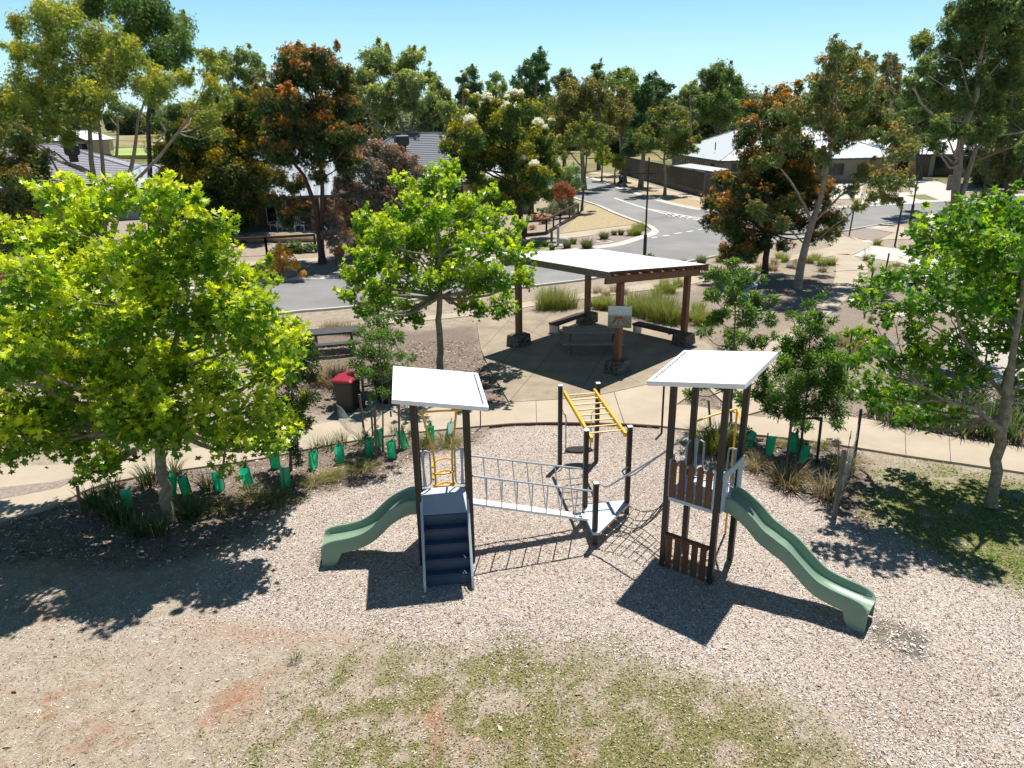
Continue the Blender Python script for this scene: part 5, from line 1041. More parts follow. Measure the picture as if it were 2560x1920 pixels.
stake((698,1160), (690,1065), 0.035, 'stake', 'left stake of the dull green young tree', group='stakes of the dull young tree')
stake((2118,930), (2130,836), 0.045, 'picket', 'thin picket just left of the diamond notice sign')
tie = MB(); a = WY(1980,1046, G(1967,1151)[1]); c_ = WY(2054,1046, G(2042,1155)[1]); tie.bar(a, c_, 0.02, 0.05); tag(tie.build('tree_tie', 'blackplastic'), 'black strap tied between two stakes around the fine leaved trunk', 'tree tie')
tie = MB(); a = WY(936,1017, G(941,1144)[1]); c_ = WY(997,1011, G(998,1127)[1]); m_ = (a+c_)/2+V(0, .05, -.04); tie.bar(a, m_, 0.02, 0.05); tie.bar(m_, c_, 0.02, 0.05); tag(tie.build('tree_tie', 'blackplastic'), 'black strap between the stakes of the ringed young tree', 'tree tie')
tp_ = WY(977, 1035, G(977,1100)[1]); tag(MB().box(tp_, (0.04, 0.02, 0.16), 0.1).build('marker_tape', 'redlid'), 'small red tape strip hanging near the ringed young tree', 'tape')
def wirenet(a, b, h, label, cell=0.07):
    a = np.array(a, float)[:2]; b = np.array(b, float)[:2]; L = np.linalg.norm(b-a); m = MB(); d = (b-a)/L; r = 0.0022; n = int(L/cell); sag = lambda s: h*(1-0.12*math.sin(math.pi*s/L)**2)
    def P(s, z): o = 0.03*math.sin(s*5); return V(a[0]+d[0]*s-d[1]*o, a[1]+d[1]*s+d[0]*o, z)
    for i in range(-int(h/cell), n):
        for sg in (1, -1):
            pts = []
            for k in range(7):
                z = h*k/6; s = i*cell+(z if sg > 0 else h-z)
                if 0 <= s <= L: pts.append(P(s, z*sag(s)/h))
            if len(pts) > 1: m.tube(pts, r, 3, cap=False)
    m.tube([P(s, sag(s)) for s in np.linspace(0, L, 12)], r*1.4, 4)
    return tag(m.build('chicken_wire_fence', 'wire'), label, 'wire fence')
wirenet(G(845,1046), G(941,1130), 0.42, 'low chicken wire running from the bin pad to the front stake')
wirenet(G(941,1130), G(998,1108), 0.38, 'low chicken wire between front and right stakes of the ringed tree')
wirenet(G(2086,1291), G(2136,1149), 0.95, 'sagging chicken wire between grey timber post and rusty picket', 0.08)
hp = [G(x, y, 0.02) for x, y in ((2148,1168),(2165,1180),(2180,1200),(2187,1218),(2190,1236))]
tag(MB().tube(catmull(hp, 4), 0.02, 6).build('irrigation_pipe', 'grey_timber'), 'curved pale pipe lying on the mulch beside the right lawn', 'pipe')

# ------------------------------------------------------------------ bins
def bin_(x, y, deg, lid, label, h=1.0, w=0.58, d=0.66, name='wheelie_bin'):
    F = Frame((x, y), deg); r = thing(name, (x, y, 0), label, 'bin'); rings = []
    for z, k in ((0.04, 0.80), (0.08, 0.83), (h*0.9, 1.0), (h*0.91, 1.06), (h*0.955, 1.06)):
        rings.append([F(sx*w/2*k*(1 if z > .1 else 0.98), sy*d/2*k, z) for sx, sy in ((-1, -0.85), (-0.85, -1), (0.85, -1), (1, -0.85), (1, 0.85), (0.85, 1), (-0.85, 1), (-1, 0.85))])
    MB().loft(rings).build('body', 'blackplastic', r, bevel=0.01)
    l = MB(); l.loft([[F(sx*w/2*k, sy*d/2*k-0.02, z+0.05*(sy > 0)) for sx, sy in ((-1, -0.85), (-0.85, -1), (0.85, -1), (1, -0.85), (1, 0.85), (0.85, 1), (-0.85, 1), (-1, 0.85))] for z, k in ((h*0.955, 1.10), (h*0.985, 1.10), (h*1.03, 0.97), (h*1.045, 0.80))]); l.build('lid', lid, r, smooth=False, bevel=0.012)
    MB().tube([F(-w*0.4, d/2+0.06, h*0.95), F(w*0.4, d/2+0.06, h*0.95)], 0.016, 8).build('handle', 'blackplastic', r)
    for s_ in (-1, 1): MB().tube([F(s_*(w/2-0.06), d/2-0.05, 0.10), F(s_*(w/2+0.0), d/2-0.05, 0.10)], 0.10, 14).build('wheel', 'blackplastic', r)
    return r
bp_ = G(868, 1036); bin_(bp_[0], bp_[1]+0.3, -12, 'redlid', 'black wheelie bin with red lid standing clear at the left end of the bin pad')
bp_ = G(966, 1014); bin_(bp_[0], bp_[1]+0.3, -18, 'yellowlid', 'black wheelie bin with yellow lid behind the ringed young tree')
for b, t, s_ in (((912,1022), (908,948), 'left'), ((975,1026), (985,950), 'right')):
    p = G(*b); tag(MB().post(p[:2], 0, 1.02, 0.07, 0.2).build('bin_post', 'lampblack', bevel=0.01), 'black steel post on the %s side of the bin pad' % s_, 'post')
bin_(*G(31, 742)[:2], 20, 'redlid', 'black bin with dull red lid at the far street edge, far left')
# ------------------------------------------------------------------ notice sign
SG = thing('notice_sign', (*G(2189, 985)[:2], 0), 'white and blue diamond notice sign facing the playground', 'sign')
ps = G(2189, 985); zc = 1.45
while proj((ps[0], ps[1], zc))[1] > 893: zc += 0.02
MB().post((ps[0], ps[1]+0.03), 0, zc+0.42, 0.045, 0).build('post', 'zincleg', SG)
hh = 0.34; FD = Frame(ps[:2], -8)
MB().loft([[FD(x, y, zc+z) for x, z in ((-hh, 0), (0, -hh), (hh, 0), (0, hh))] for y in (0, -0.006)]).build('sign_plate', 'white', SG)
bl = mat('sign_blue', (0.01, 0.07, 0.32), 0.4, 0.05); k = 0.06
MB().loft([[FD(x, y, zc+z) for x, z in ((-hh+k, k), (hh-k, k), (0, hh-0.0))] for y in (-0.007, -0.009)]).build('blue_header', bl, SG)
def text(body, size, F, x, y, z, m, parent, name='lettering'):
    cu = bpy.data.curves.new('t', 'FONT'); cu.body = body; cu.size = size; cu.align_x = 'CENTER'; cu.align_y = 'CENTER'; cu.extrude = 0.001; cu.offset = size*0.012
    to = bpy.data.objects.new('t', cu); C.objects.link(to); dg = bpy.context.evaluated_depsgraph_get(); me = bpy.data.meshes.new_from_object(to.evaluated_get(dg)); bpy.data.objects.remove(to)
    R4 = np.array([[F.u[0], 0, F.v[0]], [F.u[1], 0, F.v[1]], [0, 1, 0]]); c = F(x, y, z); off = V(*parent['_o'])
    for v in me.vertices: 
        p = c+V(F.u[0]*v.co.x, F.u[1]*v.co.x, v.co.y)-V(F.v[0], F.v[1], 0)*v.co.z-off; v.co = p
    me.name = name; return link(name, me, m, parent, off=off)
text('NOTICE', 0.115, FD, 0, -0.0105, zc+0.105, 'white', SG)
text('Dogs must be', 0.062, FD, 0, -0.0085, zc+0.02, 'postblack', SG)
text('kept on a lead', 0.058, FD, 0, -0.0085, zc-0.045, 'postblack', SG)
pm = MB(); 
pm.ball(FD(-0.05, -0.01, zc-0.105), 0.014, 8, 5, (1, .3, 1)); pm.bar(FD(-0.05, -0.01, zc-0.12), FD(-0.045, -0.01, zc-0.19), 0.004, 0.022, up=(0, 0, 1)); pm.bar(FD(-0.045, -0.01, zc-0.18), FD(-0.06, -0.01, zc-0.25), 0.004, 0.012); pm.bar(FD(-0.045, -0.01, zc-0.18), FD(-0.03, -0.01, zc-0.25), 0.004, 0.012); pm.bar(FD(-0.045, -0.01, zc-0.14), FD(0.03, -0.01, zc-0.19), 0.004, 0.007)
pm.bar(FD(0.03, -0.01, zc-0.205), FD(0.08, -0.01, zc-0.205), 0.004, 0.022); pm.bar(FD(0.035, -0.01, zc-0.21), FD(0.035, -0.01, zc-0.245), 0.004, 0.008); pm.bar(FD(0.075, -0.01, zc-0.21), FD(0.075, -0.01, zc-0.245), 0.004, 0.008)
pm.build('dog_walker_symbol', 'postblack', SG)
# ------------------------------------------------------------------ spinner with loop handles, partly behind the leafy tree
p = G(1884, 758); SP = thing('play_spinner', p, 'blue white play dish with loop handles in the shade left of the curved path', 'play spinner')
m = MB(); sp_mat = mat('pale_blue_metal', (0.30, 0.42, 0.58), 0.25, 0.1, 5, metal=0.3)
n = 28
m.loft([[p+V(r*math.cos(a), r*math.sin(a), z) for a in np.linspace(0, 2*math.pi, n, endpoint=False)] for r, z in ((0.12, 0.0), (0.12, 0.25), (0.55, 0.33), (0.60, 0.38), (0.57, 0.40), (0.45, 0.34), (0.2, 0.31), (0.02, 0.31))]); m.build('dish', sp_mat, SP, smooth=True)
q = p+V(-0.15, 0.75, 0); m = MB(); m.loft([[q+V(r*1.5*math.cos(a), r*math.sin(a), z) for a in np.linspace(0, 2*math.pi, n, endpoint=False)] for r, z in ((0.10, 0.0), (0.12, 0.5), (0.32, 0.60), (0.34, 0.68), (0.28, 0.74), (0.02, 0.75))]); m.build('seat', sp_mat, SP, smooth=True)
for ox, w, h, tl in ((0.42, 0.17, 0.52, 0.1), (0.72, 0.12, 0.36, 0.9)):
    c = q+V(ox-0.1, 0, 0.72); MB().tube([c+V(w*math.cos(a)+tl*0.25*(1+math.sin(a))*h*0.5, 0.1*math.sin(a)*tl, h*0.5*(1+math.sin(a))) for a in np.linspace(-math.pi/2, 1.5*math.pi, 22)], 0.026, 8).build('loop_handle', 'white', SP, smooth=True)
# ------------------------------------------------------------------ gum trees across the street
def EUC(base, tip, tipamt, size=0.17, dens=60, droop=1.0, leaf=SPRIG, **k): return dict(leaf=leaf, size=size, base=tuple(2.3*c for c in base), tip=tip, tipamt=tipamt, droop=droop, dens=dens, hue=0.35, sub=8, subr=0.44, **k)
def gum(name, label, bpx, trunks, lst, args, bark, seed, spread=None, rm=1.0, group=None, twigs=2, y=None, minz=0.25, cat='tree', r0=0.2, **kw):
    b = G(*bpx) if y is None else V(WY(bpx[0], 500, y)[0], y, 0)
    if y is None and b[1] > 130: b[2] = terrain(b[0], b[1])
    lst = [(q[0], q[1], q[2]*rm, *q[3:]) for q in lst]; y = b[1]; tr_ = [([b]+[WY(px, py, y+dy*0.0) for px, py, *_ in pts], a, c) for pts, a, c in trunks for dy in (0,)]
    return tree(name, label, b, tr_, pxclumps(lst, y, spread, seed), args, bark, seed=seed, group=group, twigs=twigs, minz=minz, tr=0.010, cat=cat, **kw)
# tall gum, upper left
gum('gum_tree', 'tall many stemmed gum with slender pale trunks at upper left', (262,648), [([(245,500),(228,400),(222,270),(200,150)], 0.22, 0.05), ([(262,500),(255,380),(240,250),(280,120)], 0.16, 0.04), ([(312,480),(335,390),(345,300),(370,230)], 0.17, 0.04), ([(312,480),(400,390),(470,300),(500,240)], 0.13, 0.03)],
    [(150,55,58),(110,120,50),(240,110,62),(200,190,62),(290,170,58),(100,200,52),(60,140,36),(40,120,26),(55,60,30),(170,260,52),(250,250,46),(90,290,50),(40,270,42),(350,200,50),(400,215,44),(330,130,40),(440,200,36),(520,170,38),(540,230,40),(520,290,36),(490,270,30),(560,260,22),(540,330,20),(170,30,38),(120,20,30),(290,95,34),(150,330,34),(60,340,40),(230,300,26),(510,130,24),(375,250,24),(20,220,40),(130,250,40),(20,320,40)],
    EUC((0.095, 0.125, 0.024), (0.44, 0.42, 0.05), 0.8, dens=52, size=0.17), 'barkpale', 31, spread=4.0)
gum('gum_tree', 'dark dense gum rising behind the many stemmed gum at upper left', (360,610), [([(370,300),(390,100)], 0.2, 0.06)], [(330,20,58),(400,60,58),(440,110,44),(420,150,40),(370,10,50),(360,90,50),(445,60,34),(300,-20,60),(380,140,36),(230,10,45)], EUC((0.05, 0.085, 0.022), (0.2, 0.24, 0.05), 0.5, dens=44, size=0.2), 'barkgrey', 32, spread=3, y=52)
gum('gum_tree', 'low bushy olive gum at the far left edge', (60,640), [([(70,520),(60,400)], 0.15, 0.05), ([(180,500),(130,400),(60,330)], 0.1, 0.03)], [(30,400,60),(70,440,55),(20,480,60),(80,500,50),(40,550,60),(100,560,45),(10,600,50),(90,390,36),(30,340,40),(130,470,30),(60,600,45)], EUC((0.05, 0.075, 0.018), (0.26, 0.16, 0.03), 0.6, dens=60, size=0.19), 'barkgrey', 33, spread=2.5, y=40)
# dark pair in front of the porch house
RED = lambda a, d=60, **k: EUC((0.022, 0.042, 0.010), (0.50, 0.21, 0.04), a*0.7, dens=d, size=0.19, **k)
gum('red_tipped_gum', 'tall dark gum with orange red new growth right of the porch chairs', (806,659), [([(800,600),(790,520),(760,440),(720,390)], 0.22, 0.06), ([(803,600),(806,480),(800,370),(790,260)], 0.18, 0.05)],
    [(730,150,40),(700,200,46),(790,140,26),(770,190,44),(830,170,40),(850,210,38),(700,260,48),(760,260,52),(830,260,50),(870,270,34),(690,320,44),(750,330,50),(820,330,52),(880,330,38),(720,380,40),(790,380,40),(850,380,44),(700,440,26),(740,130,24),(800,135,24),(740,460,28),(690,500,26),(800,440,22),(870,400,26),(760,520,24),(720,540,26),(680,370,26)], RED(0.75), 'barkdark', 34, spread=3, rm=1.12)
gum('red_tipped_gum', 'dark spreading gum with olive orange tips left of the porch chairs', (578,593), [([(575,540),(570,450),(580,340)], 0.2, 0.06)],
    [(560,310,40),(520,350,45),(600,300,44),(470,330,40),(450,390,48),(510,420,55),(570,370,50),(590,420,52),(640,380,40),(430,450,44),(480,480,50),(550,480,52),(610,480,46),(650,440,36),(440,520,38),(590,540,36),(530,540,34),(640,300,38),(620,250,36),(660,270,34),(420,380,30),(500,290,30),(670,340,26),(660,500,22)], EUC((0.024, 0.045, 0.010), (0.40, 0.30, 0.02), 0.55, dens=62, size=0.19), 'barkdark', 35, spread=3, rm=1.22)
for i, (px, py, lst, lab, a) in enumerate((
  (840, 662, [(836,540,24),(850,560,26),(830,600,28),(860,590,26),(850,630,24),(820,540,14),(865,620,18),(840,480,14),(812,585,12)], 'small purple grey shrub with orange tips beside the red brown trunk', EUC((0.11, 0.10, 0.085), (0.50, 0.20, 0.05), 0.7, dens=90, size=0.13)),
  (935, 640, [(930,370,34),(900,400,40),(970,390,38),(1020,400,30),(870,430,34),(940,440,46),(1000,440,40),(1050,430,26),(890,480,44),(950,500,50),(1010,490,42),(870,530,40),(930,560,48),(990,550,40),(900,600,36),(960,610,36),(860,460,28),(1040,480,24),(880,560,30)], 'big purplish bottle shaped shrub tree with pink orange new leaves', EUC((0.075, 0.080, 0.060), (0.42, 0.22, 0.13), 0.55, dens=70, size=0.17)),
  (707, 700, [(690,640,20),(715,635,20),(705,665,22),(735,660,18),(680,665,16),(755,680,12),(700,620,12)], 'straggly yellow orange dry shrub by the near house front', EUC((0.32, 0.20, 0.03), (0.46, 0.26, 0.04), 0.6, dens=80, size=0.12)),
  (900, 640, [(896,620,16),(905,600,14),(890,635,12)], 'small orange tipped shrub between plane tree and purple shrub', EUC((0.10, 0.07, 0.02), (0.5, 0.2, 0.03), 0.8, dens=100, size=0.12)),
  (1410, 530, [(1400,440,26),(1425,430,28),(1440,460,24),(1415,480,28),(1395,500,24),(1430,505,22)], 'feathery pale green shrub tree at the street corner', EUC((0.13, 0.19, 0.07), (0.24, 0.30, 0.12), 0.5, dens=90, size=0.15)),
  (1400, 540, [(1390,470,18),(1410,465,22),(1430,480,20),(1405,490,20),(1380,490,14)], 'rusty red shrub in front of the feathery green one', EUC((0.16, 0.07, 0.035), (0.36, 0.13, 0.06), 0.7, dens=110, size=0.12)),
  (1400, 548, [(1385,515,18),(1410,515,20),(1430,525,16),(1370,525,12)], 'grey green twiggy shrub behind the corner fence', EUC((0.11, 0.12, 0.07), (0.22, 0.2, 0.12), 0.5, dens=100, size=0.11)))):
    gum('shrub', lab, (px, py), [([(px, py-20)], 0.05, 0.03)], lst, a, 'barkgrey', 50+i, spread=1.2, cat='shrub', minz=0.0)
def bush(px, py, r, z, label, base, tip, seed, name='shrub', dens=120, size=0.10):
    b = G(px, py); rr = r/FPX*np.linalg.norm(b-OC); root = thing(name, b, label, 'shrub')
    trimesh('foliage', crown([(b+V((k-1)*rr*0.7, 0.1*k, rr*0.55*z), rr*0.75) for k in range(3)], SPRIG, size, dens, base, tip, 0.6, seed=seed, sub=8), 'leafdull', root)
    MB().tube([b, b+V(0, 0, rr*0.5)], 0.03, 6).build('stem', 'barkgrey', root)
bush(1345, 553, 15, 1, 'rust brown rounded bush inside the corner fence', (0.15, 0.05, 0.02), (0.3, 0.12, 0.04), 61)
bush(1362, 560, 12, 1, 'orange brown bush at the corner fence post', (0.28, 0.10, 0.04), (0.46, 0.22, 0.10), 62)
bush(1357, 532, 11, 1, 'small bright green bush inside the corner fence', (0.07, 0.14, 0.03), (0.14, 0.24, 0.05), 63)
bush(1392, 540, 12, 1, 'salmon pink bush along the corner fence rail', (0.3, 0.10, 0.07), (0.5, 0.22, 0.14), 64)
bush(1330, 575, 9, 1, 'low orange bush at the foot of the corner fence', (0.4, 0.16, 0.05), (0.5, 0.25, 0.10), 65)
bush(720, 633, 26, 0.8, 'low green hedge below the boulders behind the brown rail fence', (0.05, 0.11, 0.03), (0.16, 0.26, 0.06), 66, 'hedge')
bush(765, 632, 22, 0.8, 'low green hedge end below the boulders near the red brown trunk', (0.05, 0.11, 0.03), (0.16, 0.26, 0.06), 67, 'hedge')
bush(1622, 650, 10, 1.4, 'little leafy plant at the foot of the corner street lamp', (0.07, 0.11, 0.03), (0.2, 0.22, 0.08), 68, dens=90)
bush(2200, 450, 14, 1, 'small round green shrub by the pale garage driveway', (0.04, 0.09, 0.03), (0.1, 0.18, 0.04), 69)
# white flowering gum
gum('flowering_gum', 'round dense gum covered with white flower clusters in the centre background', (1305,560), [([(1300,520),(1290,460),(1270,380)], 0.2, 0.08), ([(1345,450),(1330,380)], 0.12, 0.05)],
    [(1190,290,40),(1240,260,38),(1290,265,38),(1320,290,34),(1150,330,34),(1200,340,46),(1260,320,50),(1320,340,46),(1360,340,34),(1140,380,36),(1190,400,46),(1250,390,50),(1310,400,50),(1370,390,40),(1160,430,36),(1220,450,44),(1280,450,46),(1340,440,44),(1380,430,28),(1200,480,30),(1310,490,32),(1360,480,30),(1130,360,22),(1240,500,26),(1180,250,20),(1130,420,22),(1385,365,22)],
    {**EUC((0.034, 0.065, 0.014), (0.42, 0.36, 0.03), 0.8, dens=70, size=0.18), 'flowers': ((0.80, 0.78, 0.66), 0.75, 2, 300, 0.11)}, 'barkdark', 36, spread=3.2, y=50, rm=1.1)
# big gum group behind the dark tiled roof
OL = lambda b=(0.08, 0.105, 0.036), t=(0.38, 0.42, 0.08), a=0.5, s=0.3, d=26: EUC(b, t, a, dens=d, size=s)
gum('gum_tree', 'broad grey green gum with bare pale limbs behind the dark tiled roof', (1010,0), [([(1010,360),(1000,300),(970,240)], 0.35, 0.1), ([(1015,350),(1040,280),(1030,200)], 0.3, 0.08), ([(1010,370),(960,320),(900,260)], 0.22, 0.06)],
    [(940,160,42),(900,190,38),(980,180,44),(1030,150,34),(1020,200,44),(1070,190,24),(1090,210,20),(880,230,34),(930,240,42),(990,240,44),(1050,250,40),(1100,240,26),(880,280,28),(960,290,30),(1090,290,34),(1120,270,26),(1060,310,26),(940,140,22),(1035,135,22),(870,200,20),(1130,300,20)], OL(d=30), 'barkpale', 37, spread=6, y=82)
# background gums: (label, y, base px x, clumps, args)
BGT = [
 ('slim open gum above the left dark tree, crown flat topped', 75, 590, [(565,150,26),(600,140,24),(630,150,26),(580,180,26),(620,190,28),(650,180,16),(550,170,16),(600,220,24),(640,230,22)], OL(a=0.3)),
 ('hazy rust tinted gum between the two dark gums', 78, 640, [(620,250,30),(650,270,30),(640,310,32),(600,290,26),(670,230,24),(560,290,26),(590,330,30),(650,350,28)], OL((0.07,0.075,0.035),(0.2,0.13,0.06))),
 ('pair crowned dark gum left of the white flowering gum', 95, 1165, [(1155,190,16),(1180,180,18),(1160,220,22),(1190,215,22),(1170,245,24),(1195,250,20),(1150,240,14)], OL((0.035,0.06,0.025),a=0.3)),
 ('small pale gum with airy crown left of the tall dark one', 100, 1240, [(1240,190,18),(1225,210,14),(1258,215,16),(1240,225,18),(1215,235,14),(1262,240,14)], OL((0.09,0.13,0.05))),
 ('tallest dark green gum in the centre skyline', 90, 1330, [(1345,140,20),(1330,160,20),(1355,165,18),(1310,180,20),(1340,190,24),(1300,210,24),(1330,225,28),(1360,215,16),(1290,240,22),(1320,260,26),(1350,185,14),(1358,255,20)], OL((0.035,0.07,0.022),(0.09,0.14,0.03),0.4)),
 ('grey dome topped gum right of the tallest centre one', 110, 1410, [(1412,185,18),(1390,195,14),(1430,195,14),(1400,210,20),(1425,215,18)], OL((0.07,0.085,0.055),a=0.3)),
 ('large olive gold gum mass above the side street', 84, 1460, [(1440,225,36),(1480,215,34),(1400,250,34),(1450,270,42),(1500,255,38),(1520,290,34),(1390,290,34),(1430,320,40),(1480,320,42),(1380,330,28),(1520,330,26),(1400,355,24),(1370,300,22)], OL((0.085,0.095,0.03),(0.26,0.20,0.04),0.6)),
 ('narrow dark gum tip above the olive mass', 115, 1495, [(1493,165,14),(1495,185,18),(1485,205,18),(1510,205,14)], OL((0.035,0.06,0.025),a=0.3)),
 ('bright green broad gum on the skyline right of centre', 105, 1555, [(1540,190,20),(1560,185,20),(1580,195,18),(1525,205,18),(1555,210,24),(1590,215,16),(1570,230,22)], OL((0.09,0.13,0.03),(0.2,0.24,0.04),0.5)),
 ('rusty olive gum between skyline greens and dark column', 92, 1560, [(1545,230,22),(1570,240,24),(1550,265,26),(1580,275,22),(1560,300,26),(1545,330,22),(1575,330,20)], OL((0.085,0.095,0.03),(0.26,0.17,0.04),0.6)),
 ('dark gum with drooping column crown above the fence end', 86, 1600, [(1635,195,20),(1620,215,20),(1650,210,22),(1670,215,16),(1640,240,28),(1610,260,28),(1600,295,28),(1620,320,26),(1590,340,24),(1575,370,20),(1610,355,20),(1600,240,20),(1660,240,18)], OL((0.030,0.058,0.020),(0.07,0.12,0.03),0.4)),
 ('big round green gum standing behind the pale roofed house', 120, 1800, [(1760,185,20),(1790,175,26),(1820,185,22),(1845,200,18),(1765,215,26),(1800,215,32),(1840,230,24),(1760,250,26),(1800,255,32),(1845,265,22),(1770,285,24),(1810,290,26),(1855,285,14),(1745,230,14),(1845,300,12)], OL((0.05,0.085,0.02),(0.19,0.22,0.03),0.6)),
 ('olive gum left of the big round one', 115, 1725, [(1725,215,20),(1740,230,18),(1710,235,18),(1725,255,22),(1705,275,18),(1735,280,18),(1715,300,18)], OL((0.06,0.085,0.03))),
 ('distant grey gum between the pale trunk gum and right gum', 110, 2170, [(2175,145,16),(2160,160,12),(2190,165,14),(2175,175,16)], OL((0.06,0.08,0.045),a=0.3)),
 ('distant rusty gum left of the tall right gum', 100, 2225, [(2230,145,16),(2215,165,16),(2240,175,18),(2225,195,20),(2245,205,16),(2210,200,14),(2235,230,18)], OL((0.075,0.08,0.035),(0.2,0.13,0.05))),
 ('green gum wall behind the maroon house', 112, 2180, [(2170,210,24),(2140,230,26),(2200,240,28),(2160,260,26),(2120,250,22),(2230,265,26),(2190,285,24),(2140,290,24),(2250,290,22),(2100,280,22),(2090,240,20)], OL((0.04,0.065,0.022),a=0.3)),
 ('dark gum filling the right edge behind the tall gum', 80, 2500, [(2470,250,40),(2530,230,45),(2500,310,45),(2550,320,45),(2440,330,36),(2480,380,40),(2540,400,45),(2430,400,30),(2560,450,30),(2490,430,30),(2450,450,20)], OL((0.035,0.06,0.02),(0.16,0.13,0.03),0.4,s=0.28,d=32)),
 ('green gum in the gap left of the tall right gum', 90, 2290, [(2290,250,30),(2320,290,30),(2280,310,28),(2340,330,26),(2260,290,22),(2310,350,18),(2350,270,24)], OL((0.045,0.075,0.022),(0.14,0.16,0.04))),
 ('dark green gum behind the left tiled roof', 95, 430, [(400,290,26),(440,280,30),(420,320,28),(460,320,26),(380,310,18),(440,350,22)], OL((0.035,0.06,0.02),a=0.3)),
 ('distant gum over the left white roofs', 120, 130, [(110,250,30),(160,260,26),(60,260,30),(130,290,26),(80,300,28),(20,290,30),(180,290,20)], OL((0.05,0.07,0.03),(0.14,0.12,0.04))),
 ('green gum in front of the oval between left trunks', 120, 300, [(290,265,16),(320,275,14),(270,285,14)], OL((0.05,0.08,0.03))),
]
for i, (lab, y, bx, lst, a) in enumerate(BGT):
    top = lst[0]; gum('gum_tree', lab, (bx, 0), [([((bx+top[0])/2, (330+top[1])/2+20), (top[0], top[1]+top[2]*0.5)], 0.28, 0.06)], lst, a, 'barkgrey' if i % 2 else 'barkpale', 200+i, spread=4, y=y, group='gum trees of the background', twigs=1)
# street trees
gum('street_tree', 'pale trunked street gum beside the paling fence, round crown', (1662,488), [([(1664,440),(1660,400),(1665,340)], 0.17, 0.07)], [(1640,290,26),(1670,275,26),(1700,290,26),(1650,320,30),(1690,325,34),(1720,320,26),(1620,330,26),(1740,345,16),(1630,360,26),(1670,365,28),(1710,365,24),(1600,340,18),(1735,370,12),(1605,365,14),(1665,255,10)], EUC((0.055, 0.085, 0.02), (0.24, 0.19, 0.03), 0.65, dens=42, size=0.24), 'barkpale', 71, spread=3)
gum('street_tree', 'leaning slim gum on the corner verge with olive crown', (1455,527), [([(1458,480),(1464,430),(1468,360)], 0.12, 0.05)], [(1465,300,22),(1440,320,22),(1490,315,20),(1470,335,24),(1500,340,18),(1430,350,18),(1510,320,14),(1480,360,18),(1420,335,14),(1465,380,12),(1500,365,14)], EUC((0.07, 0.10, 0.02), (0.26, 0.22, 0.03), 0.65, dens=46, size=0.2), 'barkgrey', 72, spread=2.5)
gum('street_tree', 'small yellow green young gum at the far bend, left one of two', (1503,450), [([(1505,420),(1508,400)], 0.12, 0.05)], [(1500,380,13),(1515,375,14),(1525,390,13),(1495,395,12),(1510,400,14),(1530,400,8)], EUC((0.10, 0.13, 0.02), (0.28, 0.26, 0.03), 0.6, dens=36, size=0.26), 'barkpale', 73, spread=2, y=95)
gum('street_tree', 'small yellow green young gum at the far bend, right one of two', (1535,458), [([(1537,430),(1540,410)], 0.12, 0.05)], [(1540,392,11),(1550,398,12),(1556,408,9),(1537,405,10),(1548,415,8)], EUC((0.10, 0.13, 0.02), (0.28, 0.26, 0.03), 0.6, dens=36, size=0.26), 'barkpale', 74, spread=2, y=91)
# right hand group
gum('red_tipped_gum', 'broad dark gum with orange red tips behind the right end of the shelter', (1910,691), [([(1918,620),(1925,560),(1930,440),(1950,320)], 0.17, 0.06)],
    [(1960,235,26),(1975,255,26),(1930,270,30),(1890,270,22),(1960,290,36),(1880,310,28),(1920,330,38),(1870,350,28),(1960,360,40),(1890,390,34),(1930,420,42),(1860,400,20),(1980,440,40),(2010,400,30),(1810,450,24),(1850,460,34),(1900,470,38),(1790,500,26),(1830,510,36),(1880,520,40),(1940,500,42),(1780,550,22),(1820,570,34),(1870,580,36),(1830,620,26),(1860,630,26),(1930,580,24),(1980,520,32),(2030,490,28),(2050,540,26),(2010,560,26),(1960,610,16),(2060,500,18),(1930,540,40),(1960,450,40),(1840,540,40),(1990,470,36),(1900,420,40),(1900,610,24),(2030,440,34),(2060,470,28),(2080,540,26),(2070,580,22),(2000,360,30),(1990,410,34),(2040,590,22),(2050,400,26),(1820,640,16),(1880,620,20)], {**RED(0.8, 66), 'size': 0.16}, 'barkdark', 38, spread=2.4, minz=0.3, rm=1.22)
gum('gum_tree', 'pale smooth trunked gum with rusty olive crown right of the shelter', (1993,721), [([(2005,650),(2030,560),(2050,500),(2068,420),(2085,330)], 0.2, 0.06), ([(2005,650),(2030,560),(2015,520),(1975,450),(1950,420)], 0.1, 0.03), ([(2005,650),(2030,560),(2100,490),(2180,450),(2240,430)], 0.08, 0.02), ([(2005,650),(2012,610),(1980,580),(1930,555)], 0.07, 0.02)],
    [(2090,115,20),(2110,130,22),(2070,160,26),(2120,160,30),(2060,200,28),(2110,200,38),(2160,190,26),(2050,240,30),(2100,250,42),(2150,240,36),(2190,230,20),(2080,300,38),(2130,300,42),(2180,290,34),(2200,330,28),(2040,290,26),(2240,340,32),(2270,360,24),(2250,380,28),(1990,290,26),(1950,280,26),(1930,340,24),(1960,350,28),(1905,400,22),(1940,390,20),(1980,330,20),(2030,380,22),(2060,390,22),(2110,350,26),(2170,430,26),(2220,440,28),(2260,450,24),(2200,490,22),(2130,470,18),(2240,500,16),(1890,510,20),(1940,520,26),(1980,500,22),(1900,540,18),(1960,550,20),(2150,510,16),(2000,260,18)], EUC((0.065, 0.09, 0.026), (0.34, 0.22, 0.06), 0.65, dens=56, size=0.165), 'barkpale', 39, spread=2.6, minz=0.2, rm=1.22)
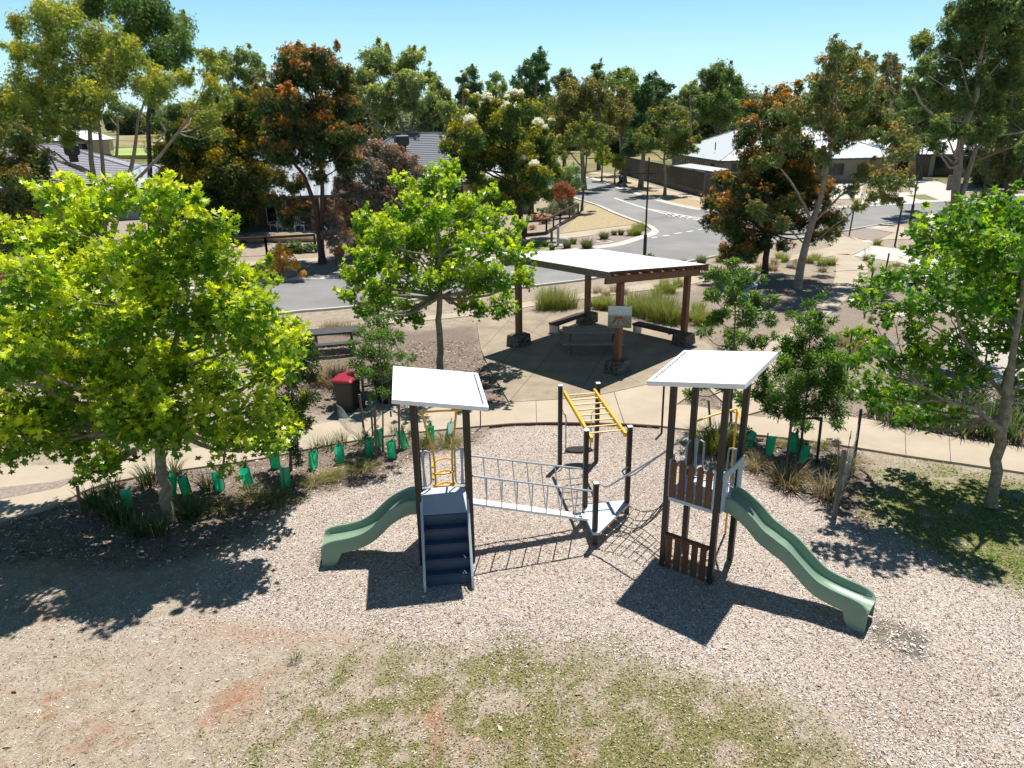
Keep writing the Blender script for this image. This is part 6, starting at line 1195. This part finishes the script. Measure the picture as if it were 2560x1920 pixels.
gum('gum_tree', 'towering twin trunked gum at upper right, crown leaving the frame', (2386,534), [([(2392,450),(2405,330),(2440,240),(2450,150),(2470,20)], 0.36, 0.09), ([(2410,470),(2440,370),(2480,340),(2560,330)], 0.26, 0.06), ([(2405,330),(2425,250),(2400,150)], 0.16, 0.05)],
    [(2460,30,50),(2400,70,44),(2520,40,48),(2370,130,40),(2430,120,46),(2490,110,46),(2550,110,44),(2310,120,30),(2300,170,30),(2350,190,40),(2410,190,44),(2470,190,46),(2540,190,42),(2290,220,28),(2330,240,34),(2380,260,40),(2440,260,40),(2510,260,44),(2300,280,22),(2350,310,30),(2400,330,26),(2480,320,36),(2550,300,36),(2330,360,16),(2310,95,20),(2440,0,40),(2500,-30,50),(2560,0,40),(2560,360,26),(2280,200,16),(2390,30,26),(2350,370,14)], EUC((0.045, 0.075, 0.022), (0.26, 0.28, 0.05), 0.6, dens=34, size=0.24), 'barkpale', 40, spread=6)
gum('gum_tree', 'darker gum at the right edge with thin trunks past the street lamp', (2520,505), [([(2515,440),(2500,300)], 0.22, 0.06), ([(2560,420),(2580,300)], 0.2, 0.05)], [(2520,200,50),(2560,150,50),(2570,240,50),(2530,280,40),(2560,330,45),(2500,340,40),(2540,390,40),(2470,400,30),(2500,440,26),(2560,440,30)], EUC((0.05, 0.065, 0.02), (0.3, 0.2, 0.05), 0.5, dens=30, size=0.24), 'barkgrey', 41, spread=3, y=66)
# far wooded band
fw = []
g = np.random.default_rng(77)
for i in range(330):
    an = R_(-46+92*g.random()); d = 150+230*g.random()**1.2; x, y = d*math.sin(an), d*math.cos(an)
    if abs(math.degrees(an)+28) < 5 and d < 300: continue
    h = 4.5+4*g.random(); r = 3.2+2.6*g.random(); fw.append((V(x, y, terrain(x, y)+h), r)); fw.append((V(x+g.normal()*2, y+2*g.normal(), terrain(x, y)+h*0.45), r*1.1))
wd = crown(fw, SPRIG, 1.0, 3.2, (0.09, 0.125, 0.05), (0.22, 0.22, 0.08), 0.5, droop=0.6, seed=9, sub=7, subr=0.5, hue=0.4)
tag(trimesh('distant_woodland', wd, 'leafdull'), kind='stuff')

# ------------------------------------------------------------------ houses
def roofplane(mb, A, B, C_, D, kind, step):
    "A-B eave, D-C ridge side; tile rows step up the slope, metal ribs run up it"
    A, B, C_, D = [np.array(p, float) for p in (A, B, C_, D)]; nrm = unit(np.cross(B-A, D-A)); nrm = nrm*np.sign(nrm[2]); H_ = np.linalg.norm((C_+D)/2-(A+B)/2)
    if kind == 'tile':
        n = max(3, int(H_/step))
        for i in range(n):
            t0, t1 = i/n, (i+1)/n; a, b, c, d = A*(1-t0)+D*t0, B*(1-t0)+C_*t0, B*(1-t1)+C_*t1, A*(1-t1)+D*t1
            up = nrm*0.045; mb.add([a+up, b+up, c, d, a, b], [(0, 1, 2, 3), (4, 5, 1, 0)])
    else:
        n = max(4, int(np.linalg.norm(B-A)/step)); vs = []; fs = []
        for i in range(n+1):
            t = i/n; e = A*(1-t)+B*t; ax = unit(B-A); 
            # rib runs straight up the slope until it meets a hip
            upv = unit(np.cross(nrm, ax)); upv = upv*np.sign(upv[2]+1e-9); L = H_*0+np.linalg.norm(np.cross((D-A), ax)); s = t*np.linalg.norm(B-A)
            a0 = (D-A) @ ax; a1 = (C_-B) @ ax; W = np.linalg.norm(B-A); k = 1.0
            if a0 > 0 and s < a0: k = s/a0
            if a1 < 0 and (W-s) < -a1: k = (W-s)/(-a1)
            h = 0.028 if i % 2 else 0.0; vs += [e+nrm*h, e+upv*L*k+nrm*h]
        mb.add(vs, [(2*i, 2*i+2, 2*i+3, 2*i+1) for i in range(n)])
    return mb
def house(name, label, x, y, deg, L, W, hw, hr, ov, wallm, roofm, kind='metal', step=0.35, ridge=None, windows=(), z=0.0, porch=0):
    """footprint L x W centred at (x, y); windows: (side 'f/l/r', position along, sill z, width, height, type)"""
    F = Frame((x, y), deg); r = thing(name, (x, y, z), label, 'house'); P = lambda a, b, c: F(a, b, c+z)
    m = MB(); m.loft([[P(sx*L/2, sy*W/2, c) for sx, sy in ((-1, -1), (1, -1), (1, 1), (-1, 1))] for c in (-0.2, hw)]); m.build('wall', wallm, r)
    e = [P(sx*(L/2+ov), sy*(W/2+ov)-(porch if sy < 0 else 0), hw) for sx, sy in ((-1, -1), (1, -1), (1, 1), (-1, 1))]
    k = (L-W)/2 if L > W else 0.0; k2 = (W-L)/2 if W > L else 0.0; k = max(k, 0.3)
    A, B = (P(-k, 0, hr), P(k, 0, hr)) if L >= W else (P(0, -k2, hr), P(0, k2, hr)); rm_ = MB()
    if L >= W:
        for a, b, c, d in ((e[0], e[1], B, A), (e[1], e[2], B, B), (e[2], e[3], A, B), (e[3], e[0], A, A)): roofplane(rm_, a, b, c, d, kind, step)
    else:
        for a, b, c, d in ((e[0], e[1], A, A), (e[1], e[2], B, A), (e[2], e[3], B, B), (e[3], e[0], A, B)): roofplane(rm_, a, b, c, d, kind, step)
    ro = rm_.build('roof', roofm, r)
    rc = MB(); 
    for q in e[:2]: rc.tube([q+V(0, 0, 0.04), A+V(0, 0, 0.05) if np.linalg.norm(q-A) < np.linalg.norm(q-B) else B+V(0, 0, 0.05)], 0.09, 6)
    for q in e[2:]: rc.tube([q+V(0, 0, 0.04), A+V(0, 0, 0.05) if np.linalg.norm(q-A) < np.linalg.norm(q-B) else B+V(0, 0, 0.05)], 0.09, 6)
    rc.tube([A+V(0, 0, 0.05), B+V(0, 0, 0.05)], 0.09, 6); rc.build('ridge_cap', roofm, ro)
    gt = MB()
    for i in range(4): gt.bar(e[i]-V(0, 0, 0.08), e[(i+1) % 4]-V(0, 0, 0.08), 0.12, 0.18)
    gt.build('gutter', 'gutter', ro); so_ = MB(); so_.add([q-V(0, 0, 0.12) for q in e], [(0, 3, 2, 1)]); so_.build('soffit', 'white', ro)
    for sd_, pos, sill, w, h, ty in windows:
        if sd_ == 'f': f0 = lambda u, d_, c: P(u, -W/2-d_, c)
        elif sd_ == 'l': f0 = lambda u, d_, c: P(-L/2-d_, u, c)
        else: f0 = lambda u, d_, c: P(L/2+d_, u, c)
        fm = 'white' if ty != 'dark' else 'gutter'
        wf = MB()
        for (u0, u1, c0, c1) in ((pos-w/2-.06, pos+w/2+.06, sill-.06, sill), (pos-w/2-.06, pos+w/2+.06, sill+h, sill+h+.06), (pos-w/2-.06, pos-w/2, sill, sill+h), (pos+w/2, pos+w/2+.06, sill, sill+h), (pos-.025, pos+.025, sill, sill+h)):
            wf.loft([[f0(u0, d_, c0), f0(u1, d_, c0), f0(u1, d_, c1), f0(u0, d_, c1)] for d_ in (0.0, 0.06)])
        w_ = wf.build('window' if ty != 'garage' else 'garage_door', fm, r)
        MB().loft([[f0(pos-w/2, d_, sill), f0(pos+w/2, d_, sill), f0(pos+w/2, d_, sill+h), f0(pos-w/2, d_, sill+h)] for d_ in (0.0, 0.02)]).build('pane', 'window' if ty != 'garage' else 'creamwall', w_)
    return r, P
def cooler(root, c, s=1.0, deg=0):
    m = MB(); F = Frame(c[:2], deg)
    m.loft([[F(sx*k*s, sy*k*s, c[2]+z) for sx, sy in ((-1, -1), (1, -1), (1, 1), (-1, 1))] for k, z in ((0.34, -0.3), (0.34, 0.25), (0.52, 0.35), (0.58, 0.5), (0.58, 1.1), (0.50, 1.2))]); m.build('roof_cooler', 'blackplastic', root, bevel=0.04)
# A: mauve tiled house at left with dark cooler
hA, PA = house('house', 'brick house with wide mauve grey tiled roof and black rooftop cooler at left', -47.0, 76, 27, 22, 18, 2.6, 5.9, 0.6, 'brickgrey', 'tile_mauve', 'tile', 0.42, windows=(('f', 4, 0.9, 2.2, 1.3, 'w'), ('f', -4, 0.9, 2.2, 1.3, 'w')))
cc = WY(182, 385, 68.5); cooler(hA, cc-V(0, 0, 0.4), 1.05, 27)
house('garage', 'small garage with blue grey ribbed metal roof right of the mauve tiled house', -32.5, 68.5, 27, 8.0, 7.0, 2.6, 4.2, 0.5, 'creamwall', 'metalroof_blue', 'metal', 0.3, windows=(('f', 0, 0.1, 4.8, 2.2, 'garage'),))
# B: porch house
hB, PB_ = house('house', 'brown brick house with pale metal roof and white porch chairs behind dark gums', -16.5, 61.5, 6, 15, 10.5, 2.75, 6.0, 0.5, 'brick', 'metalroof_blue', 'metal', 0.3, porch=2.2, windows=(('f', -1.6, 0.5, 1.4, 1.8, 'w'), ('f', 3.6, 0.5, 1.6, 1.7, 'w'), ('f', -5.4, 0.6, 1.8, 1.6, 'w')))
MB().prism([tuple(PB_(a, b, 0)[:2]) for a, b in ((-7.5, -8.2), (7.5, -8.2), (7.5, -5.25), (-7.5, -5.25))], -0.1, 0.30).build('porch_floor', 'weatherboard', hB)
for a in (-7.0, -3.4, 1.55, 5.6): MB().box(PB_(a, -7.7, 1.5), (0.5, 0.5, 2.4), R_(6)).build('porch_pier', 'brick', hB)
MB().tube([PB_(2.05, -8.0, 2.6), PB_(2.05, -8.0, 0.7), PB_(2.4, -8.15, 0.35)], 0.05, 8).build('downpipe', 'white', hB)
def adirondack(p, deg, label):
    F = Frame(p[:2], deg); z = p[2]; r = thing('garden_chair', p, label, 'chair', 'white slatted porch chairs')
    b_ = MB()
    for k in range(5): b_.bar(F(-0.22+k*0.11, 0.20, z+0.30), F(-0.26+k*0.13, 0.52, z+1.02-0.04*abs(k-2)), 0.02, 0.09, up=(0, 1, 0))
    b_.build('backrest', 'white', r)
    s_ = MB(); s_.bar(F(-0.27, -0.30, z+0.40), F(-0.27, 0.25, z+0.30), 0.03, 0.08); s_.bar(F(0.27, -0.30, z+0.40), F(0.27, 0.25, z+0.30), 0.03, 0.08)
    for k in range(4): s_.bar(F(-0.27, -0.28+k*0.14, z+0.42-k*0.025), F(0.27, -0.28+k*0.14, z+0.42-k*0.025), 0.11, 0.02)
    s_.build('seat', 'white', r)
    for sx in (-1, 1):
        MB().bar(F(sx*0.34, -0.36, z+0.60), F(sx*0.34, 0.42, z+0.58), 0.12, 0.025).build('armrest', 'white', r)
        MB().bar(F(sx*0.33, -0.30, z+0.0), F(sx*0.33, -0.30, z+0.59), 0.09, 0.035, up=(1, 0, 0)).build('leg', 'white', r)
        MB().bar(F(sx*0.30, 0.60, z+0.03), F(sx*0.30, -0.2, z+0.38), 0.03, 0.10).build('leg', 'white', r)
def onslab(px, py): return G(px, py, 0.30)
adirondack(onslab(693, 575), -28, 'white slatted porch chair, left one, beside the little white table')
adirondack(onslab(747, 576), 30, 'white slatted porch chair, right one, next to the brick pier')
q = onslab(713, 575); tb = thing('side_table', q, 'small white table between the two porch chairs', 'table'); MB().box(q+V(0, 0, 0.50), (0.5, 0.45, 0.03)).build('table_top', 'white', tb)
for sx in (-1, 1):
    for sy in (-1, 1): MB().box(q+V(sx*.2, sy*.17, .245), (0.045, 0.045, 0.48)).build('leg', 'white', tb)
g = np.random.default_rng(5)
for i, (px, py, r) in enumerate(((590,606,.75),(640,606,.8),(678,603,.85),(709,604,.9),(742,603,.85),(771,603,.8),(560,610,.7))):
    c = G(px, py); m = MB(); rings = []
    for k in range(7):
        th = math.pi*k/6; rr = max(math.sin(th), .02); rings.append([c+V(r*1.0*rr*math.cos(a)*(1+.13*math.sin(3*a+i)), r*.7*rr*math.sin(a)*(1+.1*math.cos(2*a+i)), r*.55*(1-math.cos(th))*0.75-0.1) for a in np.linspace(0, 6.283, 14, endpoint=False)])
    tag(m.loft(rings).build('boulder', 'boulder', smooth=True), 'rounded brown boulder in the retaining row below the porch', 'boulder', 'boulders below the porch')
# C, D
hC, PC = house('house', 'house with charcoal tiled hip roof and black rooftop cooler in left centre', -9.0, 77, 16, 19, 15, 2.7, 6.4, 0.6, 'brickgrey', 'tile_dark', 'tile', 0.36, windows=(('f', 2, 0.9, 2.0, 1.3, 'w'),))
cooler(hC, WY(1005, 372, 72), 1.1, 16)
hD, PD = house('house', 'corner house with cream walls and dark red veranda posts behind the flowering gum', -3.6, 68.5, 14, 9.5, 8, 2.8, 4.4, 0.5, 'creamwall', 'metalroof', 'metal', 0.3, porch=1.2, windows=(('f', -2.5, 0.4, 2.2, 2.0, 'dark'), ('f', 3.0, 0.2, 1.6, 2.3, 'dark')))
for a in (-4.6, -1.8, 1.2, 4.6): MB().box(PD(a, -5.0, 1.35), (0.14, 0.14, 2.7), R_(14)).build('veranda_post', 'timber', hD)
# E: pale roofed house behind the paling fence
hE, PE = house('house', 'long house with pale ribbed metal roof behind the tall paling fence', 34.0, 97.2, 4.6, 20.6, 20.0, 2.8, 7.2, 0.7, 'brickgrey', 'metalroof', 'metal', 0.45, windows=(('l', -6.5, 0.9, 1.0, 1.3, 'dark'), ('l', -2.5, 0.9, 1.6, 1.3, 'dark'), ('l', 3, 0.9, 1.6, 1.3, 'dark'), ('f', -8.9, 0.4, 0.7, 2.0, 'dark'), ('f', -7.0, 0.1, 1.0, 2.1, 'dark'), ('f', -3.6, 0.9, 0.9, 1.2, 'dark'), ('f', 3, 0.9, 2.0, 1.2, 'dark')))
for px, py, y in ((1836, 318, 94), (1789, 360, 92)):
    v = WY(px, py, y); MB().tube([v-V(0, 0, 0.7), v+V(0, 0, 0.2)], 0.07, 8).build('vent_pipe', 'gutter', hE)
house('house', 'white roofed house with maroon front wall behind the pale trunked gum', 50.5, 104, -2, 9.0, 10, 2.7, 4.4, 0.5, 'maroon', 'white', 'metal', 0.4, windows=(('f', -2, 0.9, 1.6, 1.2, 'dark'), ('f', 3.4, 0.05, 2.6, 2.2, 'garage')))
hG, PG_ = house('house', 'cream and brick house with white roof, open carport and driveway at right', 59.5, 99, -14, 14, 12, 2.7, 4.6, 0.6, 'creamwall', 'white', 'metal', 0.4, windows=(('f', -3.8, 0.05, 2.4, 2.3, 'dark'), ('f', 0.8, 0.05, 3.0, 2.3, 'garage')))
MB().box(PG_(-6.3, -6.2, 1.3), (1.2, 0.5, 2.6), R_(-14)).build('brick_pier', 'brick', hG)
MB().box(PG_(-1.2, -6.25, 1.3), (0.35, 0.3, 2.6), R_(-14)).build('white_pillar', 'white', hG)
# distant roofs at left
for i, (x, y, lab) in enumerate(((-95, 172, 'distant white roofed house left of the slender gum stems'), (-66, 158, 'distant white roofed house seen between the gum stems'), (-140, 190, 'distant pale house at the far left behind foliage'), (-22, 150, 'distant low pale building behind the broad gum limbs'))):
    z = terrain(x, y)+1.2; house('house', lab, x, y, 20, 11, 7, 2.9, 4.8, 0.5, 'creamwall', 'white', 'metal', 0.8, z=float(z), windows=(('f', 0, 0.9, 2.5, 1.3, 'w'), ('f', -3.5, 0.9, 1.6, 1.3, 'w')))
# paling fence
def paling(a, b, h, label, base=0.55, pw=0.16):
    a = np.array(a, float)[:2]; b = np.array(b, float)[:2]; L = np.linalg.norm(b-a); d = (b-a)/L; nrm = V(-d[1], d[0]); r = thing('paling_fence', (*(a+b)/2, 0), label, 'fence'); ang = math.atan2(d[1], d[0]); g = np.random.default_rng(int(L*10))
    m = MB(); n = int(L/pw)
    for i in range(n): p = a+d*(i+0.5)*pw; hh_ = h+g.normal()*0.01; m.box((p[0]-nrm[0]*0.02*(i % 2), p[1]-nrm[1]*0.02*(i % 2), (hh_+base)/2), (pw*0.96, 0.02, hh_-base), ang)
    m.build('palings', 'fence', r)
    MB().bar((*a, base/2), (*b, base/2), 0.08, base).build('plinth', 'grey_timber', r); MB().bar((*a, h+0.02), (*b, h+0.02), 0.14, 0.04).build('capping', 'grey_timber', r)
    k = int(L/2.6)+1
    for i in range(k): p = a+d*L*i/(k-1)-nrm*0.05; MB().post(p, 0, h+0.03, 0.10, ang).build('post', 'grey_timber', r)
paling(G(1758, 492), G(1640, 458), 2.35, 'tall weathered paling fence with sleeper base along the side street, near run')
paling(G(1640, 458), G(1548, 432), 2.35, 'tall weathered paling fence receding to the far bend, far run')
p0 = G(1758, 492); paling(p0, p0+V(3.6, 1.2, 0), 2.2, 'short return of the paling fence beside the give way sign', base=0.3)
MB_ = MB(); pg0 = G(1655, 425, 2.0); 
sh = thing('shed', (21.2, 81, 0), 'low corrugated lean-to roof just behind the paling fence', 'shed')
MB().loft([[V(18.9, 87, z), V(21.0, 87.5, z+.18), V(22.6, 77.5, z+.18), V(20.9, 77, z)] for z in (2.22, 2.28)]).build('roof', 'metalroof', sh); MB().loft([[V(19.2, 86.7, z), V(20.8, 87, z), V(22.4, 78, z), V(21.1, 77.5, z)] for z in (0, 2.18)]).build('wall', 'weatherboard', sh)
# give way sign seen from behind
p = G(1790, 508); gw = thing('give_way_sign', p, 'grey back of a triangular give way sign at the fence corner', 'sign'); zt = 2.4
MB().post(p[:2], 0, zt+0.3, 0.06).build('post', 'zincleg', gw); MB().loft([[p+V(-.42, d_, zt+.2), p+V(.42, d_, zt+.2), p+V(0, d_, zt-.55)][::-1] for d_ in (-0.05, -0.035)]).build('sign_plate', 'zincleg', gw)
# rail fences
def railfence(pts, label, h=0.85, posts=None, log=False, wires=0, group=None):
    P = [np.array(p, float)[:2] for p in pts]; r = thing('rail_fence', (*P[0], 0), label, 'fence', group)
    for a, b in zip(P[:-1], P[1:]):
        MB().bar((*a, h), (*b, h), 0.10, 0.14).build('rail', 'timberdark', r); L = np.linalg.norm(b-a); n = max(1, round(L/2.6))
        for i in range(n+1): p = a+(b-a)*i/n; MB().post(p, 0, h+0.06, 0.12).build('post', 'timberdark', r)
        if log: MB().bar((*a, 0.10), (*b, 0.10), 0.16, 0.20).build('sleeper', 'timberdark', r)
        if wires:
            w = MB()
            for k in range(wires): w.tube([V(*a, 0.25+k*0.14), V(*b, 0.25+k*0.14)], 0.006, 4)
            w.build('wire', 'wire', r)
railfence([G(1316,591), G(1366,586), G(1400,565), G(1445,541)], 'dark timber rail fence with wires around the corner garden', h=1.0, log=True, wires=4)
railfence([G(500,645), G(668,637), G(790,629)], 'brown timber rail fence in front of the porch house', h=1.05)
railfence([G(-60,688), G(10,678), G(120,670)], 'dark timber rail fence at the far left behind the street bin', h=1.3, log=True)
for px, py, h, lab in ((1395,616,1.3,'taller white lilac bollard on a concrete footing at the corner'), (1379,606,0.9,'shorter grey bollard beside the white one at the corner')):
    p = G(px, py); r = thing('bollard', p, lab, 'bollard'); MB().box(p+V(0, 0, h/2), (0.16, 0.13, h)).build('post', mat('lilac_white_post', (0.45, 0.42, 0.47), 0.6, 0.05) if h > 1 else 'grey_timber', r, bevel=0.02)
    MB().box(p+V(0, 0, 0.04), (0.6, 0.35, 0.09)).build('footing', 'kerb', r)
p = G(1510, 604); dr = thing('drain_grate', p, 'square grey drain grate with white concrete surround in the corner bed', 'drain'); q4 = [G(x, y)[:2] for x, y in ((1488,604),(1516,600),(1533,606),(1507,610.5))]; c_ = sum(q4)/4
MB().prism([tuple(v) for v in q4], -0.02, 0.045).build('surround', 'concrete_white', dr); MB().prism([tuple(c_+(v-c_)*0.68) for v in q4], 0.0, 0.052).build('grate', 'grey_timber', dr)
p = G(1408, 607); m = MB(); m.ball(p+V(0, 0, 0.15), 0.35, 10, 6, (1, .8, .8)); tag(m.build('boulder', 'kerb', smooth=True), 'pale round stone between the bollard and dark clumps', 'boulder')
def lamp(px, py, pyt, deg, arm, label, head=True):
    b = G(px, py); h = 5
    while proj((b[0], b[1], h))[1] > pyt: h += 0.05
    r = thing('street_lamp', b, label, 'street lamp'); m = MB(); m.tube([b, b+V(0, 0, 1.35), b+V(0, 0, 1.38)], [0.10, 0.10, 0.06], 12); m.build('base_sleeve', 'lampblack', r, smooth=True)
    MB().tube([b+V(0, 0, 1.3), b+V(0, 0, h)], [0.055, 0.045], 10).build('pole', 'lampblack', r, smooth=True)
    if not head: return
    d_ = V(math.cos(R_(deg)), math.sin(R_(deg)), 0); za = h-0.85 if arm > 1 else h-0.5
    MB().bar(b+V(0, 0, za)-d_*0.45, b+V(0, 0, za)+d_*arm, 0.05, 0.07).build('arm', 'lampblack', r)
    e = b+V(0, 0, za)+d_*arm; hd = MB(); rings = []
    for rr, z in ((0.04, 0.12), (0.05, -0.1), (0.13, -0.14), (0.14, -0.32), (0.10, -0.36), (0.16, -0.45), (0.40, -0.66), (0.41, -0.69), (0.10, -0.62)):
        rings.append([e+V(rr*math.cos(a), rr*math.sin(a), z) for a in np.linspace(0, 6.283, 18, endpoint=False)])
    hd.loft(rings).build('lamp_head', 'lampblack', r, smooth=True); MB().tube([e+V(0, 0, -0.60), e+V(0, 0, -0.76)], 0.13, 12).build('diffuser', 'glass_lamp', r)
lamp(1611, 646, 394, 176, 1.5, 'black street lamp with a shaded head on a side arm, centre at the corner kerb')
lamp(2449, 520, 338, 180, 2.0, 'black street lamp with bell shaped head on a long arm at the right')
lamp(2275, 560, 345, 0, 0, 'black street pole without a visible head by the driveway on the right', head=False)
wl_ = thing('garden_wall', G(2420, 466), 'low grey timber garden wall with squared posts before the carport lawn', 'wall')
A, B = G(2370, 476), G(2500, 466); MB().bar((*A[:2], 0.3), (*B[:2], 0.3), 0.2, 0.6).build('wall', 'grey_timber', wl_)
for t in (0, .5, 1): pt = A*(1-t)+B*t; MB().post(pt[:2], 0, 1.5, 0.3).build('post', 'grey_timber', wl_)
# ------------------------------------------------------------------ loose cover: chips, weeds, leaf litter
g = np.random.default_rng(99)
def maskat(x, y, arr):
    ix = np.clip(np.searchsorted(xs, x)-1, 0, nx-2); iy = np.clip(np.searchsorted(ys, y)-1, 0, ny-2); return arr.reshape(ny, nx)[iy, ix]
def flakes(n, x0, x1, y0, y1, arr, thr, size, pal, asp, name, m='attr', zlift=0.012, tilt=0.35, pw=1.0, leaf=None, upright=False):
    x = x0+(x1-x0)*g.random(n); y = y0+(y1-y0)*g.random(n)**1.4; k = maskat(x, y, arr); keep = g.random(n)*thr < k**pw; x, y = x[keep], y[keep]; n = len(x)
    z = maskat(x, y, zz)+zlift; a = g.random(n)*6.283; X_ = np.stack([np.cos(a), np.sin(a), g.normal(size=n)*tilt*0.5], 1)
    if upright: X_ = unit(np.stack([np.cos(a)*0.7, np.sin(a)*0.7, 0.4+g.random(n)], 1))
    X_ = unit(X_); Zr = unit(np.stack([g.normal(size=n)*tilt, g.normal(size=n)*tilt, np.ones(n)], 1)); Y_ = unit(np.cross(Zr, X_)); Z_ = np.cross(X_, Y_)
    pal = np.array(pal); col = pal[g.integers(0, len(pal), n)]*(0.8+0.4*g.random((n, 1)))
    T = leaf or ([(-.5, -asp/2, 0), (.5, -asp/2, 0), (.5, asp/2, 0), (-.5, asp/2, 0)], [(0, 1, 2), (0, 2, 3)])
    d = scatter(T[0], T[1], np.stack([x, y, z], 1), X_, Y_, Z_, size*(0.5+g.random(n)), col); return tag(trimesh(name, d, m), kind='stuff')
flakes(330000, -13, 14, 6.0, 24, chip, 1.0, 0.027, [(0.62, 0.59, 0.56), (0.80, 0.78, 0.76), (0.36, 0.31, 0.28), (0.50, 0.45, 0.42), (0.22, 0.15, 0.10), (0.62, 0.50, 0.36), (0.07, 0.055, 0.05), (0.12, 0.09, 0.07)], 0.34, 'wood_chips', pw=1.5)
flakes(110000, -13, 14, 6.0, 16, 1-np.clip(chip+gr+mul, 0, 1), 1.0, 0.032, [(0.54, 0.48, 0.38), (0.72, 0.68, 0.60), (0.22, 0.16, 0.10), (0.34, 0.27, 0.17), (0.12, 0.08, 0.05)], 0.16, 'straw_litter', tilt=0.5)
flakes(60000, -13, 16, 9.0, 26, mul, 1.0, 0.06, [(0.30, 0.23, 0.18), (0.42, 0.36, 0.31), (0.06, 0.045, 0.035), (0.16, 0.11, 0.08), (0.05, 0.035, 0.03), (0.5, 0.44, 0.38)], 0.35, 'bark_mulch', tilt=0.5)
flakes(200000, -9, 10, 6.0, 11.5, gr, 1.0, 0.034, [(0.18, 0.25, 0.045), (0.32, 0.38, 0.06), (0.14, 0.17, 0.05), (0.38, 0.34, 0.16), (0.12, 0.15, 0.045), (0.48, 0.40, 0.26), (0.26, 0.20, 0.11), (0.42, 0.36, 0.24)], 0.3, 'creeping_weeds', 'grassblade', tilt=0.8, leaf=OVAL, upright=False, zlift=0.004)
flakes(90000, 7, 16, 9.0, 16.5, gr, 1.0, 0.05, [(0.13, 0.24, 0.03), (0.22, 0.34, 0.045), (0.10, 0.16, 0.03), (0.30, 0.32, 0.08)], 0.3, 'lawn_weeds', 'grassblade', tilt=0.8, leaf=OVAL, upright=False, zlift=0.004)
flakes(140, -9, 10, 6.3, 13, np.ones(len(fx)), 1.0, 0.09, [(0.40, 0.28, 0.18), (0.55, 0.46, 0.36), (0.30, 0.15, 0.09)], 0.4, 'fallen_leaves', leaf=OVAL, tilt=0.3, zlift=0.02)
# thin film of chips dragged over the landing mat
for (cx, cy, n) in ((6.0, 9.3, 60), (-3.7, 12.0, 0)):
    if not n: continue
    a = g.random(n)*6.283; p = np.stack([cx+g.normal(size=n)*0.28, cy+g.normal(size=n)*0.25, np.full(n, 0.02)], 1); X_ = np.stack([np.cos(a), np.sin(a), a*0], 1); Z_ = np.tile(V(0, 0, 1), (n, 1)); Y_ = np.cross(Z_, X_)
    tag(trimesh('scattered_chips', scatter([(-.5, -.15, 0), (.5, -.15, 0), (.5, .15, 0), (-.5, .15, 0)], [(0, 1, 2), (0, 2, 3)], p, X_, Y_, Z_, 0.05*(0.5+g.random(n)), np.array([(0.7, 0.66, 0.6)])*(0.7+0.5*g.random((n, 1)))), 'attr'), kind='stuff')

# brown thatch between the weeds
flakes(90000, -9, 10, 6.0, 11, mask(GRASSF, 0.6, 1.2), 1.0, 0.035, [(0.30, 0.21, 0.13), (0.42, 0.33, 0.22), (0.17, 0.11, 0.07), (0.22, 0.20, 0.09), (0.50, 0.43, 0.32)], 0.14, 'dry_thatch', tilt=0.7, leaf=OVAL, zlift=0.006)
